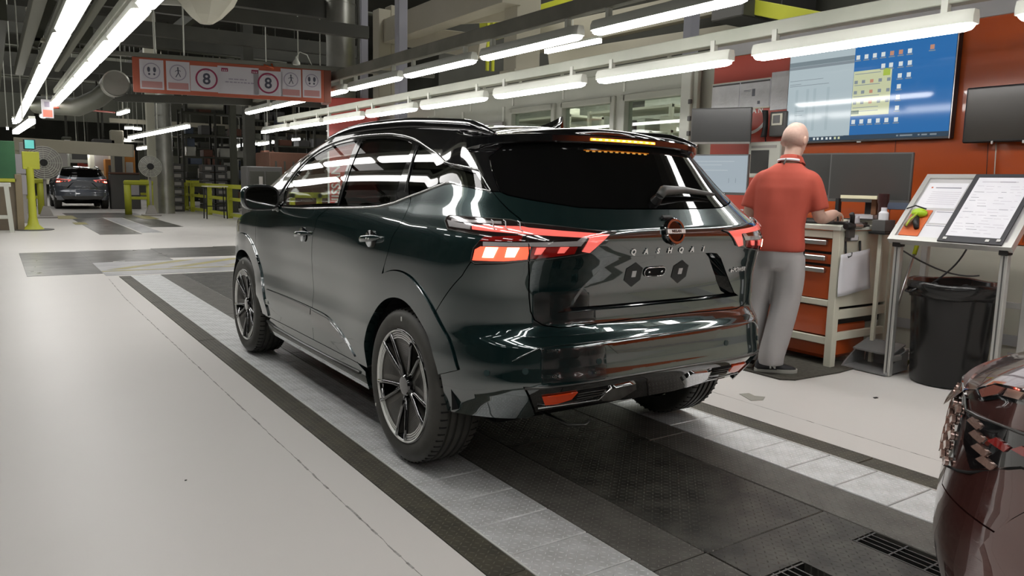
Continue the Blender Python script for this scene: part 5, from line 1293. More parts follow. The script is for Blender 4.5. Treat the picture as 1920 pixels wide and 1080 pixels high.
tag(MB().tube([(5.62, 3.0, .008), (5.55, 2.95, .05), (5.62, 2.9, .10), (5.7, 2.97, .05), (5.62, 3.02, .03), (5.56, 2.96, .12), (5.65, 2.92, .14)], .012, 8).build('coiled_hose', mat('olive_hose', (.20, .21, .08), .5), None, True), 'olive coiled hose on the floor between the stand leg and the bin', 'hose')
mm = MB(); P_ = [(4.60, 3.33), (4.50, 3.20), (4.60, 3.14), (5.02, 3.20), (5.42, 3.17), (5.42, 3.24), (5.02, 3.9), (4.60, 4.5), (4.45, 4.3)]
mt_ = tag(mm.prism([(4.42, 3.22), (4.50, 3.155), (4.98, 3.13), (5.38, 3.17), (5.38, 3.26), (5.03, 3.9), (5.0, 4.6), (4.42, 4.6)], 'z', .0005, .011).build('floor_mat', mottled('ribbed_rubber_mat', (.05, .047, .038), (.085, .08, .065), 40, (.7, .9), bump=.6)), 'dark rubber anti-fatigue mat under the man\'s feet', 'mat')
# right-edge cabinet with white card
ec = thing('edge_cabinet', 'black cabinet with a white card at the right edge of the picture', 'cabinet', (5.85, 1.95, 0), 0)
MB().bbox(-.12, .3, -.25, .10, 0, .95, .01).build('body', M['black'], ec); MB().box(-.1215, -.12, -.1, .06, .42, .80).build('card', M['paper'], ec); MB().prism([(.0, .56), (.05, .56), (.025, .61)], 'x', -.1225, -.1215).build('warning_triangle', mat('lime_print', (.45, .62, .05), .5), ec)
# ------------------------------------------------------------ hanging speed sign
random.seed(23)
M['sign_red'] = mottled('orange_red_sign_board', (.36, .085, .042), (.33, .075, .038), 1.5, (.4, .5))
M['notice'] = mat('white_notice_card', (.46, .44, .46), .45)
M['notice_pink'] = mat('notice_rose_band', (.38, .19, .18), .5)
M['mark_ring'] = mat('dark_red_ring', (.22, .02, .06), .5)
M['mark_dark'] = mat('dark_print', (.05, .05, .07), .5)
M['mark_grey'] = mat('grey_print', (.25, .22, .27), .5)
YS = 11.2
pL, pR = at(247, 107, YS), at(607, 133, YS*.951); bL, bR = at(247, 172, YS), at(607, 192, YS*.951)
sx_ = (pR-pL); sx_.z = 0; SW = sx_.length; SH = .445; zb = (bL.z+bR.z)/2
ang = math.atan2(sx_.y, sx_.x)
sg = thing('hanging_sign', 'long red hanging sign board with walking, footprint and speed 8 notices', 'sign', (pL.x, pL.y, zb), ang)
MB().bbox(0, SW, 0, .05, 0, SH, .004).build('board', M['sign_red'], sg); MB().bbox(SW, SW+.10, .0, .35, 0, SH, .004).build('board_return', mat('brown_board_side', (.16, .05, .03), .6), sg)
MB().bbox(-.9, SW+1.6, -.01, .06, SH+.0, SH+.055, .004).build('hanger_rail', mat('grey_rail', (.14, .14, .115), .5), sg)
def ringm(cx, cz, r, t, y, m, par, nm, n=32):
    mb = MB(); mb.loft([[(cx+math.cos(2*PI*i/n)*q, yy, cz+math.sin(2*PI*i/n)*q) for i in range(n)] for q, yy in ((r, y), (r, y-.002), (r-t, y-.002), (r-t, y))], False); return mb.build(nm, m, par)
def notice(u, w, h, dz, kind):
    x0 = SW*u; z0 = dz; c = MB().bbox(x0, x0+w, -.006, 0, z0, z0+h, .001).build('notice_card', M['notice'], sg); cx = x0+w/2
    if kind in ('foot', 'walk'):
        MB().box(x0+.02, x0+w-.02, -.008, -.006, z0+.02, z0+h*.27).build('caption_band', M['notice_pink'], c); cz = z0+h*.62; ringm(cx, cz, w*.36, .012, -.006, M['mark_grey'], c, 'ring')
        if kind == 'foot':
            for s in (-1, 1):
                MB().prism([(cx+s*.035+.018*math.cos(a), cz+.018+.034*math.sin(a)) for a in [2*PI*i/12 for i in range(12)]], 'y', -.008, -.006).build('footprint', M['mark_dark'], c); MB().prism([(cx+s*.030+.013*math.cos(a), cz-.040+.014*math.sin(a)) for a in [2*PI*i/10 for i in range(10)]], 'y', -.008, -.006).build('heel_print', M['mark_dark'], c)
        else:
            MB().prism([(cx+.010*math.cos(a), cz+.058+.012*math.sin(a)) for a in [2*PI*i/10 for i in range(10)]], 'y', -.008, -.006).build('figure_head', M['mark_dark'], c)
            for a, b, t in (((0, .045), (.004, .0), .016), ((.004, 0), (-.028, -.06), .010), ((.004, 0), (.030, -.055), .010), ((0, .035), (-.036, .012), .007), ((0, .035), (.034, .018), .007)):
                d = Vector((b[0]-a[0], 0, b[1]-a[1])); q = Vector((-d.z, 0, d.x)).normalized()*t/2; A_ = Vector((cx+a[0], 0, cz+a[1])); B_ = Vector((cx+b[0], 0, cz+b[1]))
                MB().prism([((A_+q).x, (A_+q).z), ((A_-q).x, (A_-q).z), ((B_-q).x, (B_-q).z), ((B_+q).x, (B_+q).z)], 'y', -.008, -.006).build('figure_limb', M['mark_dark'], c)
    elif kind == '8':
        cz = z0+h/2; ringm(cx, cz, h*.42, .022, -.006, M['mark_ring'], c, 'ring')
        text_mesh('speed_digit', '8', .20, M['mark_dark'], c, frame((cx, -.0065, cz-.006), (1, 0, 0), (0, 0, 1)), .0012, bold=.004); MB().box(cx-.035, cx+.035, -.008, -.006, cz+.10, cz+.112).build('caption_line', M['mark_grey'], c)
    else:
        for s in (.09, .82):
            k = MB().box(x0+w*s, x0+w*s+.085, -.008, -.006, z0+h*.80, z0+h*.93).build('logo_block', M['mark_ring'], c)
            for j in range(3): MB().box(x0+w*s+.014+j*.022, x0+w*s+.026+j*.022, -.0095, -.008, z0+h*.82, z0+h*.87).build('logo_bar', M['notice'], sg)
        for (a, b, v) in ((.26, .72, .52), (.18, .80, .41)):
            x = x0+w*a
            while x < x0+w*b: ww = random.uniform(.02, .06); MB().box(x, x+ww, -.008, -.006, z0+h*v, z0+h*v+.014).build('caption_line', M['mark_grey'], c); x += ww+.012
U = lambda px: (px-247)/360*1.0
notice(.035, .285, .375, .045, 'foot'); notice(.165, .285, .375, .045, 'walk'); notice(.285, .40, .33, .055, '8'); notice(.425, .525, .36, .045, 'text'); notice(.612, .385, .33, .05, '8'); notice(.760, .27, .375, .05, 'walk'); notice(.880, .25, .375, .055, 'foot')
for (x, dx) in ((.28, -.06), (.62, .03)): MB().tube([(x, .03, SH+.05), (x+dx, .03, 7.6-zb)], .012, 6).build('hanger_rod', M['fixture'], sg)
MB().lathe([(.0, SH+.03), (.05, SH+.04), (.05, SH+.07), (.02, SH+.12), (.012, SH+.15)], 14, (2.05, -.03, 0)).build('lamp_holder', M['fixture'], sg, 'auto'); MB().tube([(2.05, -.03, SH+.14), (2.10, 0, SH+.22), (2.20, .02, SH+.19), (2.26, .03, SH+.06)], .007, 6).build('lamp_cord', M['fixture'], sg, True)
MB().tube([(1.62, -.02, SH+.01), (1.75, -.03, SH-.03), (1.72, -.02, SH+.03)], .012, 6).build('orange_tie', M['drawer'], sg, True)

# ------------------------------------------------------------ ducts, columns, steelwork
M['galv'] = mottled('galvanised_duct', (.34, .34, .30), (.44, .44, .40), 2.5, (.28, .42), metal=.7)
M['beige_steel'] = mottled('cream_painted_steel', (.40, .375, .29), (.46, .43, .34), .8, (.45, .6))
M['lilac_steel'] = mat('lilac_grey_steel', (.33, .33, .38), .45)
M['dark_steel'] = mottled('dark_olive_steel', (.040, .041, .033), (.06, .06, .048), 1.2, (.5, .7))
M['yellow'] = mottled('safety_yellow', (.50, .52, .045), (.44, .46, .04), 2, (.4, .5))
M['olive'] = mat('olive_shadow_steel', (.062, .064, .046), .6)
def duct(name, label, pts, r, seg=.33, rings=True, cat='duct', m='galv'):
    t = thing(name, label, cat, (pts[0][0], pts[0][1], 0)); p_ = [Vector(q) for q in pts]
    MB().tube(p_, r, 24).build('pipe', M[m], t, 'auto', True, angle=50)
    if rings:
        for a, b in zip(p_, p_[1:]):
            n = max(1, int((b-a).length/seg)); d = (b-a).normalized()
            for k in range(n):
                c = a+(b-a)*((k+.5)/n); MB().cyl(c-d*.012, c+d*.012, r+.010, 24).build('seam_band', M[m], t, 'auto', True)
    return t
dX = at(640, 200, 16.3)
duct('vertical_duct', 'large galvanised vertical duct behind the right end of the hanging sign', [(dX.x, 16.3, 0.0), (dX.x, 16.3, 7.4)], .31, .62)
eb = at(345, 216, 28.5)
dd = gnd(313, 400)
duct('vertical_duct', 'galvanised duct standing on the floor by the yellow rail with a bent top', [(dd.x, dd.y, 0), (dd.x, dd.y, 4.0), (dd.x+.25, dd.y, 4.5), (dd.x+.8, dd.y-.2, 4.75), (dd.x+2.1, dd.y-.4, 4.75)], .27, .40)
duct('horizontal_duct', 'short dark lower duct stub beside the bent duct', [(dd.x+1.0, dd.y+.9, 4.05), (dd.x+2.2, dd.y+.7, 4.05)], .27, .4)
MB().cyl((dd.x+1.6, dd.y+.8, 4.3), (dd.x+1.6, dd.y+.8, 7.6), .02, 8).build('hanger', M['dark_steel'], bpy.data.objects['horizontal_duct'], world=True)
wc = at(290, 320, 30.3)
def column(label, x, y, w, z0, z1, m, name='column', cat='column'):
    t = thing(name, label, cat, (x, y, z0))
    MB().bbox(-w/2, w/2, -w/2, -w*.36, 0, z1-z0, .004).build('flange', M[m], t); MB().bbox(-w/2, w/2, w*.36, w/2, 0, z1-z0, .004).build('flange', M[m], t); MB().box(-w*.07, w*.07, -w*.36, w*.36, 0, z1-z0).build('web', M[m], t)
    MB().bbox(-w*.6, w*.6, -w*.6, w*.6, 0, .03, .004).build('base_plate', M[m], t); return t
def solidcol(label, x, y, w, d, z0, z1, m, name='column', cat='column'):
    t = thing(name, label, cat, (x, y, z0)); MB().bbox(-w/2, w/2, -d/2, d/2, 0, z1-z0, .01).build('shaft', M[m], t); MB().bbox(-w*.6, w*.6, -d*.6, d*.6, 0, .04, .004).build('base_plate', M[m], t); return t
solidcol('cream column just left of the far galvanised duct', wc.x, 30.3, .42, .3, 0, 7.55, 'cream_frame')
# open steel frame behind the office
for (px, w, lab) in ((716, .27, 'left post of the cream steel portal behind the upper lights'), (740, .30, 'right post of the cream steel portal behind the upper lights')):
    q = at(px, 120, 15.0); solidcol(lab, q.x, 15.0, w, .3, 0, 4.75 if px < 730 else 4.85, 'beige_steel')
q = at(979, 60, 10.4); solidcol('broad cream column rising behind the upper right lights', q.x, 10.4, .46, .36, 3.04, 7.55, 'beige_steel')
q = at(752, 100, 12.5); solidcol('lilac grey post in front of the cream portal', q.x, 12.5, .17, .17, 0, 7.55, 'lilac_steel')
q = at(681, 80, 14.6); solidcol('grey post right of the large vertical duct', q.x, 14.6, .15, .15, 0, 7.55, 'lilac_steel')
q = at(672, 100, 14.4); solidcol('thin dark conduit post beside the large vertical duct', q.x, 14.4, .05, .05, 0, 7.55, 'dark_steel')
q = at(1296, 60, 8.2); solidcol('lilac grey post above the office wall behind the upper light', q.x, 8.2, .17, .17, 3.04, 7.55, 'lilac_steel')
def beam2(label, a, b, w, h, m, name='steel_beam', cat='beam'):
    o = MB().beam(a, b, w, h).build(name, M[m], None, False, bevel=.01); return tag(o, label, cat)
def P(px, py, Y): return at(px, py, Y)
beam2('large cream raking beam at the top centre', P(728, 62, 15.0), P(960, -22, 10.2), .34, .46, 'beige_steel')
beam2('slim cream brace below the raking beam', P(815, 40, 14.2), P(975, 28, 10.6), .10, .17, 'beige_steel')
beam2('cream lower chord dipping to the right behind the lights', P(752, 66, 14.6), P(905, 88, 12.0), .16, .42, 'beige_steel')
beam2('cream knee brace at the portal corner', P(742, 88, 15.0), P(765, 62, 14.7), .12, .2, 'beige_steel')
beam2('broad cream beam above the office wall', P(1000, 78, 14), P(1500, -30, 10.2), .3, .5, 'beige_steel')
beam2('pale soffit beam behind the second upper light', P(1030, 118, 13.5), P(1500, 45, 10.2), .5, .34, 'beige_steel')
beam2('yellow crane beam crossing at the top behind the lights', P(905, 62, 15), P(1110, 2, 12.2), .2, .40, 'yellow')
beam2('yellow crane beam at the top right above the office', P(1370, 5, 9.6), P(1560, 42, 7.6), .2, .24, 'yellow')
for (px) in (915, 925): q = P(px, 40, 13.8); tag(MB().bbox(q.x-.03, q.x+.03, 13.77, 13.83, 3.6, 7.5, .004).build('yellow_upright', M['yellow']), ['left', 'right'][px > 920] + ' thin yellow upright beside the broad cream column', 'post')
for k, (px, py, Y) in enumerate(((1430, 8, 9), (1500, -6, 9))):
    q = P(px, py, Y); tag(MB().bbox(q.x-.5, q.x+.5, Y, Y+.7, q.z-.25, q.z+.5, .02).build('air_handler', M['bezel']), ['dark blue grey plant box above the office, left one', 'dark blue grey plant box above the office, right one'][k], 'plant box')
# deck above the office: dark void wall behind the steelwork
struct(MB().box(13.0, 13.2, 4, 24, 3.0, 7.6).build('wall_upper_right', M['darkwall']))
# cross beams and purlins of the roof over the aisle
for k, (Y, z, w, h) in enumerate(((14.5, 4.05, .12, .22), (17, 4.9, .2, .35), (20, 5.3, .25, .4), (23.5, 5.2, .25, .35), (27, 5.5, .3, .5), (31, 5.0, .3, .45), (36, 5.3, .3, .5), (42, 5.2, .4, .6))):
    tag(MB().beam((-10, Y, z), (.415*Y, Y-.6, z), w, h).build('cross_beam', M['dark_steel']), 'dark steel cross beam in the roof, %s behind the hanging sign' % ordn(k), 'beam', 'dark roof beams')
for k, x in enumerate((-3.2, -.6, 2.2, 5.2)):
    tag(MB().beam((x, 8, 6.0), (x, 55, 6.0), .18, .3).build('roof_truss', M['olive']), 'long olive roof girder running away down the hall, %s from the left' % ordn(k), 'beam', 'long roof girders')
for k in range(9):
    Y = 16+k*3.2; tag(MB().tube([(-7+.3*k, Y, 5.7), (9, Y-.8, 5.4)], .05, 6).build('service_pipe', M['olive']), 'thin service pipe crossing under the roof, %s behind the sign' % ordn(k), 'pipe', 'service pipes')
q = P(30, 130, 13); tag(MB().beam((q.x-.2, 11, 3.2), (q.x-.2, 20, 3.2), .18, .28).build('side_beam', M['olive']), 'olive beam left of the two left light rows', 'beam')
beam2('olive diagonal brace at the top left', P(62, 88, 10), P(100, 0, 10), .05, .09, 'olive')
for k, (x0, y0, x1, y1) in enumerate(((48, 18, 84, 19), (52, 73, 90, 76))): beam2(['upper short grey bracket at the top left', 'lower short grey bracket at the top left'][k], P(x0, y0, 10), P(x1, y1, 10), .05, .05, 'cream_frame')
area('hall_fill_light', (8.5, 9, 6.9), (3, 8), 260)  # added fill light that brightens the steelwork above the office
# round duct mouth pointing at the camera
q = P(218, 156, 15); t = thing('round_duct', 'round grey duct end facing the camera left of the hanging sign', 'duct', tuple(q))
MB().lathe([(.0, .02), (.20, .02), (.22, 0), (.22, .06), (.20, .5), (.20, .7)], 30, (0, 0, 0), 'y').build('duct_mouth', M['galv'], t, 'auto')
MB().tube([(-.03, .5, -.03), (-.22, .7, -.22), (-.5, 1.2, -.36), (-1.1, 2, -.30)], .16, 20).build('duct_bend', M['olive'], t, 'auto')  # bend in dark olive, its dim shading put into the colour
beam2('grey rail behind the duct end running to the right', P(215, 183, 15.4), P(640, 196, 14.6), .06, .14, 'dark_steel')
# high bay lamp at the top and its bracket
q = P(385, 10, 9.0); t = thing('high_bay_lamp', 'cream faceted high bay lamp at the top edge above the sign', 'lamp', tuple(q))
MB().lathe([(.0, -.20), (.07, -.19), (.17, -.12), (.30, .02), (.34, .10), (.34, .14), (.0, .14)], 8).build('reflector', M['cream_frame'], t); MB().bbox(-.12, .12, -.12, .12, .14, .35, .02).build('gear_box', M['fixture'], t); MB().cyl((0, 0, .35), (0, 0, 7.6-q.z), .02, 8).build('stem', M['fixture'], t)
beam2('white conduit at the top edge right of the left lights', P(285, 2, 9), P(345, 6, 9), .04, .06, 'fixture')
q = P(163, 66, 11); tag(MB().bbox(q.x-.09, q.x+.09, 11, 11.2, q.z-.10, q.z+.11, .02).build('ceiling_box', M['olive']), 'small olive box hanging between the two left light rows', 'box')
q = P(89, 204, 16); t = thing('hanging_placard', 'small white placard with a red lower half hanging at the end of the left lights', 'placard', tuple(q))
MB().bbox(-.09, .09, -.01, .01, -.16, .16, .004).build('card', M['notice'], t); MB().box(-.07, .07, -.014, -.01, -.14, -.02).build('red_panel', mat('salmon_print', (.62, .16, .11), .5), t); MB().box(-.045, .035, -.014, -.01, .03, .12).build('dark_print', M['mark_grey'], t); MB().cyl((0, 0, .16), (0, 0, 2.8), .012, 6).build('hanger_rod', M['fixture'], t)
t = tag(MB().tube([P(98, 202, 16), P(130, 203, 17), P(215, 211, 19)], .018, 6).build('red_pipe', mat('red_pipe_paint', (.45, .06, .03), .5), None, True), 'thin red pipe running right from the small placard', 'pipe')
# red column
M['colred'] = mottled('red_column_wrap', (.52, .085, .070), (.46, .07, .058), 1.5, (.3, .4))
a, b = at(614, 250, 14.4), at(707, 250, 13.9)
t = thing('red_column', 'red clad column with white upright lettering behind the roof front', 'column', (a.x, a.y, 0), math.atan2(b.y-a.y, b.x-a.x)); w = Vector((b.x-a.x, b.y-a.y, 0)).length
MB().bbox(0, w, 0, .4, 0.0, 2.86, .01).build('cladding', M['colred'], t); MB().box(-.004, .03, -.004, .0, .0, 2.86).build('edge_strip', M['white_print'], t)
text_mesh('column_lettering', 'NISSAN', .24, M['white_print'], t, frame((.16, -.004, 1.18), (0, 0, 1), (-1, 0, 0)), .002, bold=.004)

# ------------------------------------------------------------ office noticeboard sign (on the office wall, partly above the car roof)
y0_, y1_ = atx(943, 215, XO-.05).y, atx(820, 222, XO-.05).y
t = thing('wall_banner', 'long pale banner with one line of print on the office wall above the roof', 'banner', (XO-.05, (y0_+y1_)/2, 1.9), -PI/2); L = y1_-y0_
MB().bbox(-L/2, L/2, -.01, .01, -.32, .30, .003).build('board', M['notice'], t)
for z_ in (-.325, .30): MB().bbox(-L/2-.02, L/2+.02, -.02, .012, z_, z_+.025, .003).build('frame_bar', M['bezel_pale'], t)
for x_ in (-L/2-.02, L/2): MB().bbox(x_, x_+.02, -.02, .012, -.3, .3, .003).build('frame_bar', M['bezel_pale'], t)
x = -L/2+.9
while x < L/2-.1: ww = random.uniform(.05, .28); MB().box(x, x+ww, -.0125, -.01, .06, .13).build('print_line', M['mark_grey'], t); x += ww+.06

# ------------------------------------------------------------ far fluorescent lights over the hall
def farlight(px0, py0, px1, py1, Y0, Y1, k):
    a, b = at(px0, py0, Y0), at(px1, py1, Y1); c = (a+b)/2; d = b-a; L = d.length
    t = thing('batten_light', FL[k], 'light', tuple(c), 0, 'far hall lights'); h = d.normalized()*L/2; r = max(.045, .0018*c.y)
    MB().beam(-h, h, r*2, r*1.4).build('diffuser', M['diffuser'], t); MB().beam(-h+Vector((0, 0, r*1.2)), h+Vector((0, 0, r*1.2)), r*2, r*.9).build('housing', M['fixture'], t); MB().cyl((0, 0, r), (0, 0, 7.6-c.z), .012, 6).build('hanger', M['fixture'], t)
FL = ['long fluorescent light in front of the far duct', 'short light at the far left below the left rows', 'small far light above the background car, right of it', 'far light pair left end behind the sign', 'far light pair right end behind the sign',
      'left of two tiny lights over the background car', 'right of two tiny lights over the background car', 'tiny far light left of the long light', 'tiny far light right of the first tiny one', 'far light in the dark rack area, leftmost', 'far light in the dark rack area, second', 'far light in the dark rack area, third', 'far light in the dark rack area, fourth',
      'far light in the dark rack area by the red column', 'bare tube light below the second upper batten', 'far light pair near the white column', 'far upright glow at the far left, upper', 'far short light left edge of the car roof', 'short light under the lower rail, left', 'short light under the lower rail, middle', 'short light under the lower rail, right']
for k, a in enumerate(((243, 259, 353, 237, 22, 19), (29, 248, 60, 227, 17, 14), (222, 214, 240, 208, 24, 23), (234, 240, 248, 240, 34, 34), (250, 241, 265, 242, 34, 34), (138, 285, 150, 280, 40, 39), (154, 280, 166, 275, 39, 38), (220, 262, 230, 262, 38, 38), (234, 263, 245, 263, 38, 38),
    (440, 275, 459, 271, 34, 33), (475, 270, 480, 270, 34, 34), (485, 271, 510, 267, 34, 33), (513, 267, 527, 266, 33, 33), (548, 262, 562, 261, 32, 32), (1024, 97, 1125, 76, 11.5, 10.2), (259, 279, 282, 276, 36, 35), (26, 222, 28, 232, 24, 24), (12, 241, 16, 241, 26, 26), (493, 248, 511, 245, 22, 20), (550, 239, 573, 235, 19, 17.5), (591, 233, 613, 229, 17.5, 16.5))): farlight(*a, k)

# ------------------------------------------------------------ yellow guard rail
g0, g1 = gnd(329, 391), gnd(448, 412); dirr = (g1-g0).normalized()
def on(d): return g0+dirr*d
tot = 13.5
rl = thing('guard_rail', 'yellow guard rail running along the right of the far aisle', 'guard rail', tuple(g0)); 
def rel(v): return v-g0
for z in (.12, .62, 1.02): MB().beam(rel(on(0))+Vector((0, 0, z)), rel(on(tot))+Vector((0, 0, z)), .06, .13 if z > .9 else .10).build('rail_bar', M['yellow'], rl)
for d in (1.1, 2.0, 3.0, 5.6, 8.2, 10.6, 13.4): q = rel(on(d)); MB().bbox(q.x-.07, q.x+.07, q.y-.07, q.y+.07, 0, 1.08, .006).build('rail_post', M['yellow'], rl)
r2 = thing('guard_rail', 'short yellow rail behind the far galvanised duct', 'guard rail', (g0.x-1.4, g0.y+1.5, 0)); 
for z in (.5, 1.05): MB().box(0, 3.6, -.03, .03, z, z+.1).build('rail_bar', M['yellow'], r2)
for x in (.1, 1.2, 2.4, 3.5): MB().box(x-.06, x+.06, -.06, .06, 0, 1.14).build('rail_post', M['yellow'], r2)
# fence beside the column seen through the car
q = at(590, 362, 16.5); t = thing('guard_rail', 'near yellow rail end seen through the front door glass', 'guard rail', (q.x, 16.5, 0)); MB().bbox(-.55, .75, -.05, .05, .90, 1.02, .006).build('rail_bar', M['yellow'], t)
for x in (-.5, .1, .7): MB().bbox(x-.05, x+.05, -.05, .05, 0, 1.0, .006).build('rail_post', M['yellow'], t)
# bollards: yellow hoop frames
for k, (px, py) in enumerate(((262, 402), (52, 402))):
    q = gnd(px, py); t = thing('hoop_barrier', ['yellow hoop barrier right of the far car', 'yellow hoop barrier left of the far car'][k], 'barrier', tuple(q)); w = .34 if k == 0 else .40; h = 1.05
    for x in (-w, w): MB().lathe([(.11, 0), (.11, h-.05)], 16, (x, 0, 0)).build('upright', M['yellow'], t, True)
    MB().bbox(-w-.11, w+.11, -.11, .11, h-.06, h+.10, .04).build('top_bar', M['yellow'], t); MB().bbox(-w, w, -.05, .05, .5, .6, .02).build('cross_bar', M['yellow'], t)
# bulkheads closing the far hall
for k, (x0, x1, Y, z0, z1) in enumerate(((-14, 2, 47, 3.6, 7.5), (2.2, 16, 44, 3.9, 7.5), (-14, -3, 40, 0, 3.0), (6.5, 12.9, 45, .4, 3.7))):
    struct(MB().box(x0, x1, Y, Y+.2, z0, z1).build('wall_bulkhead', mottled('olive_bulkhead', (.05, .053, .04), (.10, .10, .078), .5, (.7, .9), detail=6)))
# high table
q = gnd(404, 410); t = thing('high_table', 'small high table with thin black legs before the yellow rail', 'table', tuple(q)); MB().bbox(-.34, .36, -.25, .25, 1.0, 1.035, .006).build('top', M['cream_frame'], t)
for x in (-.30, .32):
    for y in (-.2, .2): MB().tube([(x, y, 0), (x*.93, y*.9, 1.0)], .018, 8).build('leg', M['black'], t, True)
MB().box(-.29, .31, -.01, .01, .38, .41).build('foot_rail', M['black'], t)
# far clutter: yellow stand with display, fans, cabinets
q = gnd(63, 431); t = thing('floor_stand', 'yellow floor stand on a dark round base at the left', 'stand', tuple(q)); k_ = q.y/1436
MB().lathe([(.0, .0), (.42, .0), (.42, .015), (.0, .02)], 28).build('base', M['bezel'], t, 'auto'); MB().lathe([(.22, .02), (.12, .12), (.085, .3), (.075, 1.0), (.08, 1.45)], 20).build('pole', M['yellow'], t, 'auto'); MB().bbox(-.14, .20, -.06, .06, 1.40, 1.80, .01).build('head_box', M['yellow'], t); MB().bbox(-.10, .14, -.09, -.06, 1.85, 2.08, .01).build('display_case', M['black'], t); MB().box(-.07, .11, -.095, -.09, 1.87, 2.06).build('display', scr_mat('cyan_display', (.15, .62, .55), 1.0), t)
def fan(px, py, pxg, pyg, label, r):
    g = gnd(pxg, pyg); c = at(px, py, g.y); t = thing('drum_fan', label, 'fan', tuple(g)); h = c.z; n = 24
    MB().lathe([(r, -.06), (r*1.02, 0), (r, .06)], 28, (0, 0, h), 'y').build('rim', M['bezel_pale'], t, True)
    cage = MB()
    for q_ in range(1, 9):
        R1 = r*q_/8; cage.tube([(math.cos(2*PI*i/n)*R1, -.07-.03*(1-q_/8), h+math.sin(2*PI*i/n)*R1) for i in range(n+1)], .008, 4)
    for i in range(12): a = 2*PI*i/12; cage.tube([(0, -.10, h), (math.cos(a)*r, -.06, h+math.sin(a)*r)], .007, 4)
    tag(cage.build('grille', M['fixture'], t), kind='stuff')
    for i in range(4):
        a = 2*PI*i/4+.4; MB().hexa([(math.cos(a-.1)*.08, -.02, h+math.sin(a-.1)*.08), (math.cos(a+.1)*.08, .0, h+math.sin(a+.1)*.08), (math.cos(a+.4)*r*.85, .03, h+math.sin(a+.4)*r*.85), (math.cos(a-.35)*r*.85, -.03, h+math.sin(a-.35)*r*.85), (math.cos(a-.1)*.08, -.01, h+math.sin(a-.1)*.08), (math.cos(a+.1)*.08, .01, h+math.sin(a+.1)*.08), (math.cos(a+.4)*r*.85, .04, h+math.sin(a+.4)*r*.85), (math.cos(a-.35)*r*.85, -.02, h+math.sin(a-.35)*r*.85)]).build('blade', M['bezel_pale'], t)
    MB().lathe([(.10, -.12), (.10, .14)], 16, (0, 0, h), 'y').build('motor', M['black'], t, 'auto'); MB().cyl((0, .08, .05), (0, .08, h-.1), .04, 10).build('pole', M['bezel_pale'], t, True); MB().bbox(-.28, .28, -.12, .30, 0, .06, .02).build('base', M['bezel_pale'], t)
    MB().prism([(-.2, 0), (.2, 0), (.07, .35), (-.07, .35)], 'y', -.02, .18).build('base_cover', M['bezel_pale'], t)
fan(83, 305, 88, 409, 'large pale drum fan behind the yellow stand', .47); fan(274, 312, 285, 405, 'silver drum fan left of the far galvanised duct', .34)
# left edge: green cabinet, trestle, brown panel
q0, q1 = at(-40, 262, 21), at(31, 335, 21)
t = thing('green_cabinet', 'tall green panel at the left edge above a brown board', 'panel', (q1.x, 21, 0)); MB().bbox(-1.4, 0, 0, .5, q1.z, q0.z, .01).build('green_panel', mottled('green_panel_paint', (.03, .12, .05), (.04, .15, .06), 2, (.4, .5)), t); MB().bbox(-1.4, 0, -.02, .5, q1.z-.08, q1.z, .01).build('yellow_strip', M['yellow'], t); MB().bbox(-1.35, -.02, .05, .5, 0, q1.z-.08, .01).build('brown_board', mottled('brown_panel', (.17, .14, .10), (.21, .17, .12), 3, (.5, .7)), t); MB().bbox(-.04, .10, -.02, .06, 0, q1.z+.1, .01).build('edge_post', mat('tan_post', (.26, .21, .13), .6), t); MB().bbox(-.38, -.33, -.02, 0, q1.z+.10, q1.z+.15, .004).build('handle', M['satin'], t)
q = gnd(10, 436); t = thing('white_trestle', 'white metal trestle frame at the left edge', 'trestle', tuple(q)); MB().bbox(-.9, .16, -.04, .04, 1.00, 1.09, .01).build('top_bar', M['fixture'], t)
MB().beam((.13, 0, 0), (.07, 0, 1.04), .09, .09).build('leg', M['fixture'], t); MB().beam((-.87, 0, 0), (-.82, 0, 1.04), .09, .09).build('leg', M['fixture'], t); MB().bbox(-.85, .13, -.03, .03, .30, .38, .01).build('cross_bar', M['fixture'], t)
q = at(43, 327, 24); t = thing('paper_board', 'board with two white sheets between the green panel and the yellow stand', 'board', (q.x, 24, 0)); MB().bbox(-.05, .05, 0, .06, 0, 2.1, .01).build('post', M['bezel_pale'], t)
for z_ in (q.z+.02, q.z-.52): MB().bbox(-.20, .20, -.03, -.01, z_, z_+.50, .004).build('sheet', M['notice'], t)
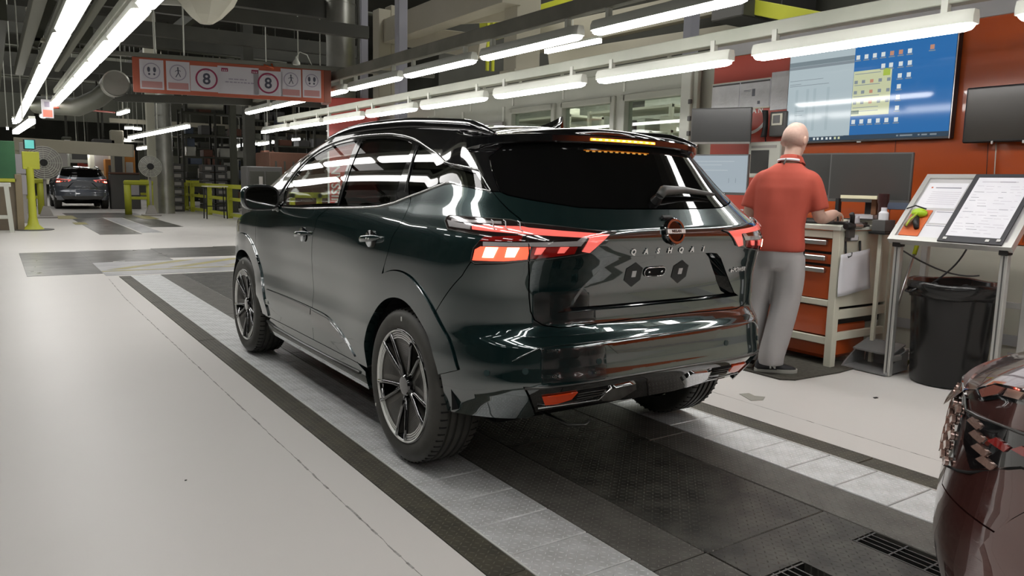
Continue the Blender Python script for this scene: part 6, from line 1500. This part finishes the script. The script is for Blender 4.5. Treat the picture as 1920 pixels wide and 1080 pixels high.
# machinery beyond: orange robots, boxes, gantry
M['robot'] = mottled('orange_machine_paint', (.42, .17, .03), (.36, .14, .03), 2, (.4, .55))
beam2('cream gantry beam above the far car', at(28, 270, 30), at(250, 283, 29), .3, .42, 'beige_steel'); beam2('cream gantry leg at the far left', at(34, 270, 30), at(34, 272, 30)+Vector((0, 0, -3.8)), .3, .3, 'beige_steel'); beam2('cream diagonal knee of the far gantry', at(34, 288, 30), at(52, 268, 30), .15, .2, 'beige_steel')
for k, (px, py, Y, w, h, m) in enumerate(((196, 272, 34, .75, .45, 'bezel'), (190, 300, 38.6, .9, 1.5, 'cream_frame'), (222, 300, 34, .45, 2.3, 'beige_steel'), (243, 320, 35, .45, 1.7, 'robot'), (212, 318, 38, .6, .9, 'robot'), (118, 300, 42, .6, 1.6, 'office'), (60, 300, 36, .5, .7, 'robot'), (36, 380, 28, .35, .7, 'robot'), (150, 290, 44, 1.2, .8, 'galv'), (126, 266, 31, .3, .35, 'olive'), (222, 330, 37, .4, .9, 'robot'), (98, 320, 40, .5, 1.2, 'cream_frame'), (169, 300, 45, 1.0, .7, 'redwall'))):
    q = at(px, py, Y); g = thing('far_machine', ['dark hood box above the far car', 'pale tapered hood right of the far car', 'cream upright cabinet right of the far car', 'orange machine guard by the silver fan', 'orange robot arm housing beyond the far car', 'pale cabinet behind the far car roof', 'orange machine behind the yellow stand', 'orange box low behind the left barrier', 'grey duct mass beyond the far car', 'small olive box on the far gantry', 'orange robot base right of the far car', 'cream cabinet left of the far car', 'red machine roof beyond the far car'][k], 'machine', (q.x, Y, q.z-h/2))
    MB().bbox(-w/2, w/2, 0, w, 0, h, .03).build('body', M[m], g); MB().bbox(-w*.3, w*.3, -.02, .0, h*.2, h*.7, .01).build('cover_plate', M['bezel_pale' if k % 2 else 'bezel'], g)
    if k in (0, 9, 8, 12, 1): MB().cyl((0, w/2, h-.01), (0, w/2, 7.6-(q.z-h/2)), .04, 8).build('hanger', M['dark_steel'], g)
    if q.z-h/2 > .3 and k not in (0, 9, 8, 12, 1): MB().bbox(-w*.15, w*.15, w*.3, w*.6, -(q.z-h/2), 0, .01).build('support', M['dark_steel'], g)
q = gnd(236, 392); t = thing('grey_cabinet', 'dark grey cabinet with a white card right of the far car', 'cabinet', tuple(q)); MB().bbox(-.5, .55, 0, .6, 0, 1.35, .02).build('body', M['bezel'], t); MB().bbox(.05, .50, -.03, 0, .55, 1.12, .004).build('card', M['notice'], t); MB().bbox(-.5, .55, -.02, .6, 1.35, 1.42, .01).build('top', mat('brown_top', (.12, .06, .04), .6), t)
# mid right: dark column, racks, enclosure
q = gnd(468, 392); solidcol('dark column in the rack area left of the lower rail end', at(468, 300, 24).x, 24, .30, .3, 0, 7.55, 'dark_steel')
q = at(438, 300, 30); solidcol('pale slim column in the rack area', q.x, 30, .22, .22, 0, 6.5, 'olive')
q = at(555, 320, 22); t = thing('brown_enclosure', 'rust brown machine enclosure behind the mirror and yellow rail', 'enclosure', (q.x, 22, 0)); MB().bbox(-.75, 1.35, 0, 1.4, 0, 2.05, .02).build('body', mottled('rust_brown_panel', (.10, .045, .028), (.14, .065, .04), 1.2, (.5, .7)), t)
for k in range(5): MB().bbox(-.6+.25*k, -.55+.25*k, -.02, 0, 1.55, 1.8, .004).build('vent_slit', M['dark_steel'], t)
q = at(492, 330, 21.2); t = thing('black_cabinet', 'black electrical cabinet in front of the rust enclosure', 'cabinet', (q.x, 21.2, 0)); MB().bbox(-.42, .55, 0, .6, 0, 1.62, .02).build('body', M['bezel'], t); MB().bbox(-.34, .05, -.02, 0, .2, 1.5, .01).build('door', M['dark_steel'], t); MB().bbox(.09, .48, -.02, 0, .2, 1.5, .01).build('door', M['dark_steel'], t); MB().bbox(-.1, .0, -.03, -.02, .9, 1.35, .004).build('label', M['bezel_pale'], t)
def rack(px, Y, w, label, h=3.2, n=5):
    q = at(px, 300, Y); t = thing('parts_rack', label, 'rack', (q.x, Y, 0), 0, 'parts racks beyond the yellow rail')
    for x in (-w/2, 0, w/2):
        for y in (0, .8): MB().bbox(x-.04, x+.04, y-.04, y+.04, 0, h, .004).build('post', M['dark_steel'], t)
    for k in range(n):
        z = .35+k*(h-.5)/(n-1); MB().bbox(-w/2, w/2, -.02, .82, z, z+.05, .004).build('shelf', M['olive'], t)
        x = -w/2+.12
        while x < w/2-.35:
            ww = random.uniform(.25, .5); hh = random.uniform(.18, .42)
            o = MB().bbox(x, x+ww, .05, .7, z+.05, z+.05+hh, .015).build('crate', M[random.choice(['bezel', 'bezel_pale', 'dark_steel', 'olive', 'galv', 'cream_frame', 'brownb', 'blueb'])], t)
            x += ww+random.uniform(.03, .3)
M['brownb'] = mat('brown_crate', (.13, .055, .035), .6); M['blueb'] = mat('blue_grey_crate', (.07, .09, .13), .5)
for k, (px, Y, w, lab) in enumerate(((350, 36, 3.0, 'leftmost parts rack beyond the yellow rail'), (405, 32, 2.4, 'parts rack with pale crates behind the high table'), (455, 39, 3.0, 'parts rack behind the dark column'), (520, 34, 3.4, 'parts rack behind the rust enclosure'), (590, 30, 3.0, 'parts rack just left of the red column'))): rack(px, Y, w, lab, 3.4+.5*(k % 2))
for k in range(26):
    px = random.uniform(325, 612); py = random.uniform(232, 300); Y = random.uniform(34, 43); q = at(px, py, Y); L = random.uniform(.5, 2.4)
    if random.random() < .35: tag(MB().bbox(q.x-.05, q.x+.05, Y, Y+.1, 0, q.z+.6, .01).build('far_strut', M[random.choice(['olive', 'galv', 'dark_steel'])]), 'thin far strut in the dark hall beyond the racks', 'strut', 'far struts and pipes beyond the racks')
    else: tag(MB().bbox(q.x-L, q.x+L, Y, Y+.12, q.z, q.z+random.uniform(.06, .2), .01).box(q.x-L*.8, q.x-L*.8+.04, Y+.04, Y+.08, q.z+.05, 7.59).box(q.x+L*.8, q.x+L*.8+.04, Y+.04, Y+.08, q.z+.05, 7.59).build('far_pipe', M[random.choice(['olive', 'galv', 'dark_steel', 'beige_steel'])]), 'thin far pipe in the dark hall beyond the racks', 'pipe', 'far struts and pipes beyond the racks')
for (px, w, lab) in ((335, .5, 'left crate stack with white labels beyond the rail'), (403, .9, 'right crate stack with white labels beyond the rail')):
    q = at(px, 340, 31); t = thing('crate_stack', lab, 'crates', (q.x, 31, 0))
    for c in range(2 if w > .6 else 1):
        for r in range(6): k_ = MB().bbox(-w/2+c*.48, -w/2+.44+c*.48, 0, .6, r*.30, r*.30+.28, .02).build('crate', M['bezel'], t); MB().bbox(-w/2+c*.48+.1, -w/2+.34+c*.48, -.01, 0, r*.3+.08, r*.3+.2, .002).build('crate_label', M['bezel_pale'], k_)
# far car
fc_l = gnd(105, 392); fc_r = gnd(205, 392)
LOW = True
M['paint_far'] = mat('slate_blue_far_car', (.17, .19, .23), .3, .5, 1.0)
farcar = build_car(M['paint_far'], M['gloss_black'], ((fc_l.x+fc_r.x)/2, 33.9, .004), 'slate blue crossover car far down the aisle, tail lamps lit', detail=False, name='crossover_car')
# ------------------------------------------------------------ the man at the cart (local frame: x right, y forward)
M['skin'] = mottled('skin', (.56, .36, .28), (.62, .42, .33), 12, (.45, .6)); M['skin'].node_tree.nodes['Principled BSDF'].inputs['Subsurface Weight'].default_value = .08
M['shirt'] = mottled('coral_red_jersey', (.42, .070, .043), (.46, .080, .050), 5, (.75, .85), bump=.0)
_t = NT(M['shirt']); _m = _t.n('ShaderNodeMapping'); _m.inputs['Scale'].default_value = (4.5, 4.5, 1.4); _m.inputs['Rotation'].default_value = (.3, .5, 0); _t.l(_t.coord(), _m.inputs[0]); _t.bump(_t.noise(1.0, 1.2, .4, _m.outputs[0]), .8, .10)
M['trouser'] = mottled('grey_work_trousers', (.37, .355, .35), (.41, .395, .39), 4, (.8, .9))
_t = NT(M['trouser']); _m = _t.n('ShaderNodeMapping'); _m.inputs['Scale'].default_value = (4.5, 4.5, 1.6); _m.inputs['Rotation'].default_value = (.4, .2, 0); _t.l(_t.coord(), _m.inputs[0]); _t.bump(_t.noise(1.0, 1.2, .4, _m.outputs[0]), .85, .12)
man = thing('person', 'man seen from behind in coral red polo shirt and grey trousers at the tool cart', 'person', (4.62, 3.47, .012), math.radians(-62))
def sring(c, hw, hd, n=28, e=2.4, rot=0.0, tilt=0.0):
    out = []
    for i in range(n):
        t = 2*PI*i/n; a, b = math.cos(t), math.sin(t); x = hw*math.copysign(abs(a)**(2/e), a); y = hd*math.copysign(abs(b)**(2/e), b)
        out.append(Vector((c[0]+x*math.cos(rot)-y*math.sin(rot), c[1]+x*math.sin(rot)+y*math.cos(rot), c[2]+y*tilt)))
    return out
def smoothpts(pts, rad, n=5):
    q = [np.array(list(p_)+[r]) for p_, r in zip(pts, rad)]; e = [2*q[0]-q[1]]+q+[2*q[-1]-q[-2]]; out = []
    for i in range(1, len(e)-2):
        p0, p1, p2, p3 = e[i-1:i+3]
        for k in range(n):
            t = k/n; out.append(.5*((2*p1)+(-p0+p2)*t+(2*p0-5*p1+4*p2-p3)*t*t+(-p0+3*p1-3*p2+p3)*t**3))
    out.append(q[-1]); return [tuple(o[:3]) for o in out], [float(o[3]) for o in out]
def limb(mb, pts, rad, n=16): a, b = smoothpts(pts, rad); mb.tube(a, b, n)
def fuse(name, mb, m, parent, voxel, sm=6, fac=.5, smooth_it=True):
    o = mb.build(name, m, parent, True)
    r = o.modifiers.new('fuse', 'REMESH'); r.mode = 'VOXEL'; r.voxel_size = voxel; r.use_smooth_shade = True
    if sm: s = o.modifiers.new('smooth', 'SMOOTH'); s.iterations = sm; s.factor = fac
    return o
TR = [(.78, 0, 0, .150, .105), (.865, 0, 0, .176, .122), (.92, 0, 0, .174, .120), (1.0, .0, .0, .160, .110), (1.10, .008, .01, .162, .106), (1.20, .014, .02, .172, .110), (1.30, .02, .03, .182, .110), (1.37, .025, .045, .180, .100), (1.42, .028, .055, .150, .083), (1.46, .032, .065, .09, .065)]
bd = MB(); bd.loft([sring((cx, cy, z), w, d) for z, cx, cy, w, d in TR])
limb(bd, [(.035, .055, 1.42), (.045, .085, 1.50), (.055, .115, 1.58)], [.066, .058, .058])
# head: turned to the right and bent forward
Hc = Vector((.060, .145, 1.640)); HR = Matrix.Rotation(math.radians(-26), 3, 'Z') @ Matrix.Rotation(math.radians(-17), 3, 'X')
def hp(x, y, z): return Hc + HR @ Vector((x, y, z))
rings = []
for k in range(17):
    t = k/16; z = -.128 + .250*t; s = math.sqrt(max(0, 1-((z-.012)/.112)**2)) if z > .012 else None
    if z > .012: w = .0765*s; d = .097*s; cy = -.004
    else:
        u = (z+.128)/.14; w = .034+.0425*u**.6; d = .044+.053*u**.75; cy = .030*(1-u)**1.3-.004
    rings.append([hp(q.x, q.y, q.z) for q in sring((0, cy, z), max(w, .004), max(d, .004), 24, 2.15)])
bd.loft(rings)
for sx in (-1, 1):      # ears
    bd.loft([[hp(sx*(.074+o), -.006+.018*r_*math.cos(a)-o*.4, -.010+.031*r_*math.sin(a)) for a in [2*PI*i/14 for i in range(14)]] for o, r_ in ((-.006, .7), (.006, 1), (.014, 1.05), (.018, .8), (.016, .3))])
bd.tube([hp(0, .088, .030), hp(0, .105, -.005), hp(0, .113, -.028), hp(0, .095, -.038)], [.008, .011, .015, .011], 10)
bd.tube([hp(-.03, .090, .034), hp(0, .096, .036), hp(.03, .090, .034)], [.008, .010, .008], 8)
bd.tube([hp(-.024, .088, -.070), hp(0, .094, -.072), hp(.024, .088, -.070)], [.006, .009, .006], 8)
# arms and hands
def hand(mb, wrist, fwd, down, side, spread=1.0):
    f = Vector(fwd).normalized(); s = Vector(side).normalized(); n = f.cross(s).normalized(); n = n if n.dot(Vector(down)) > 0 else -n
    w = Vector(wrist)
    mb.loft([[w+f*o+s*(a*math.cos(t))+n*(b*math.sin(t)) for t in [2*PI*i/14 for i in range(14)]] for o, a, b in ((-.02, .027, .021), (.01, .030, .019), (.045, .040, .017), (.085, .041, .015), (.098, .036, .012))])
    for k, (off, L, r) in enumerate(((-.030, .070, .0088), (-.010, .080, .0092), (.011, .075, .0088), (.030, .058, .0078))):
        b0 = w+f*.085+s*off; b1 = b0+f*L*.42+s*off*.25*spread+n*.010; b2 = b1+f*L*.28+n*.022; b3 = b2+f*L*.12+n*.024
        mb.tube([b0-f*.02, b0, b1, b2, b3], [r, r*1.05, r, r*.92, r*.75], 10)
    t0 = w+f*.022-s*.024; mb.tube([t0, t0-s*.028+f*.022+n*.008, t0-s*.040+f*.050+n*.018, t0-s*.036+f*.074+n*.026], [.014, .012, .0105, .008], 10)
limb(bd, [(.175, .05, 1.385), (.225, .05, 1.26), (.258, .05, 1.125), (.280, .13, 1.095), (.325, .25, 1.115), (.338, .33, 1.125)], [.055, .050, .043, .044, .037, .027])
hand(bd, (.339, .345, 1.125), (.06, 1, -.12), (0, 0, -1), (1, -.06, 0))
limb(bd, [(-.11, .05, 1.385), (-.180, .04, 1.26), (-.206, .03, 1.115), (-.200, .11, 1.085), (-.20, .24, 1.095), (-.165, .31, 1.10)], [.055, .050, .043, .044, .037, .027])
hand(bd, (-.160, .325, 1.10), (.35, 1, -.10), (0, 0, -1), (-1, .3, 0))
for pts in ([(.095, 0, .86), (.10, .0, .70), (.085, -.02, .48), (.05, -.09, .26), (.030, -.135, .08)], [(-.095, 0, .86), (-.10, .01, .70), (-.115, .03, .48), (-.13, .0, .26), (-.14, -.01, .08)]): limb(bd, pts, [.085, .075, .055, .05, .036])
fuse('body', bd, M['skin'], man, .0058, 3, .4)
# hair stubble cap, eyes
hr = MB(); rings = []
for k in range(9):
    t = k/8; z = .010 + .1165*t if k else -.02; s = math.sqrt(max(0, 1-((max(z, .012)-.012)/.1145)**2)); rings.append([hp(q.x, q.y-.012*(1-t), q.z - .03*(1 if q.y < 0 else 0)*(k == 0)) for q in sring((0, -.006, z), max(.0785*s, .003), max(.096*s, .003), 24, 2.15)])
hr.loft(rings); hr.build('cropped_hair', mottled('cropped_hair', (.50, .33, .27), (.56, .38, .31), 60, (.6, .8)), man, True)
for sx in (-1, 1):
    ey = MB().lathe([(.0, -.011), (.008, -.008), (.011, 0), (.008, .008), (.0, .011)], 12); ey.v = [tuple(hp(x+sx*.032, y+.078, z+.012)) for x, y, z in ey.v]; ey.build('eye', M['paper'], man, True)
# shirt
sh = MB(); SR = [(.855, 0, -.004, .192, .135), (.90, 0, -.002, .192, .135), (.96, 0, 0, .184, .128), (1.03, .002, .002, .178, .123), (1.10, .008, .01, .180, .123), (1.20, .014, .02, .190, .126), (1.30, .02, .03, .198, .125), (1.365, .025, .045, .196, .116), (1.41, .028, .052, .172, .100), (1.445, .032, .062, .120, .085), (1.475, .036, .072, .080, .073)]
sh.loft([sring((cx, cy, z), w, d, e=2.5) for z, cx, cy, w, d in SR])
limb(sh, [(.13, .05, 1.365), (.190, .052, 1.345), (.232, .052, 1.25), (.262, .056, 1.150)], [.072, .074, .070, .068], 20)
limb(sh, [(-.06, .05, 1.365), (-.125, .045, 1.345), (-.178, .040, 1.25), (-.208, .030, 1.15)], [.072, .074, .070, .068], 20)
fuse('polo_shirt', sh, M['shirt'], man, .010, 7, .5)
co = MB(); co.loft([sring((.040+.002*k, .080+.008*k, z), w, d, 28, 2.1, tilt=-.25) for k, (z, w, d) in enumerate(((1.470, .082, .080), (1.500, .072, .070), (1.520, .070, .068), (1.516, .076, .074), (1.490, .084, .081), (1.468, .092, .088)))], False); co.build('collar', M['shirt'], man, True)
lb = MB(); lb.tube([(.040+.078*math.cos(a), .078+.076*math.sin(a), 1.487-.012*math.sin(a)) for a in [PI+.35+ (PI-.9)*k/12 for k in range(13)]], .010, 8); lb.build('white_neck_band', M['paper'], man, True)
MB().tube([(.025, -.004, 1.505), (.020, -.012, 1.480), (.016, -.024, 1.465)], .005, 6).build('lanyard', M['bezel'], man, True)
# trousers
tr = MB(); tr.loft([sring((0, 0, z), w, d, e=2.4) for z, w, d in ((.73, .155, .12), (.80, .180, .130), (.87, .184, .130), (.93, .178, .122))])
limb(tr, [(.092, 0, .82), (.100, -.005, .66), (.088, -.018, .48), (.058, -.085, .26), (.036, -.125, .13), (.034, -.13, .055)], [.108, .106, .098, .094, .090, .087], 20)
limb(tr, [(-.092, 0, .82), (-.104, .01, .66), (-.118, .03, .48), (-.132, .0, .26), (-.142, -.008, .13), (-.144, -.008, .055)], [.108, .104, .096, .090, .086, .084], 20)
fuse('trousers', tr, M['trouser'], man, .010, 8, .5)
MB().prism([(.02, .77), (.034, .80), (.030, .845), (.014, .86)], 'x', .176, .192).build('pocket_edge', M['black'], man)
def shoe(px_, py_, ang, name='shoe'):
    R3 = Matrix.Translation((px_, py_, 0)) @ Matrix.Rotation(ang, 4, 'Z')
    def T_(mb): mb.v = [tuple(R3 @ Vector(v)) for v in mb.v]; return mb
    sole = MB(); out = [(-.030, -.085), (-.036, -.03), (-.034, .05), (-.044, .12), (-.038, .17), (-.012, .20), (.020, .195), (.046, .15), (.048, .09), (.036, .02), (.036, -.05), (.028, -.088), (0, -.098)]
    sole.prism(curve(out+[out[0]], 3)[:-1], 'z', .0, .026); so = T_(sole).build('shoe', mat('off_white_sole', (.42, .42, .38), .6), man, 'auto')
    up = MB(); rr = []
    for y, w, h in ((-.092, .018, .05), (-.080, .032, .085), (-.04, .037, .095), (.01, .037, .098), (.05, .038, .082), (.09, .043, .062), (.14, .042, .050), (.175, .030, .040), (.19, .012, .030)):
        rr.append([(x_*w+.003, y, .022+z_*(h-.022)) for x_, z_ in ((-1, 0), (-1.0, .35), (-.75, .8), (-.3, 1), (.3, 1), (.75, .8), (1.0, .35), (1, 0))])
    up.loft(rr); T_(up).build('shoe_upper', M['shoe'], so, True)
    text_mesh('shoe_letter', 'N', .055, M['white_print'], so, R3 @ frame((.0415, .02, .050), (0, 1, 0), (-.25, 0, 1)), .003, bold=.003)
    ls = MB()
    for k in range(4): ls.tube([(-.02, .03+.022*k, .098-.010*k), (.022, .03+.022*k, .098-.010*k)], .003, 5)
    T_(ls).build('laces', M['bezel_pale'], so)
M['shoe'] = mat('black_trainer', (.02, .02, .023), .6)
shoe(.018, -.120, math.radians(-68)); shoe(-.145, .03, math.radians(6))

# ------------------------------------------------------------ dark red car following on the track (front corner in view)
redcar = build_car(M['paint_red'], M['gloss_black'], (2.4176, -2.555, .004), 'dark red crossover car at the lower right corner, front lamp and wing in view', detail=False)
M['copper'] = mat('copper_lamp_bar', (.62, .40, .33), .18, .6, 1.0)
M['lamp_dark'] = mat('smoked_lamp_housing', (.012, .010, .011), .08, 0, 1.0)
M['red_reflection'] = mat('lens_red_reflection', (.45, .16, .12), .06, .3, 1.0)  # clear lens with the tail lamps' red reflection put into its colour
def nose(name, loop, m, par, off, skirt=.004):
    r = panel(name, loop, m, par, off=off, gap=0, skirt=skirt, mirror=True, ga=.03, gz=.02); return r
for c_ in (redcar,):
    hl = nose('headlamp', [(3.345,.845),(3.275,.862),(3.22,.886),(3.162,.895),(3.10,.90),(3.11,.925),(3.179,.924),(3.242,.913),(3.30,.885)], M['lamp_dark'], c_, .003)
    for i, par in enumerate(hl):
        for loop, m_, off in (([(3.27,.872),(3.225,.895),(3.215,.912),(3.245,.908),(3.29,.882)], 'red_reflection', .006), ([(3.21,.897),(3.17,.902),(3.165,.918),(3.205,.914)], 'copper', .006)):
            a_, b_ = nose('lamp_lens', loop, M[m_], par, off)
            bpy.data.objects.remove(b_ if i == 0 else a_)
    dl_ = nose('running_light', [(3.320,.822),(3.265,.828),(3.147,.840),(3.05,.848),(3.05,.79),(3.131,.780),(3.252,.716),(3.30,.76),(3.31,.80)], M['lamp_dark'], c_, .003)
    for i, par in enumerate(dl_):
        for k, (a, z) in enumerate(((3.275,.812),(3.255,.790),(3.235,.768),(3.212,.750),(3.19,.800),(3.13,.808))):
            loop = [(a+.026, z-.004), (a+.006, z+.012), (a-.030, z+.006), (a-.020, z-.008)]
            x_, y_ = nose('light_bar', loop, M['copper' if k < 4 else 'lens_red'], par, .007); bpy.data.objects.remove(y_ if i == 0 else x_)  # inner bars coloured red for the reflected tail lamps
    P2 = np.array([(3.345,.845),(3.30,.83),(3.20,.846),(3.05,.862)]);
    strip('lamp_rim', [(3.350,.845),(3.320,.824),(3.265,.830),(3.147,.842),(3.05,.850)], .0035, M['satin_dark'], c_, .004, True)
    strip('bumper_seam', [(3.40,.66),(3.30,.690),(3.257,.706),(3.131,.778),(3.05,.782)], .0035, M['void'], c_, .001, True)
    g_ = nose('mesh_grille', [(3.33,.82),(3.345,.845),(3.45,.86),(3.60,.84),(3.60,.68),(3.42,.66),(3.33,.70)], M['lamp_dark'], c_, .003)
    for i, par in enumerate(g_):
        for r in range(5):
            for k in range(5):
                a = 3.36+k*.045+(r % 2)*.02; z = .685+r*.032
                loop = [(a-.016, z), (a-.004, z+.012), (a+.016, z), (a-.004, z-.012)]
                x_, y_ = nose('grille_cell', loop, M['copper'], par, .012, .008); bpy.data.objects.remove(y_ if i == 0 else x_)
